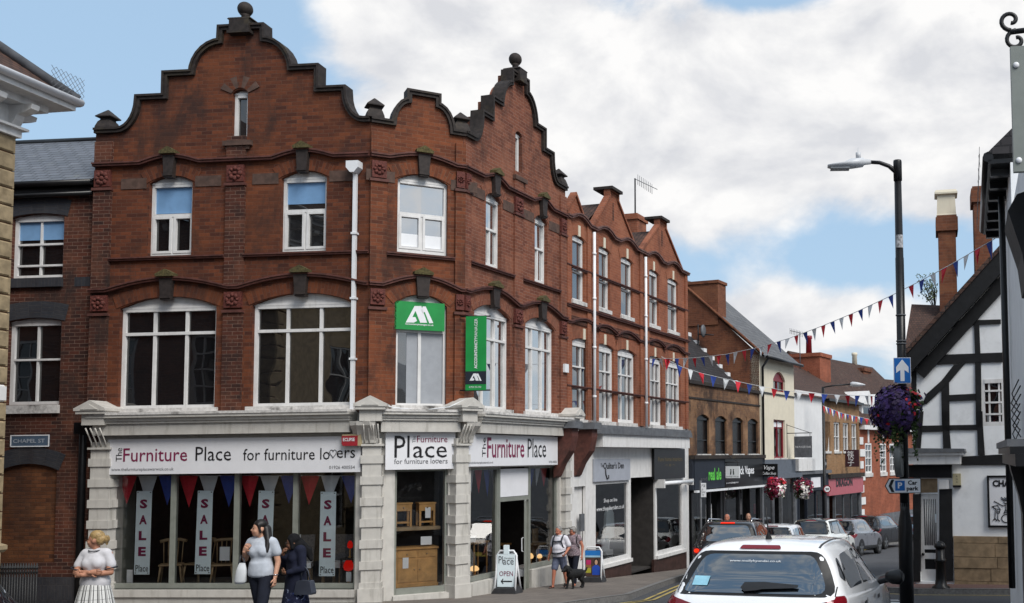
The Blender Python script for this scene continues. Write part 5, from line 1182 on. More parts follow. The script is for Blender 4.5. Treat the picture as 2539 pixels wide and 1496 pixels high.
b = MB(F7); b.box(-.05, L7, -.28, .0, e7-.1, e7+.02); b.build('gutter', M['black'], B7)
FG7 = Fr(F6.w((0.05, 6.5, 0)).to_2d(), 114)
b = MB(FG7); hz = rz7+.1; b.face([(0, 0, zt6-.5), (6.5, 0, zt6-.5), (6.5, 0, zt6+.4), (5.6, 0, zt6+1.2), (4.6, 0, hz), (2.2, 0, hz), (0, 0, zt6+.4)]); b.build('gable_wall', plain('tan_render', (.17, .125, .08), .85, .15), B7)
q = F6.uz(*z7_(215, 275), 3.0); t_ = F6.z(*z7_(215, 185), 3.0)
def round_chimney(fr, u, y, z0, z1, w_, parent, pot=None, mt='brick_far', potm='redpaint'):
    b = MB(fr); b.box(u-w_/2, u+w_/2, y-w_/2, y+w_/2, z0, z1-.2); b.box(u-w_/2-.07, u+w_/2+.07, y-w_/2-.07, y+w_/2+.07, z1-.2, z1); o = b.build('chimney', M[mt], parent)
    if pot: q = MB(fr); q.lathe([(.17, z1), (.15, z1+pot*.8), (.19, z1+pot*.85), (.18, z1+pot)], (u-.2, y, 0), 12); q.build('chimney_pot', M[potm], o)
round_chimney(F6, q[0], 3.0, zt6, t_, 1.7, B7, 1.0)
for k, (px_, py_, w_, h_) in enumerate(((1758, 1275, .5, .7), (1790, 1262, .35, .5), (1835, 1250, .4, .8), (1872, 1262, .3, .4))):
    u, z = F4.uz(px_, py_, .3); b = MB(F4); b.box(u-w_/2, u+w_/2, .3, .32, z-h_/2, z+h_/2); b.build('added_poster', M[('paper', 'banner', 'fabric_grey', 'redpaint')[k]], None, label=('added white poster in the first dark shop window past the quilt shop', 'added pale blue poster in the real ale shop window', 'added grey display panel in the vape shop window', 'added small red poster at the far end of the vape shop')[k], cat='poster')  # added panels standing in for glimpses and reflections in the dark shops
for (x, y, w_, pp, yy, mt) in ((562, 295, 1.5, 1.0, 3.4, 'cream_render'), (652, 372, 1.0, 0, 3.6, 'cream_render')):
    t_ = F7.uz(*z7_(x, y), yy); round_chimney(F7, t_[0], yy, e7, t_[1], w_, B7, pp, 'brick_gable', mt)
b = MB(F7); b.box(0, L7, -.16, .02, s7b, s7a-.22); b.build('shop_fascia', plain('pink_fascia', (.36, .1, .12), .5, .06), B7)
b = MB(F7); b.box(0, L7, -.26, .02, s7a-.2, s7a); b.build('fascia_cornice', M['stone'], B7)
put('DRAGON', F7, zb(zd_, 290, 715, 565, 855), -.165, 'ink', B7, bold=.05)
shopfront(F7, B7, 0, L7, -2., s7b, 'lead', (.35, 1.2))
b = MB(F6); b.box(0, L6, -.15, .02, s6-.9, s6-.15); b.build('shop_fascia', M['navy'], B6); b = MB(F6); b.box(-.05, L6+.05, -.3, .02, s6-.15, s6); b.build('fascia_cornice', M['lead'], B6)
shopfront(F6, B6, .0, L6, -1.9, s6-.9, 'navy', (.4, 1.3))
T = signboard('white shop sign panel on the navy front beside the hanging baskets', F6, zb(zc_, 1050, 920, 1222, 1105), -.17, .02)
b = MB(F6); q0, q1, qa, qb = px_box(F6, *zb(zc_, 800, 575, 1110, 800), -.3); b.box(q0, q1, -.35, .02, qa, qb); b.build('white_canopy_box', M['white'], B6)
T, f2 = hanging_sign('black square sign with a white ring emblem beside the far street lamp', F6, L6-.2, zb(zc_, 1145, 590, 1330, 750), 1, 'black', bracket=False)
u0, u1, a0_, a1_ = px_box(f2, *zb(zc_, 1168, 592, 1322, 745), -.01); cu, cz = (u0+u1)/2, (a0_+a1_)/2
b = MB(f2); b.tube([(cu+(u1-u0)*.47*math.cos(t*.2618), -.012, cz+(a1_-a0_)*.47*math.sin(t*.2618)) for t in range(25)], .025, 5); b.build('ring_emblem', M['whiteink'], T)
b = MB(f2); b.tube([(cu-.05, -.012, cz-.2), (cu+.06, -.012, cz+.2)], .022, 5); b.build('stroke_emblem', M['whiteink'], T)
T, f2 = hanging_sign('maroon hanging sign with two white Chinese characters over the pink shop', F7, L7*.55, zb(zd_, 398, 240, 672, 525), 1, 'black', bracket=False); T.children[0].data.materials[0] = plain('maroon_board', (.05, .018, .025), .5, .1)
put('\u7b77', f2, zb(zd_, 480, 260, 588, 392), -.003, 'whiteink', T); put('\u5b50', f2, zb(zd_, 485, 402, 592, 512), -.003, 'whiteink', T)
# bright red brick building with dormers
B8 = thing('brick_building', 'bright red brick building with white dormers and white edged quoins at the bend', 'building', F8.w((L8/2, 0, -1.8)))
e8 = F8.z(*z7_(690, 745)); w8 = [rect(F8, z7_, *r) for r in ((634, 862, 668, 1090), (748, 866, 788, 1085), (822, 870, 852, 1085))]
a0, a1 = sum(q[2] for q in w8)/3, sum(q[3] for q in w8)/3
box_frame(F8, L8+6, -2.3, e8, 6, 'brick_far', B8, [hole(q[0], q[0]+.95, a0, a1) for q in w8])
for q in w8:
    window(B8, F8, q[0], q[0]+.95, a0, a1, None, mull=(.5,), trans=tuple(a0+(a1-a0)*k/4 for k in (1, 2, 3)), fw=.09, rec=.04, sill=.2, glass='pane_mid', bar=.05); box_part('keystone', 'white', F8, q[0]+.38, q[0]+.58, -.03, .02, a1+.03, a1+.75, parent=B8)
b = MB(F8); b.box(0, L8+6, -.3, .02, e8-.12, e8+.1); b.build('cornice', M['white'], B8)
for k in range(14):
    z = -2+k*.62
    if z < e8-.3: box_part('quoin_block', 'white', F8, -.02, .42 if k % 2 else .62, -.04, .02, z, z+.38, parent=B8)
b = MB(F8); b.face([(-.1, -.2, e8+.1), (L8+6, -.2, e8+.1), (L8+6, 4, e8+4.2), (-.1, 4, e8+4.2)], 0, [(0, 0), (12, 0), (12, 6), (0, 6)]); b.face([(-.1, -.2, e8+.1), (-.1, 4, e8+4.2), (-.1, 8, e8+.1)]); b.build('roof', M['tile'], B8)
for (x0, x1, y0, y1) in ((583, 648, 570, 700), (690, 765, 590, 700)):
    u0, u1 = F8.u(*z7_(x0, 640), .7), F8.u(*z7_(x1, 640), .7); z0 = e8+.3; z1 = F8.z(*z7_((x0+x1)/2, y0), .7)
    q = part('dormer', B8, M['white'], F8, lambda b: b.box(u0, u1, .5, 2.4, z0, z1)); part('dormer_window', q, M['pane'], F8, lambda b: b.box(u0+.2, u1-.2, .49, .5, z0+.3, z1-.15)); part('dormer_roof', q, M['white'], F8, lambda b: b.prism([(u0-.15, z1), (u1+.15, z1), ((u0+u1)/2, z1+.75)], .3, 2.6))
b = MB(F8); b.box(.9, L8+6, -.1, .02, -.9, -.15); b.build('shop_fascia', M['lead'], B8); shopfront(F8, B8, .9, L8+5, -2.4, -.9, 'black', (2.5, 3.4), .4)
# more houses closing the bend
FE = Fr(F8.end(L8+6).to_2d(), 40)
BE = thing('brick_house', 'distant brick terrace closing the bend behind the street lamp', 'house', FE.w((10, 0, -3))); hol = [hole(1+2.5*k, 2+2.5*k, 1.2, 3) for k in range(9)]
box_frame(FE, 26, -4, 4.5, 8, 'brick_far', BE, hol)
for h in hol: window(BE, FE, h[0][0], h[2][0], 1.2, 3, None, mull=(.5,), trans=(2.1,), rec=.05)
b = MB(FE); b.face([(0, -.2, 4.5), (26, -.2, 4.5), (26, 4, 8), (0, 4, 8)]); b.face([(0, -.2, 4.5), (0, 4, 8), (0, 8, 4.5)]); b.build('roof', M['tile'], BE)
T = thing('television_aerial', 'thin rooftop aerial behind the cream building against the sky', 'aerial', F6.w((.4, 3, zt6)))
q = F6.uz(*z7_(135, 180), 3.0); q2 = F6.uz(*z7_(135, 20), 3.0)
part('mast', T, M['lead'], F6, lambda b: b.tube([(q[0], 3, q[1]-1), (q[0], 3, q2[1])], .025, 5)); part('boom', T, M['lead'], F6, lambda b: (b.tube([(q[0]-1.6, 2.9, q2[1]-.05), (q[0]+.4, 3.1, q2[1]+.05)], .02, 4), [b.tube([(q[0]-1.5+k*.22, 2.95, q2[1]-.2), (q[0]-1.5+k*.22, 2.95, q2[1]+.1)], .012, 4) for k in range(9)]))

# ------------------------------------------------------------------ half-timbered house on the right
pd = at(2310, 1440, 23.5); FT = Fr((pd.x, pd.y), 107)
zh = lambda x, y: (2139+x/3.5325, 640+y/3.5325)
zl = lambda x, y: (2139+x/3.1175, 1020+y/3.1175)
HT = thing('timbered_house', 'white half-timbered house with black beams, tiled gable roof and white barred door', 'house', FT.w((2, 0, gz(23))))
def hp(*pts, f=zh, y=-.03): return [FT.uz(*f(*p), y) for p in pts]
c0_, c1_ = hp((402, 858), (1122, 62)); sl = (c1_[1]-c0_[1])/(c1_[0]-c0_[0]); hw = 3.5; ap = (c0_[0]+hw, c0_[1]+hw*sl); gzt = gz(23)-.2
uL = hp((425, 1100))[0][0]
wu0, wu1, wz0_, wz1_ = px_box(FT, *zb(zh, 1037, 1062, 1255, 1470), .02)
dU0, dU1, dz0, dz1 = px_box(FT, *zb(zl, 446, 640, 592, 1312), .1)
b = MB(FT); b.wall([(uL, gzt), (uL+6.6, gzt), (uL+6.6, c0_[1]), ap, (uL+.05, c0_[1]+.15)], [hole(wu0, wu1, wz0_, wz1_), hole(dU0, dU1, dz0, FT.z(*zl(520, 520), .1))], .25, .2); b.build('wall', M['render'], HT)
FTs = Fr(FT.w((uL, 0, 0)).to_2d(), 197)
b = MB(FTs); b.face([(-9, 0, gzt-1), (0, 0, gzt-1), (0, 0, c0_[1]+.1), (-9, 0, c0_[1]+.1)]); b.build('wall', M['render'], HT)
beams = [([(470, 945), (565, 852), (1225, 828), (1225, 912), (900, 922), (470, 945)][:-1], zh), ([(425, 925), (470, 940), (472, 1484), (425, 1484)], zh), ([(795, 550), (1210, 538), (1210, 576), (770, 602)], zh),
    ([(1080, 186), (1195, 182), (1195, 226), (1055, 228)], zh), ([(975, 588), (1021, 584), (1031, 842), (984, 846)], zh), ([(983, 912), (1036, 910), (1042, 1484), (992, 1484)], zh), ([(800, 935), (900, 920), (760, 1085), (640, 1205), (560, 1278), (520, 1290), (560, 1190), (690, 1075)], zh),
    ([(688, 1150), (756, 1080), (762, 1484), (694, 1484)], zh), ([(758, 1200), (995, 1188), (995, 1246), (758, 1256)], zh), ([(440, 112), (885, 104), (888, 146), (700, 146), (640, 152), (612, 158), (440, 162)], zl),
    ([(880, 0), (926, 0), (930, 120), (945, 340), (890, 340), (884, 140)], zl), ([(610, 0), (668, 0), (672, 160), (684, 310), (622, 310), (618, 150)], zl), ([(770, 350), (1065, 334), (1130, 340), (1130, 416), (760, 418)], zl), ([(425, 0), (470, 0), (440, 400), (392, 400)], zl)]
for pts, f in beams:
    b = MB(FT); b.prism(hp(*pts, f=f), -.035, .02); b.build('timber_beam', M['beam'], HT)
b = MB(FT); t_ = .0
b.sweep([(c0_[0]-.25, c0_[1]-.25*sl), ap, (ap[0]+hw, c0_[1])], -.34, .02, -.32, -.2); b.build('bargeboard', M['beam'], HT)
b = MB(FT); b.sweep([(c0_[0]-.1, c0_[1]-.1*sl), ap, (ap[0]+hw, c0_[1])], -.62, -.341, -.1, .0); b.build('rafter_beam', M['beam'], HT)
b = MB(FT)
for s_ in (-1, 1):
    A_ = [(ap[0]+s_*(hw+.3), -.36, c0_[1]-.3*sl+.02), (ap[0], -.36, ap[1]+.02), (ap[0], 9, ap[1]+.02), (ap[0]+s_*(hw+.3), 9, c0_[1]-.3*sl+.02)]
    b.face(A_, 0, [(0, 0), (0, 5.5), (9, 5.5), (9, 0)]); b.face([(p[0], p[1], p[2]+.12) for p in A_], 0, [(0, 0), (0, 5.5), (9, 5.5), (9, 0)])
    b.face([A_[0], A_[1], (ap[0], -.36, ap[1]+.14), (ap[0]+s_*(hw+.3), -.36, c0_[1]-.3*sl+.14)])
b.build('roof', M['tile'], HT)
q = [at(*zh(428, 405), 27.5), at(*zh(700, 416), 27.5), at(*zh(700, 800), 24.6), at(*zh(366, 790), 24.9)]
b = MB(WORLD); b.face(q, 0, [(0, 3), (2.4, 3), (2.4, 0), (0, 0)]); q2 = [p+Vector((0, .15, -.12)) for p in q]; b.face(q2[::-1], 0); b.face([q[0], q[3], q2[3], q2[0]], 0); b.face([q[3], q[2], q2[2], q2[3]], 0); b.face([q[0], q2[0], q2[1], q[1]], 0); b.build('rear_roof', M['tile'], HT)
o = window(HT, FT, wu0, wu1, wz0_, wz1_, None, mull=(.34, .74), trans=tuple(wz0_+(wz1_-wz0_)*k/4 for k in (1, 2, 3)), rec=.03, fw=.09, bar=.04)
# shop part of the house
b = MB(FT); q = hp((350, 410), (755, 408), (755, 345), (350, 330), f=zl, y=-.3); b.box(q[0][0]-.3, q[1][0], -.32, 0, q[1][1], q[2][1]+.02); b.box(q[0][0]-.36, q[1][0]+.06, -.38, 0, q[2][1]+.02, q[2][1]+.08); o = b.build('shop_cornice', M['white'], HT)
b = MB(FT); b.prism([(q[0][0]-.4, q[2][1]+.08), (q[1][0]+.12, q[2][1]+.08), (q[1][0]+.1, q[2][1]+.16), (q[0][0]-.4, q[2][1]+.2)], -.42, 0); b.build('lead_flashing', M['lead'], o)
for pts in ([(340, 416), (690, 414), (688, 515), (340, 515)], [(592, 604), (690, 600), (700, 1312), (592, 1318)], [(388, 640), (446, 640), (446, 1318), (392, 1318)]): b = MB(FT); b.prism(hp(*pts, f=zl), -.045, .2); b.build('timber_beam', M['beam'], HT)
b = MB(FT); b.prism(hp((446, 516), (592, 516), (592, 628), (446, 632), f=zl, y=.05), .04, .1); b.build('stone_lintel', M['plinthstone'], HT); b = MB(FT); b.prism(hp((592, 530), (668, 530), (668, 600), (592, 600), f=zl), -.1, .0); b.build('white_corbel', M['white'], HT)
b = MB(FT); q = hp((700, 965), (1140, 962), (1140, 1290), (700, 1300), f=zl); pl0, pl1, plt = q[0][0], uL+6.5, q[0][1]
rnd = random.Random(3); z = gz(22.5)-.1
b.box(pl0, pl1, -.03, .0, z, plt)
while z < plt-.1:
    h = min(rnd.uniform(.2, .32), plt-z); u = pl0
    while u < pl1-.1:
        w_ = min(rnd.uniform(.45, 1.0), pl1-u); b.box(u+.006, u+w_-.006, -.05-rnd.uniform(0, .02), -.03, z+.006, z+h-.006); u += w_
    z += h
b.build('stone_plinth', M['plinthstone'], HT)
# door: white, barred glass, two dark panels
dw = dU1-dU0; D = MB(FT); y = .1
zp = lambda yy: FT.z(*zl(520, yy), .1)
D.box(dU0, dU0+.09, y, y+.05, dz0, dz1); D.box(dU1-.06, dU1, y, y+.05, dz0, dz1); D.box(dU0+.09, dU1-.06, y, y+.05, zp(680), dz1); D.box(dU0+.09, dU1-.06, y, y+.05, zp(1068), zp(1038)); D.box(dU0+.09, dU1-.06, y, y+.05, zp(1142), zp(1096)); D.box(dU0+.09, dU1-.06, y, y+.05, dz0, zp(1222))
o = D.build('door', M['white'], HT)
b = MB(FT); b.box(dU0+.08, dU1-.05, y+.02, y+.03, zp(1040), zp(678)); b.build('door_glass', M['pane_mid'], o); b = MB(FT); b.box(dU0+.08, dU1-.05, y+.02, y+.035, dz0+.1, zp(1060)); b.build('dark_panel', M['black'], o)
for k in range(6): b = MB(FT); u = dU0+.13+(dw-.22)*k/5; b.tube([(u, y+.01, zp(1040)), (u, y+.01, zp(680))], .012, 5); b.build('door_bar', M['white'], o)
b = MB(FT); b.ell((dU0+.06, y-.04, zp(1105)), .035, 10, 6); b.build('door_knob', M['iron'], o)
b = MB(FT); b.box(dU0+.35, dU0+.62, y+.005, y+.012, zp(862), zp(795)); b.build('notice', M['banner'], None, label='pale notice stuck to the glass of the white barred door', cat='notice')
u0, u1, z0, z1 = px_box(FT, *zb(zl, 696, 482, 758, 582), -.1); T = thing('alarm_box', 'cream burglar alarm box reading AGA on the white timbered wall', 'alarm box', FT.w((u0, -.1, z0)))
part('case', T, plain('cream_plastic', (.38, .34, .22), .5, .1), FT, lambda b: b.box(u0, u1, -.1, 0, z0+.03, z1)); part('base', T, M['black'], FT, lambda b: b.box(u0, u1, -.1, 0, z0-.02, z0+.029))
for k, ch in enumerate('AGA'): lettering(ch, FT, u0+(u1-u0)*.4, u0+(u1-u0)*.62, z0+(z1-z0)*(.72-.22*k), z0+(z1-z0)*(.86-.22*k), -.102, M['ink'], T)
u0, _, z0, z1 = px_box(FT, *zb(zl, 965, 497, 1120, 898), -.05); u1 = u0+1.15
T = thing('framed_sign', 'white framed board reading CHA with a stick figure drummer on the timbered house', 'sign', FT.w((u0, -.05, z0)))
part('board', T, M['sign_white'], FT, lambda b: b.box(u0+.02, u1, -.04, -.001, z0+.02, z1-.02)); part('frame', T, M['black'], FT, lambda b: b.sweep([(u0, z0), (u1, z0), (u1, z1), (u0, z1), (u0, z0)], 0, .045, -.065, -.005))
zk = lambda x, y: (2340+x/9.276, 1160+y/9.276)
put('CHA', FT, zb(zk, 1120, 285, 1530, 440), -.045, 'ink', T, bold=.05)
def stroke(pts, r=.011): 
    b = MB(FT); b.tube([(FT.u(*zk(*p), -.045), -.045, FT.z(*zk(*p), -.045)) for p in pts], r, 4); b.build('drawn_line', M['ink'], T)
for s_ in ([(1110, 895), (1240, 865), (1305, 960), (1190, 945), (1110, 895)], [(1190, 945), (1180, 1165), (1130, 1220)], [(1180, 1165), (1225, 1225)], [(1225, 970), (1225, 1045), (1280, 1045), (1300, 960)], [(1225, 1010), (1290, 1010)], [(1250, 1050), (1245, 1180), (1290, 1235)], [(1245, 1180), (1210, 1230)],
    [(1160, 770), (1280, 835)], [(1280, 835), (1370, 880), (1440, 850)], [(1430, 820), (1430, 960), (1380, 1060)], [(1430, 960), (1460, 1030), (1395, 1035)], [(1400, 760), (1385, 790), (1400, 815), (1440, 825), (1470, 800), (1460, 755), (1400, 760)], [(1390, 760), (1325, 720)], [(1400, 740), (1320, 675)], [(1425, 740), (1400, 675)], [(1445, 735), (1445, 680)]): stroke(s_)
stroke([(1450+115*math.cos(t*.3), 1165+95*math.sin(t*.3)) for t in range(22)])
# chimneys behind
def stack(label_parent, x0, x1, yt, yb, d, pot=None):
    p0, p1 = at(x0, yt, d), at(x1, yt, d); zb_ = at(x0, yb, d).z; cx = (p0.x+p1.x)/2; w_ = p1.x-p0.x; f = Fr((cx, d), 100)
    b = MB(f); b.box(-w_/2+.06, w_/2-.06, 0, .8, zb_, p0.z-.12); b.box(-w_/2, w_/2, -.06, .86, p0.z-.42, p0.z-.06); b.box(-w_/2+.03, w_/2-.03, -.03, .83, p0.z-.06, p0.z); o = b.build('chimney', M['brick_gable'], label_parent)
    if pot: b = MB(f); b.rings([[(x*r, .4+y_*r, p0.z+z) for x, y_ in ((-1, -1), (1, -1), (1, 1), (-1, 1))] for r, z in ((.27, 0), (.25, .08), (.23, pot*.8), (.3, pot*.84), (.3, pot*.9), (.26, pot))], smooth=False); b.build('chimney_pot', M['cream_render'], o)
stack(HT, 2320, 2374, 534, 790, 26.5, .72); stack(HT, 2408, 2462, 462, 760, 26)
# leafless twigs behind the chimney
T = thing('leafy_tree', 'sprig of a tree top showing left of the tall chimney', 'tree', at(2300, 745, 30)); rnd = random.Random(5)
br = MB(); lf = MB()
for k in range(16):
    p = at(2318, 770, 30); e = at(rnd.uniform(2275, 2322), rnd.uniform(680, 740), 30+rnd.uniform(-.4, .4)); m_ = (p+e)/2+Vector((rnd.uniform(-.1, .1), 0, .1)); br.tube([p, m_, e], [.014, .009, .004], 4)
    for j in range(16):
        c = m_.lerp(e, rnd.random()*1.1)+Vector((rnd.uniform(-.08, .08), rnd.uniform(-.1, .1), rnd.uniform(-.08, .08))); a = Vector((rnd.uniform(-1, 1), rnd.uniform(-1, 1), rnd.uniform(-1, 1))).normalized()*.045; c2 = a.orthogonal().normalized()*.025; lf.face([c-a, c+c2, c+a, c-c2])
lf.build('crown', plain('dull_leaf', (.05, .07, .025), .7, .3), T); br.tube([at(2318, 770, 30)-Vector((0, 0, 3)), at(2318, 770, 30)], .05, 6); br.build('trunk', M['beam'], T)

# ------------------------------------------------------------------ white roughcast building at the right edge
FW = Fr(at(2489, 900, 18.5).to_2d(), 192)
RB = thing('white_building', 'white roughcast building with black shopfront at the right edge of the view', 'building', FW.w((4, 0, gz(14))))
ezt = at(2440, 575, 18.3).z; uE = 4.7
b = MB(FW); b.wall([(0, -.5), (10.2, -.5), (10.2, 6.35), (uE, 6.35), (uE, ezt), (0, ezt)], [hole(1.2, 2.1, 4.3, 5.9)], 5, .15); b.build('wall', M['render'], RB)
window(RB, FW, 1.2, 2.1, 4.3, 5.9, None, mull=(.5,), trans=(4.9, 5.4), rec=.05, fw=.08, frame='black')
b = MB(FW); b.box(0, uE, -.3, .05, ezt, ezt+.06)
for k in range(7): b.box(.1+k*.7, .22+k*.7, -.26, .0, ezt-.1, ezt-.001)
b.build('eaves', M['black'], RB)
b = MB(FW); b.tube([(-.05, -.3, ezt+.1), (uE, -.3, ezt+.1)], .075, 8)
b.build('gutter', M['black'], RB)
b = MB(FW); b.face([(-.1, -.33, ezt+.14), (uE, -.33, ezt+.14), (uE, 4, ezt+4.2), (-.1, 4, ezt+4.2)], 0, [(0, 0), (5, 0), (5, 6), (0, 6)]); b.face([(-.1, -.33, ezt+.14), (-.1, 4, ezt+4.2), (-.1, 5, ezt)]); b.face([(uE, -.33, ezt+.14), (uE, 5, ezt), (uE, 4, ezt+4.2)]); b.build('roof', M['tile_dark'], RB)
b = MB(FW)
for k in range(7): b.tube([(k*.7, -.4, ezt+.1), (k*.7, -.42, ezt+.28)], .003, 3, smooth=False)
for z in (.18, .28): b.tube([(0, -.41, ezt+z), (4.6, -.41, ezt+z)], .004, 3, smooth=False)
b.build('bird_netting', M['lead'], RB, kind='stuff')
up_ = 7.6
b = MB(FW); b.box(up_-.2, up_+.2, -.12, .02, .2, 2.85); P_ = [(0, 2.35), (-.12, 2.35), (-.15, 2.55), (-.22, 2.8), (-.26, 3.0), (0, 3.0)]
A = [(up_-.2, p[0], p[1]) for p in P_]; B_ = [(up_+.2, p[0], p[1]) for p in P_]
for i in range(len(P_)-1): b.face([A[i], B_[i], B_[i+1], A[i+1]])
b.face(A); b.face(B_[::-1]); b.box(up_-.3, up_+3, -.34, .02, 3.0, 3.06); b.box(up_-.26, up_+3, -.3, .02, 2.9, 2.999); b.build('black_pilaster', M['black'], RB)
b = MB(FW); b.box(up_+.25, up_+3.2, -.04, .05, .2, 2.8); b.build('shop_window', M['pane'], RB)
b = MB(FW); b.box(up_-.34, up_+3, -.36, .02, 3.06, 3.12); b.build('cornice_slab', M['lead'], RB)
b = MB(FW); b.prism([(0, 0), (.01, 0), (.01, .01)], 0, 0) if 0 else None
q0 = at(2509, 560, 9.2); hb = MB(FW); uu = (q0-FW.o).dot(FW.X); zt_ = at(2510, 500, 9.2).z; zb2 = at(2510, 735, 9.2).z
P_ = [(-.02, zb2), (-.14, zb2+.03), (-.17, zb2+.3), (-.28, zt_-.2), (-.2, zt_-.06), (0, zt_)]
A = [(uu-.35, p[0], p[1]) for p in P_]; B_ = [(uu+.5, p[0], p[1]) for p in P_]
for i in range(len(P_)-1): hb.face([A[i], B_[i], B_[i+1], A[i+1]])
hb.face(A); hb.face(B_[::-1]); hb.build('black_timber_bracket', M['beam'], RB)
b = MB(FW); b.tube([(3.2, -.08, ezt-.1), (3.2, -.08, 1)], .05, 8)
b.build('drainpipe', M['black'], RB)
b = MB(FW); rnd = random.Random(9)
for k in range(7): b.tube([(6.2+rnd.uniform(-.3, .6), -.05, 3.9-.1*k), (6.0+rnd.uniform(-.4, .5), -.12, 3.75-.1*k), (6.4+rnd.uniform(-.5, .5), -.06, 3.6-.1*k)], .008, 4)
b.build('wall_cables', M['iron'], RB, kind='stuff')
p = at(2510, 270, 8.1); fS = Fr((p.x, p.y), 96); z0, z1 = fS.z(2514, 426), fS.z(2512, 115)
T = thing('hanging_sign', 'large grey green hanging sign board cut off by the right edge', 'sign', fS.w((.3, 0, z0)))
part('board', T, plain('grey_green_board', (.2, .22, .205), .5, .06), fS, lambda b: b.box(0, 1.15, 0, .05, z0, z1))
for z in (z0+.09, z1-.16): part('bolt', T, M['upvc'], fS, lambda b: b.ell((.04, -.005, z), (.026, .014, .026), 10, 6))
part('inner_line', T, M['whiteink'], fS, lambda b: b.sweep([(.15, z0+.13), (1.0, z0+.13), (1.0, z1-.13), (.15, z1-.13), (.15, z0+.13)], 0, .009, -.002, .0))
zbk = fS.z(2530, 72)
def scroll(b):
    b.tube([(1.2, .02, zbk), (.2, .02, zbk), (.0, .02, zbk-.015)], .022, 6)
    for s_ in (1, -1): b.tube([(.03-.02*s_+.09*(1-t/26)*math.cos(math.pi/2*s_*-1+s_*t*.33*-1), .02, zbk+s_*.085+.085*(1-t/26)*math.sin(math.pi/2*s_*-1+s_*t*.33*-1)) for t in range(20)], .018, 6)
    for x in (.2, 1.0): b.tube([(x, .02, zbk), (x, .02, z1)], .012, 5)
    b.tube([(1.1, .02, zbk+.1), (1.1, .1, z0-.3)], .02, 6)
part('scroll_bracket', T, M['iron'], fS, scroll)

# ------------------------------------------------------------------ street furniture
LPX = at(2248, 1469, 14); LPb = Vector((LPX.x, 14, gz(14)))
def post_x(py): return at({True: 2231.3}.get(True)+(py-668)*.0209, py, 14)
lp_top = at(2222, 398, 14)
LP = thing('street_lamp', 'tall black street lamp with a pale lantern on a curved arm, right foreground', 'street lamp', LPb)
x0 = LPb.x; zt_ = lp_top.z
b = MB(); b.lathe([(.098, -.2), (.098, 1.55), (.09, 1.65), (.066, 1.78), (.066, 1.9)], (x0, 14, LPb.z), 16); b.build('base_column', M['black'], LP)
zs1 = at(2230, 640, 14).z; zs2 = at(2222, 445, 14).z
b = MB(); b.lathe([(.066, LPb.z+1.85), (.06, zs1), (.056, zs1), (.05, zs2)], (x0, 14, 0), 14); b.build('pole', M['black'], LP)
b = MB(); b.lathe([(.06, zs2-.02), (.06, zt_-.02), (.055, zt_)], (x0, 14, 0), 14); pe = at(2150, 402, 14); b.tube([(x0, 14, zt_-.18), (x0-.12, 14, zt_-.08), (x0-.25, 14, zt_-.03), (pe.x, 14, pe.z)], [.04, .03, .028, .026], 8); b.build('arm', M['black'], LP)
pl_ = at(2052, 412, 14)
def lantern(b):
    n = 12
    def ring(x, ry, rzu, rzd, z): return [(x, 14+ry*math.cos(k*2*math.pi/n), z+(rzu if math.sin(k*2*math.pi/n) > 0 else rzd)*math.sin(k*2*math.pi/n)) for k in range(n)]
    L_ = pe.x-pl_.x
    b.rings([ring(pe.x+.05, .035, .035, .035, pe.z), ring(pe.x-.04, .04, .045, .045, pe.z), ring(pe.x-.06, .09, .07, .06, pe.z-.01), ring(pe.x-.22, .11, .08, .06, pe.z-.03), ring(pe.x-.33, .12, .03, .05, pe.z-.035), ring(pl_.x+.06, .11, .02, .04, pl_.z), ring(pl_.x, .06, .012, .025, pl_.z)])
lm = plain('lantern_grey', (.5, .51, .53), .35, .05)
o = part('lantern', LP, lm, WORLD, lantern); part('lens', o, plain('lens_grey', (.2, .21, .22), .2, .1), WORLD, lambda b: b.box(pl_.x+.04, pe.x-.25, 13.92, 14.08, pl_.z-.052, pl_.z-.03))
pc = at(2128, 384, 14); part('photocell', o, lm, WORLD, lambda b: b.lathe([(.035, pc.z-.05), (.035, pc.z+.03), (.01, pc.z+.035), (.004, pc.z+.1)], (pc.x, 14, 0), 8))
def bands(b):
    for py in (782, 846, 853): p = at(2235, py, 14); b.lathe([(.072, p.z-.008), (.072, p.z+.008)], (x0, 14, 0), 12)
part('strap', LP, M['lead'], WORLD, bands); z_ = at(2231, 600, 14).z; part('sticker', LP, plain('worn_sticker', (.3, .3, .31), .6, .5, scale=30.), WORLD, lambda b: b.rings([[(x0+.0605*math.sin(a), 14-.0605*math.cos(a), z_+z) for a in (-.9, -.5, 0, .5, .9)] for z in (-.09, .09)], cap=False, close=False))
F14 = Fr((0, 13.86), 90)
u0, u1, z0, z1 = px_box(F14, 2216, 887, 2258.5, 951, 0)
T = thing('road_sign', 'blue one way road sign with a white upward arrow on the lamp post', 'road sign', F14.w(((u0+u1)/2, 0, z0)))
rs_blue = plain('sign_blue', (.012, .13, .43), .3, .05); hw_ = (u1-u0)
part('plate', T, M['whiteink'], F14, lambda b: b.box(u0, u1, 0, .02, z0, z1)); part('blue_field', T, rs_blue, F14, lambda b: b.box(u0+.007, u1-.007, -.003, -.0005, z0+.007, z1-.007))
um = (u0+u1)/2; zt2 = z1-.025; part('arrow', T, M['whiteink'], F14, lambda b: b.prism([(um-.028, z0+.03), (um+.028, z0+.03), (um+.028, z1-.17), (um+.085, z1-.13-.08), (um+.085, z1-.13), (um, zt2), (um-.085, z1-.13), (um-.085, z1-.21), (um-.028, z1-.17)], -.006, -.0035))
u0, u1, z0, z1 = px_box(F14, 2194, 1186, 2284, 1224, -.02)
T = thing('road_sign', 'white direction sign reading Car park with a blue P and a chevron', 'road sign', F14.w(((u0+u1)/2, -.02, z0)))
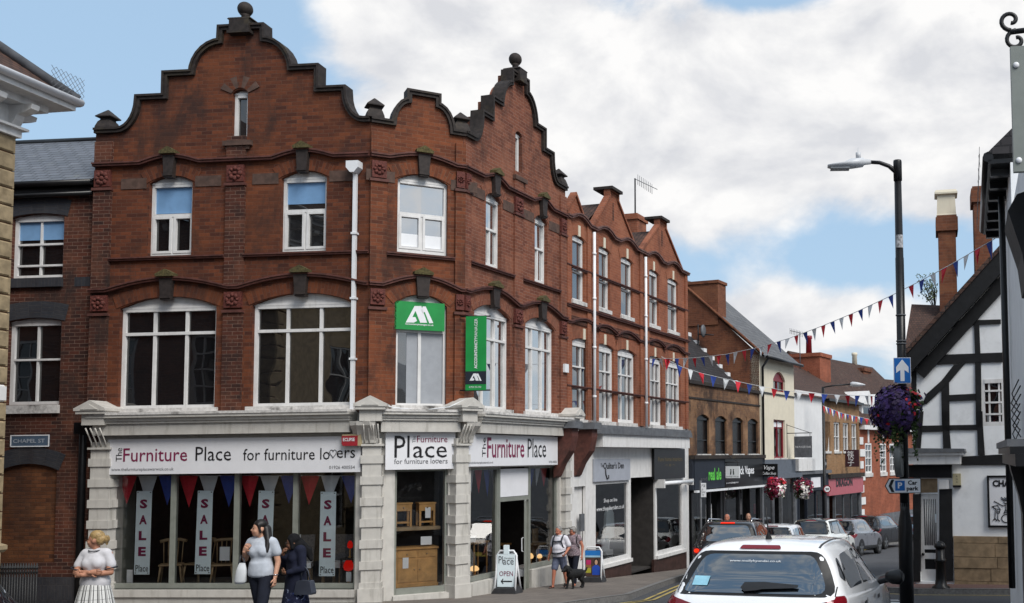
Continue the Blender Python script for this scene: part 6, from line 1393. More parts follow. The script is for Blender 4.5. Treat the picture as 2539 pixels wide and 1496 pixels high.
h_ = (z1-z0); pt = [(u0, (z0+z1)/2), (u0+h_*.28, z1), (u1, z1), (u1, z0), (u0+h_*.28, z0)]
def inset(d): return [(u0+d*1.1, (z0+z1)/2), (u0+h_*.28+d*.55, z1-d), (u1-d, z1-d), (u1-d, z0+d), (u0+h_*.28+d*.55, z0+d)]
part('board', T, M['black'], F14, lambda b: b.prism(pt, -.02, .0)); part('white_field', T, M['whiteink'], F14, lambda b: b.prism(inset(.011), -.024, -.0205))
c_ = u0+h_*.24; zm = (z0+z1)/2
part('chevron', T, M['ink'], F14, lambda b: b.prism([(c_, zm), (c_+h_*.18, z1-.02), (c_+h_*.38, z1-.02), (c_+h_*.2, zm), (c_+h_*.38, z0+.02), (c_+h_*.18, z0+.02)], -.028, -.0245))
p0, p1, q0, q1 = px_box(F14, 2219.5, 1192.5, 2243.5, 1217, -.024); part('blue_square', T, rs_blue, F14, lambda b: b.box(p0, p1, -.028, -.0245, q0, q1)); lettering('P', F14, p0+.035, p1-.035, q0+.03, q1-.02, -.0285, M['whiteink'], T, bold=.03)
put('Car', F14, (2251, 1191.5, 2274.5, 1202.5), -.0245, 'ink', T, bold=.03); put('park', F14, (2248, 1206, 2277.5, 1219.5), -.0245, 'ink', T, bold=.03)
pd_ = at(2222, 1140, 13.85); T = thing('road_sign', 'round road sign seen nearly edge on from its grey back on the lamp post', 'road sign', pd_)
fD = Fr((pd_.x, pd_.y), 15)
part('disc', T, plain('sign_back_grey', (.13, .135, .13), .45, .1), fD, lambda b: b.rings([[(r*math.cos(k*.2618), y, pd_.z+r*math.sin(k*.2618)) for k in range(24)] for r, y in ((.235, -.09), (.24, -.07), (.24, .0), (.2, .01))])); part('clamp', T, M['iron'], WORLD, lambda b: b.box(pd_.x, x0, 13.9, 13.96, pd_.z-.03, pd_.z+.03))
# flower baskets
def flower_basket(label, c, r, cols, seed, n=900, trail=.0, leafcols=((.025, .045, .012), (.05, .085, .02)), zs_=1., group='hanging flower baskets', petal=.028):
    T = thing('hanging_basket', label, 'flower basket', c, group); rnd = random.Random(seed); F = LocalFr()
    part('basket', T, M['iron'], F, lambda b: b.lathe([(.02, -r*.75), (r*.45, -r*.6), (r*.62, -r*.2), (r*.6, -.05)], n=14), local=True)
    def quad(b, p, s, m=0):
        a = Vector((rnd.uniform(-1, 1), rnd.uniform(-1, 1), rnd.uniform(-1, 1))).normalized(); t = a.orthogonal().normalized(); q = a.cross(t)
        b.face([p-t*s, p-q*s*.7, p+t*s, p+q*s*.7], m)
    def pt_(lo=.75, hi=1.):
        d = Vector((rnd.gauss(0, 1), rnd.gauss(0, 1), rnd.gauss(0, 1)*.9)).normalized(); k = rnd.uniform(lo, hi)*(1+.2*math.sin(5*d.x+seed)*math.cos(4*d.z+seed)+rnd.gauss(0, .06)); return Vector((d.x*r*k, d.y*r*k, d.z*r*k*zs_))
    lm_ = [plain('basket_leaf', c_, .6, .3) for c_ in leafcols]; b = MB(F)
    for i in range(int(n*.8)): quad(b, pt_(.4, .98), r*.11, rnd.random() < .4)
    for k in range(int(22*trail)):
        a = rnd.uniform(0, 6.28); rr = r*rnd.uniform(.55, .95); L_ = r*rnd.uniform(.5, 1.5)*trail
        for j in range(14): quad(b, Vector((rr*math.cos(a)+rnd.uniform(-.03, .03), rr*math.sin(a)+rnd.uniform(-.03, .03), -r*.45-L_*j/14)), r*.085, rnd.random() < .4)
    b.build('foliage', lm_, T, local=True, kind='stuff')
    for (mt, w_, sel) in cols:
        b = MB(F)
        for i in range(int(n*w_)):
            p = pt_(.9, 1.06)
            for _ in range(12):
                if sel(p/r) or rnd.random() < .06: break
                p = pt_(.9, 1.06)
            nrm = (p.normalized()+Vector((rnd.uniform(-.5, .5), rnd.uniform(-.5, .5), rnd.uniform(-.3, .6)))).normalized(); t = nrm.orthogonal().normalized(); q = nrm.cross(t); s_ = petal*rnd.uniform(.7, 1.25)
            b.face([p+(t*math.cos(a)+q*math.sin(a))*s_*(1 if k % 2 else .72) for k, a in enumerate([k*math.pi/5 for k in range(10)])])
        b.build('flowers', mt, T, local=True, kind='stuff')
    return T
fl = {k: plain(k+'_petal', c, .6, .25) for k, c in {'violet': (.05, .024, .12), 'purple': (.035, .014, .06), 'scarlet': (.5, .012, .02), 'crimson': (.2, .006, .035), 'cream': (.7, .66, .62), 'pinkish': (.5, .2, .3)}.items()}
pb = at(2238, 1022, 14); flower_basket('large purple petunia basket with a few red blooms wrapped round the lamp post', Vector((x0-.07, 13.93, pb.z)), .33, [(fl['violet'], .5, lambda p: p.x < .35 and p.z > -.6), (fl['purple'], .6, lambda p: p.x < .45), (fl['scarlet'], .05, lambda p: .25 < p.x < .75 and p.z > .15)], 4, 1500, 1.3, zs_=1.02, petal=.03)
p = at(1924, 1210, 38.5); flower_basket('crimson and red flower basket with white trailing blooms on the right, below the vape sign', p, .38, [(fl['crimson'], .7, lambda p: p.x < .3), (fl['scarlet'], .2, lambda p: p.z > .4), (fl['cream'], .35, lambda p: p.x > .25 and p.z < .3), (fl['pinkish'], .15, lambda p: p.x > 0)], 7, 600, .5, zs_=1.05, petal=.045)
p = at(1991, 1212, 40.5); flower_basket('white centred flower basket with a crimson rim, right hand one of the two', p, .38, [(fl['crimson'], .55, lambda p: abs(p.x) > .5 or p.z > .4), (fl['cream'], .55, lambda p: -.2 < p.x < .6 and p.z < .4), (fl['purple'], .15, lambda p: p.x > .5)], 11, 600, .5, zs_=1.05, petal=.045)
# far street lamp, parking sign, bollard
q = at(2046, 1300, 45); q = Vector((q.x, 45, gz(45))); tz = at(2044, 960, 45).z
T = thing('street_lamp', 'slim black street lamp further down the street with its arm over the road', 'street lamp', q)
part('pole', T, M['black'], WORLD, lambda b: b.lathe([(.11, q.z-.2), (.11, q.z+1.6), (.075, q.z+1.8), (.06, tz)], (q.x, 45, 0), 10)); ae = at(2108, 953, 45)
part('arm', T, M['black'], WORLD, lambda b: b.tube([(q.x, 45, tz-.02), (q.x+.4, 45, tz+.05), (ae.x, 45, ae.z)], .035, 6)); le = at(2145, 955, 45); part('lantern', T, lm, WORLD, lambda b: b.rings([[(x, 45+ry*math.cos(k*.785), z+rz_*math.sin(k*.785)) for k in range(8)] for x, ry, rz_, z in ((ae.x, .05, .06, ae.z), (ae.x+.1, .14, .11, ae.z), (ae.x+.35, .16, .1, ae.z-.02), (le.x, .1, .03, le.z))]))
p20 = at(2051, 1213, 44.85); T = thing('speed_sign', 'small round 20 speed limit sign with a red ring on the far street lamp', 'road sign', p20)
f20 = Fr((p20.x, p20.y), 90); part('disc', T, M['redpaint'], f20, lambda b: b.rings([[(.17*math.cos(k*.2618), y, p20.z+.17*math.sin(k*.2618)) for k in range(24)] for y in (0, .02)])); part('white_field', T, M['whiteink'], f20, lambda b: b.rings([[(.125*math.cos(k*.2618), y, p20.z+.125*math.sin(k*.2618)) for k in range(24)] for y in (-.006, -.001)])); lettering('20', f20, -.085, .085, p20.z-.055, p20.z+.055, -.0065, M['ink'], T, bold=.04)
pk = at(1738, 1300, 33); gk = gz(33)+.11; T = thing('parking_sign', 'white parking time plate on a grey post outside the quilt shop', 'road sign', (pk.x, 33, gk))
pt1 = at(1738, 1192, 33).z; part('post', T, M['lead'], WORLD, lambda b: b.lathe([(.035, gk-.1), (.035, pt1)], (pk.x, 33, 0), 8)); fP = Fr((0, 32.94), 90); u0, u1, z0, z1 = px_box(fP, 1738, 1198, 1751, 1233, 0)
part('plate', T, M['whiteink'], fP, lambda b: b.box(u0, u1, 0, .01, z0, z1)); lettering('P 30', fP, u0+.03, u1-.03, z1-.13, z1-.04, -.002, M['ink'], T); lettering('mins\nNo return\n1 hour', fP, u0+.025, u1-.025, z0+.05, z1-.17, -.002, M['greyink'], T)
bb = at(2333, 1450, 22); gb = gz(22)+.1; bt = at(2333, 1342, 22).z; T = thing('bollard', 'black iron bollard with a domed cap by the timbered house door', 'bollard', (bb.x, 22, gb)); H_ = bt-gb
part('post', T, M['black'], WORLD, lambda b: b.lathe([(.2, gb-.05), (.2, gb+.03), (.13, gb+.08), (.11, gb+.2), (.1, gb+H_*.55), (.125, gb+H_*.57), (.125, gb+H_*.61), (.1, gb+H_*.63), (.095, gb+H_*.86)], (bb.x, 22, 0), 14)); part('cap', T, M['black'], WORLD, lambda b: b.lathe([(.12, gb+H_*.86), (.13, gb+H_*.9), (.1, gb+H_*.95), (.04, gb+H_)], (bb.x, 22, 0), 14))
# pavement boards
def a_board(label, px, pyb, d, w_, h, fr_az, art, top=None):
    g = at(px, pyb, d); gg = gz(d)+.11; T = thing('pavement_sign', label, 'pavement sign', (g.x, d, gg)); f = Fr((g.x, d), fr_az); r = .022
    for y, s_ in ((-.02, 1),): part('frame', T, M['upvc'], f, lambda b: b.tube([(-w_/2, y-.1, gg), (-w_/2+.01, y, gg+h*.55), (-w_/2+.01, y+.02, gg+h-.1), (-w_/2+.08, y+.03, gg+h), (w_/2-.08, y+.03, gg+h), (w_/2-.01, y+.02, gg+h-.1), (w_/2-.01, y, gg+h*.55), (w_/2, y-.1, gg)], r, 8))
    part('rear_frame', T, M['upvc'], f, lambda b: b.tube([(-w_/2, .24, gg), (-w_/2+.05, .06, gg+h-.06), (w_/2-.05, .06, gg+h-.06), (w_/2, .24, gg)], r, 8))
    part('foot', T, plain('rubber_foot', (.03, .03, .033), .8, .2), f, lambda b: b.prism([(-w_/2-.06, gg-.005), (w_/2+.04, gg-.005), (w_/2+.0, gg+.13), (-w_/2+.02, gg+.12)], -.16, .26))
    z0, z1 = gg+.14, gg+h-.07; fp = f; art(T, f, -w_/2+.035, w_/2-.035, z0, z1, -.035); return T
def art_open(T, f, u0, u1, z0, z1, y):
    part('panel', T, M['banner'], f, lambda b: b.box(u0, u1, y, y+.015, z0, z1)); W_ = u1-u0; H = z1-z0
    lettering('Pl', f, u0+W_*.08, u0+W_*.33, z0+H*.72, z0+H*.94, y-.001, M['greyink'], T); lettering('ace', f, u0+W_*.33, u1-W_*.06, z0+H*.68, z0+H*.83, y-.001, M['greyink'], T); lettering('Furniture', f, u0+W_*.42, u1-W_*.06, z0+H*.85, z0+H*.91, y-.001, M['greyink'], T)
    lettering('OPEN', f, u0+W_*.12, u1-W_*.1, z0+H*.33, z0+H*.48, y-.001, M['maroon'], T); zc_ = z0+H*.17
    part('arrow', T, M['ink'], f, lambda b: b.prism([(u0+W_*.2, zc_), (u0+W_*.33, zc_+.06), (u0+W_*.36, zc_+.045), (u0+W_*.3, zc_+.013), (u1-W_*.16, zc_+.013), (u1-W_*.16, zc_-.013), (u0+W_*.3, zc_-.013), (u0+W_*.36, zc_-.045), (u0+W_*.33, zc_-.06)], y-.004, y-.0005))
    part('top_tab', T, M['banner'], f, lambda b: b.box(-.055, .055, y-.004, y+.05, z1+.0, z1+.19))
def art_poster(T, f, u0, u1, z0, z1, y):
    part('panel', T, plain('dark_poster', (.07, .04, .03), .5, .3), f, lambda b: b.box(u0, u1, y, y+.015, z0, z1)); H = z1-z0; W_ = u1-u0
    for nm, mt, a, c, e, g in (('blue_band', plain('poster_blue', (.02, .17, .5), .4, .1), 0, 1, .8, .99), ('pale_band', plain('poster_pale', (.3, .5, .65), .4, .1), 0, 1, .73, .8), ('pink_panel', plain('poster_pink', (.45, .03, .12), .4, .1), .06, .38, .45, .63), ('yellow_panel', plain('poster_yellow', (.35, .33, .04), .4, .1), .05, .38, .14, .33), ('brown_panel', plain('poster_brown', (.28, .13, .05), .4, .1), .05, .38, .335, .445)):
        part(nm, T, mt, f, lambda b: b.box(u0+W_*a, u0+W_*c, y-.003, y-.0005, z0+H*e, z0+H*g))
    uc = u0+W_*.72; part('poster_figure', T, plain('poster_royal_blue', (.02, .07, .4), .4, .1), f, lambda b: b.prism([(uc-W_*.26, z0+H*.06), (uc+W_*.25, z0+H*.06), (uc+W_*.25, z0+H*.36), (uc+W_*.1, z0+H*.44), (uc-W_*.1, z0+H*.44), (uc-W_*.26, z0+H*.36)], y-.003, y-.0005))
    part('poster_hair', T, M['ink'], f, lambda b: b.ell((uc, y-.001, z0+H*.56), (W_*.17, .002, H*.13))); part('poster_face', T, plain('poster_skin', (.5, .3, .2), .5, .1), f, lambda b: b.ell((uc, y-.004, z0+H*.54), (W_*.1, .002, H*.1)))
a_board('white framed pavement board reading OPEN with an arrow outside the furniture shop', 1256, 1470, 21.9, .46, .9, 98, art_open)
a_board('colourful poster board with a blue heading standing by the quilt shop', 1471, 1440, 25.6, .46, .86, 98, art_poster)
b = MB(F14); 
# ------------------------------------------------------------------ bunting over the street
def bunting(label, pts, n, size, cols=('red', 'whitecloth', 'blue'), seed=1, sag=0.):
    """pts: (px, py, depth) along the line"""
    P = [at(x, y, d) for x, y, d in pts]; L_ = [0]
    for a, c in zip(P, P[1:]): L_.append(L_[-1]+(c-a).length)
    def pos(s):
        for i in range(len(P)-1):
            if s <= L_[i+1] or i == len(P)-2: t = (s-L_[i])/(L_[i+1]-L_[i]); return P[i].lerp(P[i+1], t)
    T = thing('bunting', label, 'bunting', P[0], 'bunting strung across the street'); rnd = random.Random(seed)
    b = MB(); b.tube(P, .008, 4); b.build('cord', M['whitecloth'], T)
    for k in range(n):
        s = L_[-1]*(k+.5)/n; a, c = pos(s-size*.42), pos(s+size*.42); m_ = (a+c)/2; sw = Vector((rnd.uniform(-.07, .07), rnd.uniform(-.1, .1), 0)); tip = m_+sw-Vector((0, 0, size*rnd.uniform(1.15, 1.35))); bow = Vector((rnd.uniform(-.03, .03), rnd.uniform(-.05, .05), 0))+ (m_-tip)*0
        f = MB(); mid = (m_+tip)/2+bow
        f.face([a, mid, m_]); f.face([a, tip, mid]); f.face([m_, mid, c]); f.face([mid, tip, c]); f.build('flag', M[cols[k % len(cols)]], T)
    return T
bunting('long bunting from the orange gabled building up past the lamp post to the white building', [(1597, 889, 30.5), (1650, 890, 29.5), (1720, 888, 28.6), (1800, 879, 27.4), (1880, 862, 26.2), (1960, 838, 25), (2040, 808, 23.8), (2120, 775, 22.6), (2200, 738, 21.5), (2280, 698, 20.4), (2360, 655, 19.4), (2467, 592, 18)], 38, .23, ('red', 'blue', 'whitecloth'), 3)
bunting('lower bunting crossing in front of the cream and white buildings', [(1640, 885, 30.6), (1690, 910, 31), (1740, 926, 31.6), (1800, 940, 32), (1870, 955, 32.6), (1940, 968, 33), (2010, 975, 33.4), (2080, 980, 33), (2150, 982, 32), (2200, 985, 30)], 22, .27, ('red', 'blue', 'whitecloth'), 4)
bunting('far bunting strung low before the tan building and dormers', [(2040, 1006, 43), (2062, 1015, 44), (2086, 1024, 45), (2110, 1030, 46), (2134, 1035, 47), (2160, 1041, 47), (2200, 1052, 46)], 24, .25, ('red', 'whitecloth', 'blue'), 5)
b = MB(); b.tube([FC.w((-.05, -.3, 4.2)), FC.w((.4, -.3, 4.05)), FC.w((.95, -.3, 4.0)), FC.w((1.5, -.3, 4.08)), FC.w((CW, -.3, 4.25))], .012, 5); b.build('cable', M['whitecloth'], CB)
u0, u1, z0, z1 = px_box(FC, 981, 749.5, 1100, 819, .0)
T = thing('window_sign', 'green board with a white double peaked emblem across the corner window', 'sign', FC.w(((u0+u1)/2, -.0, z0)))
part('board', T, M['green'], FC, lambda b: b.box(u0-.02, u1+.02, .0, .03, z0, z1))
zg = lambda x, y: (850+x/3.71, 660+y/3.71)
def emblem(fr, cv, y, T, mt='whiteink'):
    for pts in ([(578, 520), (660, 368), (690, 368), (752, 522), (712, 522), (668, 412), (640, 470), (668, 470), (682, 505), (655, 520)], [(690, 368), (722, 368), (775, 522), (752, 522)], [(735, 372), (762, 372), (832, 525), (795, 527), (752, 420), (738, 440), (722, 410)]):
        b = MB(fr); b.prism([cv(*p) for p in pts], y-.004, y-.0005); b.build('emblem', M[mt], T)
emblem(FC, lambda x, y: FC.uz(*zg(x, y), 0), 0., T); put('accountancymanager.co.uk', FC, zb(zg, 575, 530, 835, 550), 0., 'whiteink', T, bold=.02)
# vertical banner on brackets at the corner
pB = FC.w((1.72, -.08, 0)); fB = Fr((pB.x, pB.y), 93)
u0, u1, z0, z1 = px_box(fB, *zb(zg, 1130, 462, 1320, 1142), -.0)
T = thing('wall_banner', 'tall green projecting banner reading ACCOUNTANCYMANAGER at the corner of the brick building', 'banner', fB.w(((u0+u1)/2, 0, z0)))
part('cloth', T, M['green'], fB, lambda b: b.box(u0, u1, 0, .008, z0, z1)); H_ = z1-z0; part('navy_panel', T, M['navy'], fB, lambda b: b.box(u0, u1, -.003, -.0005, z0+H_*.08, z0+H_*.255))
for z in (z0-.0, z1): part('bracket', T, M['iron'], fB, lambda b: b.tube([(u0-.12, .02, z), (u1+.08, .02, z)], .016, 6))
lettering('ACCOUNTANCY', fB, u0+(u1-u0)*.42, u0+(u1-u0)*.57, z0+H_*.29, z0+H_*.69, -.001, M['whiteink'], T, rot=90, bold=.03); lettering('MANAGER', fB, u0+(u1-u0)*.42, u0+(u1-u0)*.57, z0+H_*.695, z0+H_*.97, -.001, M['whiteink'], T, rot=90)
emblem(fB, lambda x, y: (u0+(u1-u0)*(.2+.58*(x-578)/254), z0+H_*(.225-.1*(y-368)/159)), -.004, T); lettering('01926 355 350', fB, u0+(u1-u0)*.18, u0+(u1-u0)*.76, z0+H_*.03, z0+H_*.055, -.001, M['whiteink'], T)
b = MB(FRt); b.box(4.38, 4.58, -.12, -.06, 5.15, 5.36); b.build('white_sensor_box', M['upvc'], CB)

# ------------------------------------------------------------------ cars
def catmull(P, k):
    out = []
    for i in range(len(P)-1):
        p0, p1, p2, p3 = P[max(i-1, 0)], P[i], P[i+1], P[min(i+2, len(P)-1)]
        for j in range(k):
            t = j/k; out.append([.5*((2*b)+(-a+c)*t+(2*a-5*b+4*c-d)*t*t+(-a+3*b-3*c+d)*t**3) for a, b, c, d in zip(p0, p1, p2, p3)])
    out.append(list(P[-1])); return out
M['tyre'] = plain('tyre_rubber', (.015, .015, .016), .85, .2); M['rim'] = plain('alloy_rim', (.3, .31, .32), .3, .1, metal=.8); M['carglass'] = pane('car_window', .22, (.006, .007, .008), .01)
M['carglass_r'] = pane('car_rear_window', .2, (.006, .008, .01), .01, (.8, .9, 1.)); M['carglass_d'] = pane('car_dark_rear_window', .05, (.006, .008, .012), .01); M['trim'] = plain('black_trim', (.013, .013, .014), .45, .15); M['lens_red'] = plain('red_lens', (.16, .006, .012), .12, .1, spec=.6); M['lamp_on'] = lampmat('lit_brake_lamp', (1., .035, .01), 1.1)
M['plate_y'] = plain('yellow_plate', (.5, .4, .08), .5, .05); M['plastic_grey'] = plain('grey_cladding', (.035, .036, .038), .6, .15); M['chrome'] = plain('chrome', (.6, .6, .62), .15, .03, metal=1.)
def car(label, px, d, az, L, W_, H, col, roofcol=None, suv=0., group='cars going down the main street', lights='plain', brake=False, plate=None, mirror=True, extra=None, dz=0., blo=None, cladding=False, at_x=None, tint='carglass_d', win=None):
    x = at_x if at_x is not None else at(px, 1150, d).x
    T = thing('parked_car', label, 'car', (x, d, gz(d)+dz), group, -R(az)); F = LocalFr(); T.rotation_euler.x = math.atan((gz(d+L*.8)-gz(d))/(L*.8))*1.0
    hw = W_/2; zb_ = .2+.1*suv; bl = (.9+.12*suv)*(1 if H < 1.55 else H/1.55)
    bl = blo or bl
    # stations: y, bottom, top(centre), half width sill, half width belt, belt height, half width roof
    S = [(.0, .42, bl-.28, hw*.72, hw*.76, bl-.34, hw*.66), (.04, .3, bl-.1, hw*.86, hw*.88, bl-.2, hw*.72), (.12, zb_+.04, bl+.06, hw*.93, hw*.95, bl-.06, hw*.74), (.26, zb_, H-.36, hw*.965, hw*.975, bl, hw*.75), (.40, zb_, H-.13, hw*.97, hw*.985, bl+.02, hw*.735), (.52, zb_, H-.05, hw*.975, hw*.985, bl+.02, hw*.725), (.8, zb_, H-.015, hw*.98, hw*.985, bl+.01, hw*.715),
         (L*.34, zb_, H, hw*.985, hw*.985, bl, hw*.71), (L*.48, zb_, H-.015, hw*.985, hw*.985, bl-.01, hw*.69), (L*.56, zb_, H-.09, hw*.985, hw*.985, bl-.015, hw*.67), (L*.66, zb_, bl+.2, hw*.985, hw*.98, bl-.02, hw*.66), (L*.735, zb_, bl+.05, hw*.98, hw*.97, bl-.04, hw*.68), (L*.88, zb_, bl-.07, hw*.95, hw*.93, bl-.16, hw*.7), (L*.96, zb_+.05, bl-.2, hw*.86, hw*.85, bl-.3, hw*.64), (L, zb_+.15, bl-.38, hw*.7, hw*.7, bl-.42, hw*.56)]
    S = catmull(S, 4); rows = []
    for y, zb2, zt, ws, wb, zbelt, wr in S:
        zt = max(zt, zbelt+.02); P_ = [(ws*.9, zb2), (ws, zb2+.1), (wb*1.005, (zb2+zbelt)*.52), (wb*.995, zbelt-.06), (wb*.965, zbelt+.0), (wr+(wb-wr)*.42, zbelt+(zt-zbelt)*.55), (wr, zt-min(.075, (zt-zbelt)*.3)), (wr*.86, zt-min(.03, (zt-zbelt)*.1)), (wr*.45, zt-min(.008, (zt-zbelt)*.02)), (0, zt)]
        C_ = catmull(P_, 3); rows.append([(a, y, z) for a, z in C_]+[(-a, y, z) for a, z in C_[::-1][1:]])
    b = MB(F)
    b.rings(rows, 0, True, True, close=False)
    cp = paint('car_paint_'+'_'.join(str(int(c*100)) for c in col), col); body = b.build('body', cp, T, local=True, weld=True)
    dg = None; bm_ = bmesh.new(); bm_.from_mesh(body.data); bvh = BVHTree.FromBMesh(bm_); bm_.free()
    def cast(p, dirn): 
        h = bvh.ray_cast(Vector(p), Vector(dirn)); return h
    def decal(name, poly, view, mt, off=.006, res=.05, parent=None, thick=0., flat=None):
        """project an outline onto the body; view 'rear' (x,z), 'right'/'left' (y,z), 'top' (x,y)"""
        pts = []; n = len(poly)
        for i in range(n):
            a, c = Vector(poly[i]), Vector(poly[(i+1) % n]); k = max(1, int((c-a).length/res))
            for j in range(k): pts.append(a.lerp(c, j/k))
        ne = len(pts); xs = [p.x for p in pts]; ys_ = [p.y for p in pts]; g = []
        def inside(q):
            r_ = False
            for i in range(ne):
                a, c = pts[i], pts[(i+1) % ne]
                if (a.y > q.y) != (c.y > q.y) and q.x < (c.x-a.x)*(q.y-a.y)/(c.y-a.y)+a.x: r_ = not r_
            return r_
        x_ = min(xs)+res*.5
        while x_ < max(xs):
            y_ = min(ys_)+res*.5
            while y_ < max(ys_):
                q = Vector((x_, y_))
                if inside(q) and min((q-p).length for p in pts) > res*.4: g.append(q)
                y_ += res
            x_ += res
        r_ = delaunay_2d_cdt(pts+g, [(i, (i+1) % ne) for i in range(ne)], [], 1, 1e-5)
        V3 = []; good = []
        for v in r_[0]:
            if view == 'rear': o_, d_ = (v.x, -2, v.y), (0, 1, 0)
            elif view == 'right': o_, d_ = (3, v.x, v.y), (-1, 0, 0)
            elif view == 'left': o_, d_ = (-3, v.x, v.y), (1, 0, 0)
            else: o_, d_ = (v.x, v.y, 4), (0, 0, -1)
            h = cast(o_, d_)
            if h[0] is None: V3.append(None)
            else:
                nn = h[1] if h[1].dot(Vector(d_)) < 0 else -h[1]; V3.append(h[0]+nn*off if abs(nn.dot(Vector(d_))) > .3 else None)
        b = MB(F)
        for f in r_[2]:
            if all(V3[i] is not None for i in f):
                q = [V3[i] for i in f]
                nn = (q[1]-q[0]).cross(q[2]-q[0])
                if nn.dot(Vector(d_)) > 0: q = q[::-1]
                b.face(q, 0, None, True)
        if not b.f: return None
        o = b.build(name, mt, parent or T, local=True); return o
    def rr(pts, r=.05, k=3):
        out = []; n = len(pts)
        for i in range(n):
            p, a, c = Vector(pts[i]), Vector(pts[i-1]), Vector(pts[(i+1) % n]); u = p+(a-p).normalized()*min(r, (a-p).length*.45); v = p+(c-p).normalized()*min(r, (c-p).length*.45)
            for j in range(k+1): t = j/k; out.append(tuple(u*(1-t)**2+p*2*t*(1-t)+v*t*t))
        return out
    g0, g1 = bl+(.07 if not blo else .04), H-.15
    rw = win or [(-hw*.86, g0), (hw*.86, g0), (hw*.75, g0+(g1-g0)*.6), (hw*.65, g1), (-hw*.65, g1), (-hw*.75, g0+(g1-g0)*.6)]
    decal('window_surround', rr([(p[0]*1.045, p[1]+(.03 if p[1] > (g0+g1)/2 else -.02)) for p in rw], .09), 'rear', M['trim'], .003)
    rw_o = decal('rear_window', rr([(p[0]*(.93), p[1]) for p in rw], .08), 'rear', M[tint], .007)
    if roofcol is not None:
        decal('roof_panel', rr([(-hw*.66, .42), (hw*.66, .42), (hw*.62, L*.5), (-hw*.62, L*.5)], .08), 'top', paint('roof_paint_'+str(int(roofcol[0]*100)), roofcol), .006, .1)
        for sd_ in ('right', 'left'): decal('pillar_panel', rr([(.34, bl+.1), (L*.68, bl+.05), (L*.58, H-.12), (L*.5, H-.06), (.55, H-.1)], .05), sd_, M['trim'], .003, .08)
    zw0, zw1 = bl+.06, H-.13
    for sd_ in ('right', 'left'):
        decal('side_window', rr([(.62, zw0+.12), (.72, zw0), (L*.37, zw0-.0), (L*.37, zw1), (.82, zw1-.03)], .04), sd_, M['carglass'], .006, .06); decal('side_window', rr([(L*.39, zw0-.0), (L*.67, zw0-.02), (L*.545, zw1-.03), (L*.39, zw1)], .04), sd_, M['carglass'], .006, .06)
        decal('quarter_window', rr([(.44, zw0+.12), (.6, zw0+.06), (.66, zw1-.06), (.58, zw1-.05)], .03), sd_, M['carglass'], .006, .05)
        decal('door_seam', [(L*.378, .4), (L*.382, .4), (L*.384, bl), (L*.38, bl)], sd_, M['trim'], .004, .1)
        for yy in (L*.31, L*.52): decal('door_handle', [(yy-.02, bl-.14), (yy+.14, bl-.13), (yy+.14, bl-.09), (yy-.02, bl-.1)], sd_, M['trim'] if sum(col) > 1 else M['chrome'], .02, .1)
        for yy in (.2*L+.04, .8*L): 
            zc_ = .33+.02*suv; rw_ = .37+.03*suv; decal('wheel_well_disc', [(yy+rw_*math.cos(k*.2), zc_+rw_*math.sin(k*.2)) for k in range(-2, 18)], sd_, M['trim'], .004, .09)  # flat dark disc on the body stands in for the shaded wheel well
            if cladding and yy < L/2: decal('cladding', [(0.25, zb_+.02), (L*.9, zb_+.02), (L*.9, zb_+.16), (.25, zb_+.16)], sd_, M['plastic_grey'], .008, .12)
    decal('windscreen', rr([(-hw*.58, L*.545), (hw*.58, L*.545), (hw*.66, L*.69), (-hw*.66, L*.69)], .06), 'top', M['carglass'], .006, .08)
    for sgn in (-1, 1):
        for yy in (.2*L+.04, .8*L):
            b = MB(F); rw_ = .315+.03*suv; xo = sgn*(hw-.01); xi = sgn*(hw-.22)
            b.rings([[(x_, yy+r*math.cos(k*.2618), rw_+r*math.sin(k*.2618)) for k in range(24)] for x_, r in ((xi, rw_*.96), (xi+sgn*.02, rw_), (xo-sgn*.02, rw_), (xo, rw_*.95), (xo, rw_*.68))]); w_ = b.build('wheel', M['tyre'], T, local=True)
            b = MB(F)
            for k in range(5):
                a = k*2*math.pi/5+.3; b.prism([(yy+rw_*.1*math.cos(a-1.5), rw_+rw_*.1*math.sin(a-1.5)), (yy+rw_*.66*math.cos(a-.2), rw_+rw_*.66*math.sin(a-.2)), (yy+rw_*.66*math.cos(a+.2), rw_+rw_*.66*math.sin(a+.2)), (yy+rw_*.1*math.cos(a+1.5), rw_+rw_*.1*math.sin(a+1.5))], 0, .01)
            b.v = [Vector((xo+sgn*(.004+.006*(v.y > .005)), v.x, v.z)) for v in b.v]; b.build('rim', M['rim'], w_, local=True)
    zl_ = bl-.12 if not blo else bl-.03
    for sgn in (-1, 1):
        if lights == 'round': pl = [(sgn*(hw*.78)+.1*math.cos(k*.35), zl_-.08+.1*math.sin(k*.35)) for k in range(18)]
        elif lights == 'long': pl = [(sgn*hw*.4, zl_-.02), (sgn*hw*1.0, zl_+.02), (sgn*hw*1.0, zl_-.12), (sgn*hw*.75, zl_-.14)]
        elif lights == 'wedge': pl = [(sgn*hw*.55, zl_+.02), (sgn*hw*.97, zl_+.08), (sgn*hw*.95, zl_-.08), (sgn*hw*.72, zl_-.12)]
        else: pl = [(sgn*hw*.62, zl_-.03), (sgn*hw*.98, zl_+.05), (sgn*hw*.99, zl_-.12), (sgn*hw*.9, zl_-.2), (sgn*hw*.64, zl_-.2)]
        if sgn < 0: pl = pl[::-1]
        o = decal('tail_light', rr(pl, .03) if lights != 'round' else pl, 'rear', M['lens_red'], .012, .04)
        side = 'right' if sgn > 0 else 'left'
        if lights != 'round': decal('tail_light_side', rr([(.02, zl_-.16), (.3, zl_-.02), (.34, zl_+.05), (.1, zl_+.05), (.03, zl_)], .03), side, M['lens_red'], .012, .05)
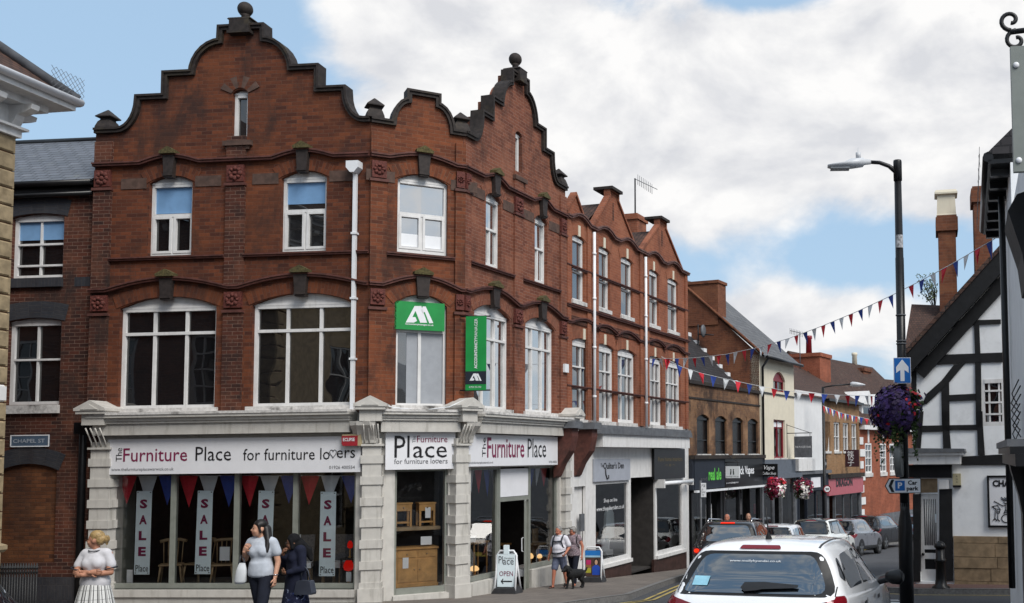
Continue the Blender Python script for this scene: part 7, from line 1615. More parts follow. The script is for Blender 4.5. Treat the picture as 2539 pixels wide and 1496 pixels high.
        if brake and o: decal('lit_lamp', [(sgn*hw*.82+.07*math.cos(k*.5), zl_-.05+.05*math.sin(k*.5)) for k in range(12)], 'rear', M['lamp_on'], .02, .03, o)
    decal('high_brake_light', rr([(-.2, H-.105), (.2, H-.105), (.18, H-.075), (-.18, H-.075)], .015), 'rear', M['lamp_on'] if brake else M['lens_red'], .012, .03)
    if plate:
        o = decal('number_plate', [(-.26, bl-.42), (.26, bl-.42), (.26, bl-.31), (-.26, bl-.31)], 'rear', M['plate_y'], .01, .05)
    if mirror:
        for sgn in (-1, 1):
            b = MB(F); ym = L*.62; b.rings([[(sgn*(hw+.02+.1*sx_)+sgn*.0, ym+.09*c_*1.0+yo, bl+.06+.085*s_*k2) for c_, s_ in [(math.cos(k*.524), math.sin(k*.524)) for k in range(12)]] for sx_, yo, k2 in ((0.2, 0, .55), (.8, -.01, .9), (1.7, -.03, .95), (2.1, -.05, .5))]); b.cap((sgn*hw*.95, ym+.05, bl), (sgn*(hw+.06), ym, bl+.03), .03, .03, 6)
            b.build('side_mirror', M['trim'], T, local=True)
    if extra: extra(T, F, decal, rr, hw, bl, H, L, cast)
    return T
def near_extra(T, F, decal, rr, hw, bl, H, L, cast):
    h = cast((0, .72, 4), (0, 0, -1)); z = h[0].z
    b = MB(F); b.lathe([(.035, z-.005), (.03, z+.02), (.012, z+.055), (.007, z+.07), (.005, z+.32)], (0, .72, 0), 10); b.v = [Vector((v.x, v.y-(v.z-z)*.35, v.z)) for v in b.v]; b.build('antenna', M['trim'], T, local=True)
    decal('wiper', [(-.1, bl+.07), (-.06, bl+.045), (.1, bl+.06), (.42, bl+.075), (.42, bl+.095), (.1, bl+.115), (-.08, bl+.11)], 'rear', M['trim'], .03, .04)
    decal('window_sticker', [(-.58, bl+.09), (-.43, bl+.09), (-.43, bl+.17), (-.58, bl+.17)], 'rear', plain('blue_sticker', (.25, .5, .62), .5, .2), .012, .05)
    for sx_ in (-1, 1): decal('roof_channel', [(sx_*hw*.63, .5), (sx_*hw*.655, .5), (sx_*hw*.62, L*.46), (sx_*hw*.6, L*.46)], 'top', M['plastic_grey'], .003, .1)
    decal('boot_seam', [(hw*.885, bl-.2), (hw*.895, bl-.2), (hw*.885, bl+.1), (hw*.875, bl+.1)], 'rear', M['trim'], .003, .06)
    def on_body(txt, u0, u1, z0, z1, mt, **kw):
        o = lettering(txt, F, u0, u1, z0, z1, 0, M[mt], T, local=True, depth=0, **kw)
        for v in o.data.vertices:
            hh = cast((v.co.x, -2, v.co.z), (0, 1, 0))
            if hh[0] is not None: v.co = hh[0]+Vector((0, -.014, .006))
    on_body('www.mollyhyundai.co.uk', -.27, .22, H-.225, H-.2, 'whiteink'); on_body('i10', .33, .46, bl-.12, bl-.05, 'chrome', shear=.3, bold=.03)
    b = MB(F); hh = cast((0, -2, bl-.11), (0, 1, 0))[0]; b.tube([(.07*math.cos(k*.393), hh.y-.012, bl-.1+.04*math.sin(k*.393)) for k in range(17)], .007, 5); b.build('badge', M['chrome'], T, local=True)
car('white small hatchback in the foreground seen from behind, with a wiper, sticker and roof aerial', 1846, 9.0, 16, 3.67, 1.68, 1.53, (.84, .85, .87), lights='plain', extra=near_extra, dz=.06, blo=1.01, tint='carglass_r')
def roof_rails(T, F, decal, rr, hw, bl, H, L, cast):
    for s_ in (-1, 1): part('roof_rail', T, M['chrome'], F, lambda b: b.tube([(s_*hw*.66, .62, H-.06), (s_*hw*.66, .75, H+.02), (s_*hw*.64, L*.5, H+.02), (s_*hw*.62, L*.54, H-.05)], .02, 6), local=True)
car('black estate car with lit red brake lights and silver roof rails', 1792, 26.3, 11, 4.4, 1.78, 1.62, (.006, .006, .008), suv=.4, lights='long', brake=True, plate=True, extra=roof_rails, tint='carglass')
car('small white hatchback with a red tail lamp just beyond the black estate car', 1903, 33.4, 17, 3.7, 1.68, 1.52, (.82, .83, .85), lights='long')
car('white car with a black roof and round red tail lamps', 1998, 37.2, 21, 3.95, 1.74, 1.66, (.8, .81, .78), roofcol=(.012, .012, .013), suv=.5, lights='round')
car('silver grey crossover with dark wheel arches behind the white and black car', 2066, 43.2, 25, 4.2, 1.8, 1.6, (.15, .155, .175), suv=.8, lights='wedge', cladding=True)
car('black sports utility car parked furthest along the kerb before the bend', 2130, 49.2, 27, 4.6, 1.92, 1.66, (.008, .008, .01), suv=.9, lights='long')
car('pale blue car mostly hidden behind the lamp post at the bend', 2236, 57, 30, 4.1, 1.75, 1.5, (.16, .26, .36), lights='plain')
car('grey car with a red tail lamp poking in at the lower left corner', 0, 9.6, -84, 4.1, 1.75, 1.45, (.33, .36, .4), group='cars at the junction', at_x=-7.22, mirror=False, lights='wedge')

# ------------------------------------------------------------------ people and the dog
def skin(name, c): return plain(name, c, .55, .08, scale=14., spec=.3)
SK = {'fair': skin('fair_skin', (.5, .27, .18)), 'tan': skin('tanned_skin', (.4, .19, .12)), 'ruddy': skin('ruddy_skin', (.42, .16, .1)), 'brown': skin('brown_skin', (.2, .095, .055))}
def cloth(name, c, var=.15, sc_=10.): return plain(name, c, .85, var, scale=sc_, spec=.15, bs=.3)
HAIR = {k: plain(k+'_hair', c, .5, .35, scale=40.) for k, c in {'blonde': (.3, .2, .085), 'black': (.008, .006, .006), 'grey': (.2, .19, .18)}.items()}
def blend(parent, name, mt, fn, vox=.013, sm=5, F=LocalFr()):
    """closed shapes grown together into one continuous skin"""
    b = MB(F); fn(b); o = b.build(name, mt, parent, local=True); b_ = o
    m = o.modifiers.new('remesh', 'REMESH'); m.mode = 'VOXEL'; m.voxel_size = vox; m.use_smooth_shade = True
    m = o.modifiers.new('smooth', 'SMOOTH'); m.iterations = sm; m.factor = .5; return o
class Fig:
    def __init__(s, label, px, d, ytop, rz, group=None, base=.0, H0=1.65, px_shift=0):
        p = at(px, ytop, d); g = gz(d)+base; s.T = thing('person', label, 'person', (p.x, d, g), group, rz); k = (p.z-g)/H0; s.T.scale = (k*1.0, k*1.0, k); s.px = px
    def head(s, c, yaw=0., pitch=0., sc_=1.):
        R_ = Matrix.Rotation(yaw, 3, 'Z') @ Matrix.Rotation(pitch, 3, 'X'); s.hf = lambda x, y, z: Vector(c)+R_@Vector((x, y, z))*sc_; s.hs = sc_; s.R_ = R_
    def hell(s, b, c, r, n=14, k=9):
        i0 = len(b.v); b.ell((0, 0, 0), r, n, k); p = s.hf(*c)
        for i in range(i0, len(b.v)): b.v[i] = p+s.R_@b.v[i]*s.hs
    def head_prims(s, b):
        s.hell(b, (0, .012, .005), (.075, .094, .098)); s.hell(b, (0, -.03, -.06), (.056, .06, .066)); s.hell(b, (0, -.055, -.098), (.03, .03, .025)); s.hell(b, (0, -.09, -.035), (.013, .024, .022)); b.cap(s.hf(0, -.082, 0), s.hf(0, -.105, -.035), .008, .013)
        for q in (-1, 1): s.hell(b, (q*.077, .015, -.03), (.01, .022, .03)); s.hell(b, (q*.035, -.06, -.05), (.028, .025, .025))
    def face(s, lip=(.25, .07, .06), brow='black', glasses=False):
        T = s.T
        for q in (-1, 1):
            def eye(b): s.hell(b, (q*.03, -.083, -.008), (.013, .008, .007), 8, 5)
            part('eye', T, plain('eye', (.03, .02, .018), .2, .1), LocalFr(), eye, local=True)
            part('eyebrow', T, HAIR[brow], LocalFr(), lambda b: b.tube([s.hf(q*.014, -.09, .012), s.hf(q*.032, -.092, .017), s.hf(q*.05, -.08, .01)], .004, 5), local=True)
        part('lips', T, plain('lips', lip, .4, .1), LocalFr(), lambda b: s.hell(b, (0, -.088, -.072), (.02, .008, .006), 10, 5), local=True)
        if glasses:
            for q in (-1, 1): part('glasses', T, M['trim'], LocalFr(), lambda b: (b.tube([s.hf(q*.034+.026*math.cos(k*.5236), -.1, -.01+.018*math.sin(k*.5236)) for k in range(13)], .003, 4), b.tube([s.hf(q*.06, -.098, -.006), s.hf(q*.08, .0, -.008)], .003, 4), b.tube([s.hf(0, -.104, -.008), s.hf(q*.01, -.103, -.008)], .003, 4)), local=True)
    def hand(s, mt, w_, d, palm_n, curl=.5, L_=.085):
        """palm, four unequal fingers with a knuckle bend, and a thumb off the side; d = direction, palm_n = where the palm faces"""
        d = Vector(d).normalized(); n_ = Vector(palm_n); n_ = (n_-d*n_.dot(d)).normalized(); t = d.cross(n_); w_ = Vector(w_)
        def hb(b):
            ring = lambda c, a, e: [c+t*a*math.cos(k*.785)+n_*e*math.sin(k*.785) for k in range(8)]
            b.rings([ring(w_-d*.01, .024, .02), ring(w_+d*.025, .034, .018), ring(w_+d*L_*.85, .04, .016), ring(w_+d*L_, .036, .012)])
            for i, (o_, l_) in enumerate(((-.03, .062), (-.0105, .074), (.0105, .069), (.03, .054))):
                p = w_+d*L_*.95+t*o_; d1 = (d*math.cos(curl*.8)+n_*math.sin(curl*.8)); d2 = (d*math.cos(curl*1.9)+n_*math.sin(curl*1.9)); q = p+d1*l_*.5; b.tube([p, q, q+d2*l_*.5], [.0095, .009, .007], 6)
            p = w_+d*.03-t*.032; q = p+(d*.6-t*.75+n_*.2).normalized()*.035; b.tube([p, q, q+(d*.85-t*.25+n_*.4).normalized()*.03], [.012, .011, .008], 6)
        return part('hand', s.T, mt, LocalFr(), hb, local=True)
def torso_prims(b, g=0., fem=True, belly=0., lean=0., z0=.86):
    b.ell((0, .0, .93), (.165+g, .115+g, .13+g)); b.ell((0, -.0-belly*.5, 1.06), (.138+g+belly, .102+g+belly, .14+g)); b.ell((0, .0, 1.22), (.162+g, .112+g, .16+g)); b.cap((-.13, .01, 1.345), (.13, .01, 1.345), .06+g, .06+g); b.cap((0, .01, 1.36), (0, .005, 1.40), .07+g*.5, .05)
    if fem:
        for q in (-1, 1): b.ell((q*.068, -.068, 1.215), (.062+g, .058+g, .066+g))
def striped_skirt_mat():
    m, N = new_mat('white_skirt_with_black_lines'); uv = N.n('SeparateXYZ', {0: N.n('TexCoord').outputs['UV']})
    st = N.m('FRACT', N.m('MULTIPLY', uv.outputs[0], 26.)); ln = N.m('LESS_THAN', st, .2); s2 = N.m('LESS_THAN', N.m('FRACT', N.m('MULTIPLY', uv.outputs[1], 8.)), .05); g_ = N.m('MULTIPLY', N.m('LESS_THAN', N.m('FRACT', N.m('MULTIPLY', uv.outputs[0], 13.)), .32), .45)
    k = N.m('MAXIMUM', N.m('MAXIMUM', ln, N.m('MULTIPLY', s2, .6)), g_); finish(N, N.mix(k, (.62, .62, .6, 1), (.03, .03, .032, 1)), .85, .15); return m
def skirt(parent, mt, z0, z1, r0, r1, folds=12, amp=.02, cx0=0., cx1=0., cy1=0., oval=.8):
    b = MB(LocalFr()); rg = []; n = 60
    for i in range(9):
        t = i/8; z = z0+(z1-z0)*t; r = r0+(r1-r0)*t**.8; a = amp*t; rg.append([(cx0+(cx1-cx0)*t+(r+a*math.sin(folds*k*2*math.pi/n+1.3*math.sin(k*.3)))*math.cos(k*2*math.pi/n), cy1*t+(r*oval+a*math.sin(folds*k*2*math.pi/n+1.3*math.sin(k*.3)))*math.sin(k*2*math.pi/n), z) for k in range(n)])
    b.rings(rg); return b.build('skirt', mt, parent, local=True)
# woman with folded arms
P1 = Fig('blonde woman in white top and striped skirt standing with folded arms at lower left', 240, 14.0, 1317, 0., None); T = P1.T
P1.head((-.012, -.01, 1.545), -math.pi/2+.12, -.04); mt = SK['tan']
def bd(b):
    torso_prims(b, 0); b.cap((0, .01, 1.36), (-.008, .0, 1.5), .052, .05); P1.head_prims(b)
    for q in (-1, 1): b.cap((q*.175, .01, 1.335), (q*.235, -.05, 1.09), .05, .042); b.cap((q*.09, 0, .86), (q*.09, 0, .46), .085, .055); b.cap((q*.09, 0, .46), (q*.085, .01, .08), .052, .034); b.cap((q*.085, .02, .05), (q*.09, -.12, .03), .035, .025)
    b.cap((-.235, -.05, 1.09), (.05, -.205, 1.11), .043, .03); b.cap((.235, -.05, 1.09), (-.04, -.215, 1.075), .043, .031)
blend(T, 'body', mt, bd); P1.face(); P1.hand(mt, (.05, -.205, 1.11), (1, .25, .02), (.2, .9, 0), .5); P1.hand(mt, (-.04, -.215, 1.075), (-1, .12, .08), (.1, .9, 0), .4)
tw = cloth('white_knit', (.52, .51, .53), .06)
def top1(b):
    torso_prims(b, .016)
    for q in (-1, 1): b.cap((q*.16, .01, 1.34), (q*.222, -.015, 1.19), .06, .064)
    b.loft([(0, 0, .9, .19, .14), (0, 0, .97, .2, .15), (0, -.01, 1.05, .175, .135)])
blend(T, 'top', tw, top1, .014, 6)
part('neck_trim', T, M['navy'], LocalFr(), lambda b: b.tube([(.085*math.cos(k*.393), .0+.085*math.sin(k*.393)-.005, 1.395+.012*math.sin(k*.393)) for k in range(17)], .008, 5), local=True)
for q in (-1, 1): part('sleeve_trim', T, M['navy'], LocalFr(), lambda b: b.tube([(q*.232+.072*math.cos(k*.524), -.03+.075*math.sin(k*.524), 1.145+q*.02*math.cos(k*.524)) for k in range(13)], .008, 5), local=True)
skirt(T, striped_skirt_mat(), .98, .35, .165, .3, 14, .02)
def hair1(b):
    P1.hell(b, (0, .025, .045), (.083, .094, .076)); P1.hell(b, (0, .07, -.01), (.077, .058, .082)); P1.hell(b, (0, .145, .0), (.042, .045, .05)); P1.hell(b, (0.01, .16, .03), (.03, .025, .025)); P1.hell(b, (-.01, .15, -.04), (.02, .02, .05))
    b.cap(P1.hf(.06, .0, .03), P1.hf(.075, .01, -.03), .018, .01); b.cap(P1.hf(-.06, .0, .03), P1.hf(-.075, .01, -.03), .018, .01)
blend(T, 'hair', HAIR['blonde'], hair1, .011, 2)
# dark haired woman walking
P2 = Fig('dark haired woman in pale top and navy trousers walking past the window', 650, 15.4, 1290, -.12, None); T = P2.T; P2.head((-.03, -.02, 1.545), -.75, -.02); mt = SK['fair']
def bd(b):
    torso_prims(b, 0); b.cap((0, .01, 1.36), (-.02, .0, 1.5), .05, .05); P2.head_prims(b)
    b.cap((-.175, .01, 1.335), (-.265, .03, 1.1), .048, .042); b.cap((-.265, .03, 1.1), (-.175, -.13, 1.22), .041, .03); b.cap((.175, .01, 1.335), (.235, .03, 1.06), .048, .041); b.cap((.235, .03, 1.06), (.235, -.04, .85), .04, .029)
    b.cap((.08, .0, .88), (.1, -.12, .48), .09, .06); b.cap((.1, -.12, .48), (.09, -.1, .1), .055, .036); b.cap((-.08, 0, .88), (-.07, .08, .48), .09, .06); b.cap((-.07, .08, .48), (-.06, .22, .13), .055, .036); b.cap((.09, -.1, .05), (.1, -.24, .035), .035, .028); b.cap((-.06, .22, .08), (-.06, .12, .03), .034, .028)
blend(T, 'body', mt, bd); P2.face(); P2.hand(mt, (-.175, -.13, 1.22), (.55, -.2, .8), (0, .8, .2), .8); P2.hand(mt, (.235, -.04, .85), (0, -.1, -1), (-1, 0, 0), .45)
def top2(b):
    torso_prims(b, .018); b.loft([(0, .0, .87, .185, .135), (0, 0, .95, .185, .14), (0, -.01, 1.06, .16, .125)])
    for q in (-1, 1): b.cap((q*.165, .01, 1.34), (q*.215 if q > 0 else -.22, .02, 1.2 if q > 0 else 1.22), .068, .07)
blend(T, 'top', cloth('pale_grey_top', (.42, .45, .5), .1), top2, .014, 5); nt = cloth('navy_trousers', (.013, .015, .024))
def tr2(b): b.ell((0, 0, .9), (.175, .125, .12)); b.cap((.085, .0, .88), (.1, -.12, .48), .1, .075); b.cap((.1, -.12, .48), (.09, -.1, .12), .07, .065); b.cap((-.085, 0, .88), (-.07, .08, .48), .1, .075); b.cap((-.07, .08, .48), (-.06, .21, .14), .07, .06)
blend(T, 'trousers', nt, tr2, .015, 4)
def hair2(b):
    P2.hell(b, (0, .022, .045), (.083, .094, .076)); P2.hell(b, (0, .068, -.03), (.077, .058, .09)); b.cap((.055, .02, 1.53), (.115, -.03, 1.36), .05, .045); b.cap((.115, -.03, 1.36), (.125, -.08, 1.22), .045, .03); b.cap((.02, .09, 1.52), (.06, .1, 1.25), .06, .045)
    b.cap(P2.hf(.06, -.03, .05), P2.hf(.078, -.0, -.06), .02, .016); b.cap(P2.hf(-.06, -.03, .05), P2.hf(-.078, .0, -.05), .018, .012)
blend(T, 'hair', HAIR['black'], hair2, .011, 2)
part('wristwatch', T, M['chrome'], LocalFr(), lambda b: b.tube([(.235+.034*math.cos(k*.524), -.03+.034*math.sin(k*.524), .89) for k in range(13)], .008, 5), local=True)
gp = T.location+Vector((0, 0, 0)); kx = T.scale.x
def world_of(fig, p): return fig.T.location+Matrix.Rotation(fig.T.rotation_euler.z, 3, 'Z')@(Vector(p)*fig.T.scale.x)
B2 = thing('tote_bag', 'cream tote bag with grey straps hanging from the arm of the dark haired woman', 'bag', world_of(P2, (-.27, -.05, .8)), None, -.12)
part('pouch', B2, M['whitecloth'], LocalFr(), lambda b: b.loft([(-.02, 0, -.04, .07, .03), (-.01, 0, .0, .1, .05), (0, .01, .16, .085, .035), (.015, 0, .27, .05, .02)], 12), local=True); part('strap', B2, M['fabric_grey'], LocalFr(), lambda b: b.tube([(-.04, 0, .25), (.0, -.02, .36), (.03, -.02, .4), (.05, .0, .3), (.03, .0, .24)], .014, 5), local=True)
# woman in a headscarf
P3 = Fig('woman in black headscarf and navy jacket holding a hand to her mouth', 736, 15.8, 1324, -.75, None, H0=1.6); T = P3.T; P3.head((-.0, -.07, 1.48), -.35, .22); mt = SK['brown']; nv = cloth('navy_jacket', (.012, .014, .028), .2); bk = cloth('black_scarf', (.007, .007, .008), .25)
def bd(b):
    torso_prims(b, 0); b.cap((0, .01, 1.36), (0, -.05, 1.45), .05, .05); P3.head_prims(b); b.cap((-.17, .01, 1.33), (-.24, -.08, 1.08), .048, .042); b.cap((-.24, -.08, 1.08), (-.04, -.2, 1.3), .04, .029); b.cap((.17, .01, 1.33), (.24, .0, 1.06), .048, .042); b.cap((.24, .0, 1.06), (.1, -.2, 1.0), .04, .03)
    for q in (-1, 1): b.cap((q*.08, 0, .86), (q*.08, -.05*q, .46), .085, .055); b.cap((q*.08, -.05*q, .46), (q*.08, .0, .08), .052, .034); b.cap((q*.08, .0, .05), (q*.08, -.14, .03), .034, .026)
blend(T, 'body', mt, bd); P3.face((.16, .05, .045), 'black', True); P3.hand(mt, (-.04, -.2, 1.3), (.15, .25, .9), (.1, .9, -.1), .9, .07); P3.hand(mt, (.1, -.2, 1.0), (-.9, -.3, .1), (0, .8, .2), .7)
def jk(b):
    torso_prims(b, .03); b.loft([(0, 0, .66, .22, .17), (0, 0, .85, .205, .16), (0, 0, 1.0, .185, .145), (0, 0, 1.2, .19, .14)]); b.cap((-.165, .01, 1.335), (-.24, -.08, 1.08), .075, .062); b.cap((-.24, -.08, 1.08), (-.08, -.18, 1.25), .06, .05); b.cap((.165, .01, 1.335), (.24, .0, 1.06), .075, .062); b.cap((.24, .0, 1.06), (.13, -.17, 1.01), .06, .05); b.cap((0, .02, 1.38), (0, .0, 1.42), .085, .08)
blend(T, 'jacket', nv, jk, .015, 5)
def sf(b):
    P3.hell(b, (0, .03, .025), (.092, .102, .105)); P3.hell(b, (0, .05, -.06), (.088, .085, .09)); b.cap(P3.hf(.07, -.02, .04), P3.hf(.075, -.02, -.1), .025, .03); b.cap(P3.hf(-.07, -.02, .04), P3.hf(-.075, -.02, -.1), .025, .03); b.cap((0, .03, 1.46), (.06, .16, 1.3), .085, .07); b.cap((.06, .16, 1.32), (.13, .18, 1.18), .07, .03); b.cap((-.05, .02, 1.42), (.05, .02, 1.42), .08, .08)
blend(T, 'headscarf', bk, sf, .012, 3)
m, N = new_mat('navy_floral_cloth'); c = N.mix(N.ramp(noise(N, 16., 4., .7, dist=1.2), .58, .64), (.012, .014, .035, 1), (.2, .23, .33, 1)); c = N.mix(N.ramp(noise(N, 9., 3., .6, dist=.8), .6, .66), c, (.03, .05, .16, 1)); finish(N, c, .85, .15)
skirt(T, m, .8, .08, .19, .3, 9, .025, cy1=.0)
B3 = thing('handbag', 'dark blue grey handbag on the arm of the woman in the headscarf', 'bag', world_of(P3, (.3, .02, .66)), None, -.2); hbm = plain('blue_grey_leather', (.035, .04, .055), .45, .15)
part('pouch', B3, hbm, LocalFr(), lambda b: b.rings([[(x*r, y_*.06, z) for x, y_ in ((-1, -1), (1, -1), (1, 1), (-1, 1))] for r, z in ((.14, 0), (.15, .03), (.11, .2), (.09, .21))], smooth=False), local=True); part('strap', B3, hbm, LocalFr(), lambda b: b.tube([(-.08, 0, .2), (-.06, 0, .36), (-.02, 0, .42), (.04, 0, .36), (.08, 0, .2)], .009, 5), local=True)
# elderly couple with a black dog
P4 = Fig('grey haired man in white shirt and blue shorts holding a dog lead', 1388, 23.5, 1306, -.35, 'couple on the pavement', base=.11, H0=1.7); T = P4.T; P4.head((-.03, -.03, 1.595), -.2, .22, 1.04); mt = SK['ruddy']
def bd(b):
    i0 = len(b.v); torso_prims(b, .01, False, .03)
    for i in range(i0, len(b.v)): b.v[i].z += .04
    b.cap((0, .01, 1.4), (-.02, -.01, 1.53), .058, .056); P4.head_prims(b)
    b.cap((-.2, .01, 1.385), (-.27, .05, 1.12), .052, .044); b.cap((-.27, .05, 1.12), (-.33, -.02, .88), .043, .03); b.cap((.2, .01, 1.385), (.27, .05, 1.12), .052, .044); b.cap((.27, .05, 1.12), (.24, -.12, .95), .043, .03)
    b.cap((.09, .0, .9), (.08, .1, .5), .09, .06); b.cap((.08, .1, .5), (.07, .24, .13), .06, .036); b.cap((-.09, .0, .9), (-.1, -.13, .5), .09, .062); b.cap((-.1, -.13, .5), (-.12, -.16, .1), .062, .038); b.cap((-.12, -.14, .05), (-.13, -.28, .035), .036, .03); b.cap((.07, .26, .1), (.07, .14, .03), .036, .03)
blend(T, 'body', mt, bd); P4.face((.25, .08, .07), 'grey'); P4.hand(mt, (-.33, -.02, .88), (-.1, -.25, -1), (1, 0, 0), .35); P4.hand(mt, (.24, -.12, .95), (.1, -.8, -.5), (-.5, 0, .5), 1.1)
def sh(b):
    i0 = len(b.v); torso_prims(b, .03, False, .045)
    for i in range(i0, len(b.v)): b.v[i].z += .04
    b.loft([(0, -.01, .86, .2, .16), (0, -.02, 1.0, .205, .18), (0, -.01, 1.15, .19, .15)]); b.cap((-.185, .01, 1.385), (-.255, .04, 1.2), .072, .08); b.cap((.185, .01, 1.385), (.255, .04, 1.2), .072, .08)
blend(T, 'shirt', cloth('white_shirt', (.6, .59, .64), .05), sh, .015, 4)
part('collar', T, M['whitecloth'], LocalFr(), lambda b: b.tube([(.072*math.cos(k*.393), .01+.07*math.sin(k*.393), 1.455) for k in range(17)], .018, 6), local=True)
def shr(b): b.ell((0, 0, .92), (.19, .15, .12)); b.cap((.09, .0, .88), (.085, .08, .56), .11, .1); b.cap((-.09, 0, .88), (-.1, -.1, .56), .11, .1)
blend(T, 'shorts', cloth('blue_grey_shorts', (.1, .115, .17), .2), shr, .015, 4)
def hr(b): P4.hell(b, (0, .03, .03), (.08, .094, .088)); P4.hell(b, (0, .07, -.02), (.074, .055, .07)); P4.hell(b, (.068, .03, -.01), (.016, .045, .035)); P4.hell(b, (-.068, .03, -.01), (.016, .045, .035))
blend(T, 'hair', HAIR['grey'], hr, .012, 2)
bag = thing('rucksack', 'navy rucksack with chest and waist straps worn by the man in the white shirt', 'rucksack', world_of(P4, (0, .2, 1.0)), None, -.35)
kk = T.scale.x
def rk(b): b.loft([(0, .06, 0, .13*kk, .07*kk), (0, .06, .2*kk, .15*kk, .09*kk), (0, .06, .38*kk, .12*kk, .07*kk), (0, .06, .44*kk, .05*kk, .03*kk)], 14)
part('pack', bag, M['navy'], LocalFr(), rk, local=True)
def st(b, pts): b.tube([(x*kk, (y-.2)*kk, (z-1.0)*kk) for x, y, z in pts], .02*kk, 6)
for q in (-1, 1): part('strap', bag, M['navy'], LocalFr(), lambda b: st(b, [(q*.1, .1, 1.46), (q*.13, .0, 1.475), (q*.135, -.1, 1.4), (q*.14, -.155, 1.28), (q*.17, -.11, 1.14), (q*.19, .02, 1.08)]), local=True)
part('chest_strap', bag, M['navy'], LocalFr(), lambda b: st(b, [(-.135, -.145, 1.29), (0, -.175, 1.29), (.135, -.145, 1.31)]), local=True); part('waist_strap', bag, M['navy'], LocalFr(), lambda b: st(b, [(-.22, .02, 1.0), (-.15, -.17, .97), (0, -.225, .96), (.15, -.17, .99), (.22, .02, 1.04)]), local=True)
for (x, y, z) in ((-.13, -.24, .03), (.07, .2, .06)): part('sandal', T, M['trim'], LocalFr(), lambda b: (b.ell((x, y, z-.01), (.05, .14, .022)), b.ell((x, y-.03, z+.03), (.042, .03, .022))), local=True)
P5 = Fig('grey haired woman in glasses and patterned top walking behind the man', 1422, 24.05, 1307, -.3, 'couple on the pavement', base=.11, H0=1.63); T = P5.T; P5.head((-.02, -.02, 1.53), -.45, .1); mt = SK['ruddy']
def bd(b):
    torso_prims(b, .012, True, .02); b.cap((0, .01, 1.36), (-.01, .0, 1.48), .052, .052); P5.head_prims(b); b.cap((-.175, .01, 1.335), (-.23, .04, 1.08), .05, .043); b.cap((-.23, .04, 1.08), (-.2, -.1, .88), .042, .03); b.cap((.175, .01, 1.335), (.25, .05, 1.08), .052, .044); b.cap((.25, .05, 1.08), (.27, -.02, .85), .043, .03)
    b.cap((.085, .0, .88), (.09, -.1, .48), .09, .06); b.cap((.09, -.1, .48), (.09, -.12, .08), .055, .036); b.cap((-.085, 0, .88), (-.08, .1, .48), .09, .06); b.cap((-.08, .1, .48), (-.07, .22, .1), .055, .036); b.cap((.09, -.1, .05), (.1, -.25, .035), .036, .028); b.cap((-.07, .24, .08), (-.07, .12, .03), .034, .028)
blend(T, 'body', mt, bd); P5.face((.25, .08, .07), 'grey', True); P5.hand(mt, (-.2, -.1, .88), (0, -.3, -1), (1, 0, 0), .5); P5.hand(mt, (.27, -.02, .85), (.05, -.1, -1), (-1, 0, 0), .5)
m, N = new_mat('mauve_patterned_top'); c = N.mix(N.ramp(noise(N, 18., 4., .7, dist=1.5), .4, .62), (.13, .1, .12, 1), (.32, .25, .27, 1)); c = N.mix(N.ramp(noise(N, 30., 2.), .62, .68), c, (.45, .4, .42, 1)); finish(N, c, .85, .15)
def tp(b): torso_prims(b, .03, True, .03); b.loft([(0, 0, .84, .205, .155), (0, 0, .95, .2, .155), (0, -.01, 1.08, .175, .14)]); b.cap((-.15, .01, 1.34), (-.19, .02, 1.28), .075, .065); b.cap((.15, .01, 1.34), (.19, .02, 1.28), .075, .065)
blend(T, 'vest_top', m, tp, .015, 4)
def tr5(b): b.ell((0, 0, .9), (.18, .135, .12)); b.cap((.09, .0, .88), (.09, -.1, .48), .105, .075); b.cap((.09, -.1, .48), (.09, -.11, .12), .072, .06); b.cap((-.09, 0, .88), (-.08, .1, .48), .105, .075); b.cap((-.08, .1, .48), (-.07, .21, .14), .072, .06)
blend(T, 'trousers', nt, tr5, .016, 4)
def hr(b): P5.hell(b, (0, .028, .028), (.086, .1, .095)); P5.hell(b, (0, .07, -.03), (.08, .058, .075)); P5.hell(b, (.072, .01, .0), (.018, .05, .045)); P5.hell(b, (-.072, .01, .0), (.018, .05, .045)); P5.hell(b, (0, -.06, .065), (.06, .035, .025))
blend(T, 'hair', HAIR['grey'], hr, .012, 1)
part('shoulder_strap', T, M['trim'], LocalFr(), lambda b: b.tube([(.1, .1, 1.4), (.14, .0, 1.425), (.15, -.1, 1.36), (.17, -.13, 1.2), (.21, -.06, 1.06)], .014, 5), local=True)
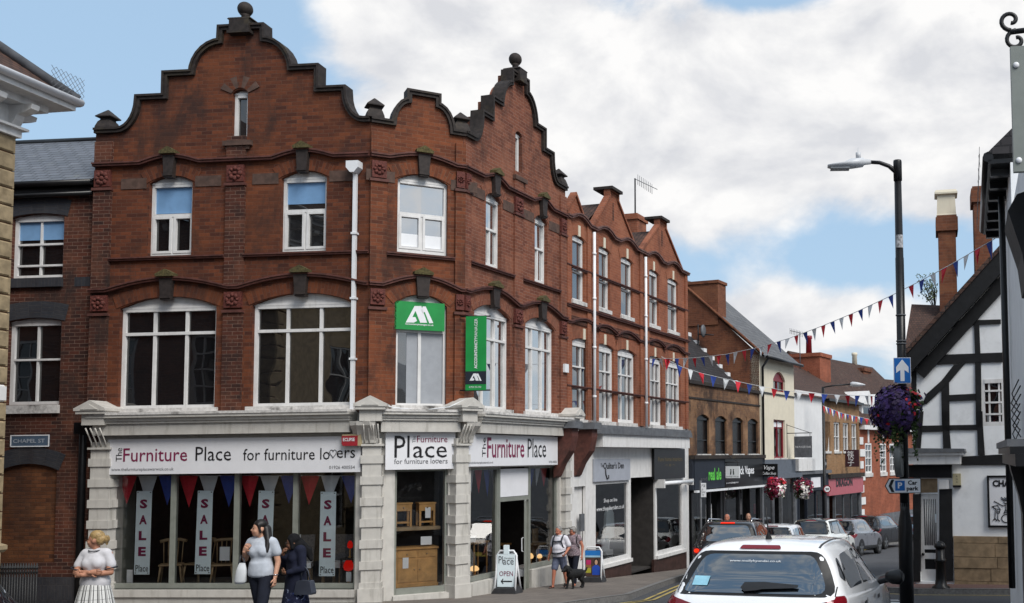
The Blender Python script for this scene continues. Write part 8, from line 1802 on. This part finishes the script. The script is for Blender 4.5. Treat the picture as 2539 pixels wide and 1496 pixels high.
# the dog
dp = at(1427, 1470, 23.2); gd = gz(23.2)+.11; DG = thing('dog', 'black curly coated dog on a lead standing beside the couple', 'dog', (dp.x, 23.2, gd), None, -.62)
def dog(b):     # faces -y
    b.cap((0, .16, .37), (0, -.12, .38), .115, .13, 14); b.ell((0, -.17, .38), (.12, .11, .14)); b.ell((0, .2, .37), (.105, .1, .11)); b.cap((0, -.19, .44), (0, -.26, .52), .09, .08)
    b.ell((0, -.31, .54), (.085, .085, .082)); b.cap((0, -.36, .515), (0, -.45, .49), .048, .036); b.ell((0, -.48, .495), (.02, .018, .016))
    for q in (-1, 1):
        b.ell((q*.075, -.31, .5), (.022, .045, .075)); b.cap((q*.06, -.17, .33), (q*.062, -.18+.03*q, .17), .05, .034); b.cap((q*.062, -.18+.03*q, .17), (q*.062, -.19+.05*q, .03), .033, .027); b.ell((q*.062, -.21+.05*q, .022), (.03, .042, .022))
        b.cap((q*.06, .22, .34), (q*.065, .17-.03*q, .22), .066, .042); b.cap((q*.065, .17-.03*q, .22), (q*.065, .27-.04*q, .13), .038, .028); b.cap((q*.065, .27-.04*q, .13), (q*.065, .25-.04*q, .03), .027, .025); b.ell((q*.065, .22-.04*q, .022), (.028, .042, .022))
    b.tube([(0, .3, .4), (0, .37, .43), (0, .42, .5)], [.035, .03, .022], 8)
o = blend(DG, 'body', plain('black_dog_coat', (.006, .006, .0065), .75, .4, scale=60., bs=1.), dog, .012, 1); DG.scale = (.88, .88, .88)
part('collar', DG, M['fabric_grey'], LocalFr(), lambda b: b.tube([(.072*math.cos(k*.524), -.245+.045*math.sin(k*.524), .455-.045*math.sin(k*.524)) for k in range(13)], .009, 5), local=True)
for q in (-1, 1): part('eye', DG, M['lens_red'] if 0 else M['trim'], LocalFr(), lambda b: b.ell((q*.03, -.392, .55), (.009, .007, .009), 8, 5), local=True)
hp_ = world_of(P4, (.26, -.2, .9)); dn = Vector((dp.x, 23.2, gd))+Matrix.Rotation(-.62, 3, 'Z')@Vector((0, -.24, .5))
b = MB(); b.tube([hp_, hp_.lerp(dn, .3)-Vector((0, 0, .12)), hp_.lerp(dn, .65)-Vector((0, 0, .13)), dn], .006, 5); o = b.build('dog_lead', M['trim'], None, label='dark dog lead running from the hand of the man to the black dog', cat='dog lead'); 
# two men beyond the cars
def bystander(label, px, d, yt, rz, hair, shirt, skn):
    P = Fig(label, px, d, yt, rz, 'men beyond the black car', base=.11, H0=1.72); P.head((0, -.02, 1.62), .3, 0); T = P.T
    def bd(b):
        torso_prims(b, .01, False); b.cap((0, .01, 1.38), (0, 0, 1.57), .058, .056); P.head_prims(b)
        for q in (-1, 1): b.cap((q*.19, .01, 1.36), (q*.26, .03, 1.1), .05, .043); b.cap((q*.26, .03, 1.1), (q*.25, -.08, .88), .042, .03); b.cap((q*.09, 0, .9), (q*.1, -.02, .48), .09, .06); b.cap((q*.1, -.02, .48), (q*.1, .02, .08), .056, .036); b.cap((q*.1, .02, .05), (q*.11, -.16, .03), .036, .028)
    blend(T, 'body', SK[skn], bd, .016); P.face((.25, .08, .07), 'grey')
    for q in (-1, 1): P.hand(SK[skn], (q*.25, -.08, .88), (0, -.2, -1), (-q, 0, 0), .5)
    def s2(b):
        torso_prims(b, .03, False, .01); b.loft([(0, 0, .84, .195, .15), (0, 0, 1.0, .19, .145)])
        for q in (-1, 1): b.cap((q*.18, .01, 1.36), (q*.25, .03, 1.16), .072, .072)
    blend(T, 'shirt', cloth('shirt_'+shirt[0], shirt[1]), s2, .018)
    def t2(b):
        b.ell((0, 0, .92), (.18, .13, .11))
        for q in (-1, 1): b.cap((q*.09, 0, .9), (q*.1, -.02, .48), .1, .08); b.cap((q*.1, -.02, .48), (q*.1, .02, .1), .078, .065)
    blend(T, 'trousers', nt, t2, .018)
    def h2(b): P.hell(b, (0, .05, hair[1]), (.079, .085, .08)); P.hell(b, (0, .075, -.02), (.074, .05, .07))
    blend(T, 'hair', HAIR[hair[0]], h2, .014, 2)
bystander('red faced man in a white collar whose head shows over the black estate car', 1803, 29.5, 1275, -.5, ('grey', .02), ('white', (.6, .6, .62)), 'ruddy')
bystander('balding man in a dark shirt whose head shows further right over the black estate car', 1856, 31.5, 1273, -.3, ('grey', -.02), ('dark', (.02, .02, .025)), 'fair')
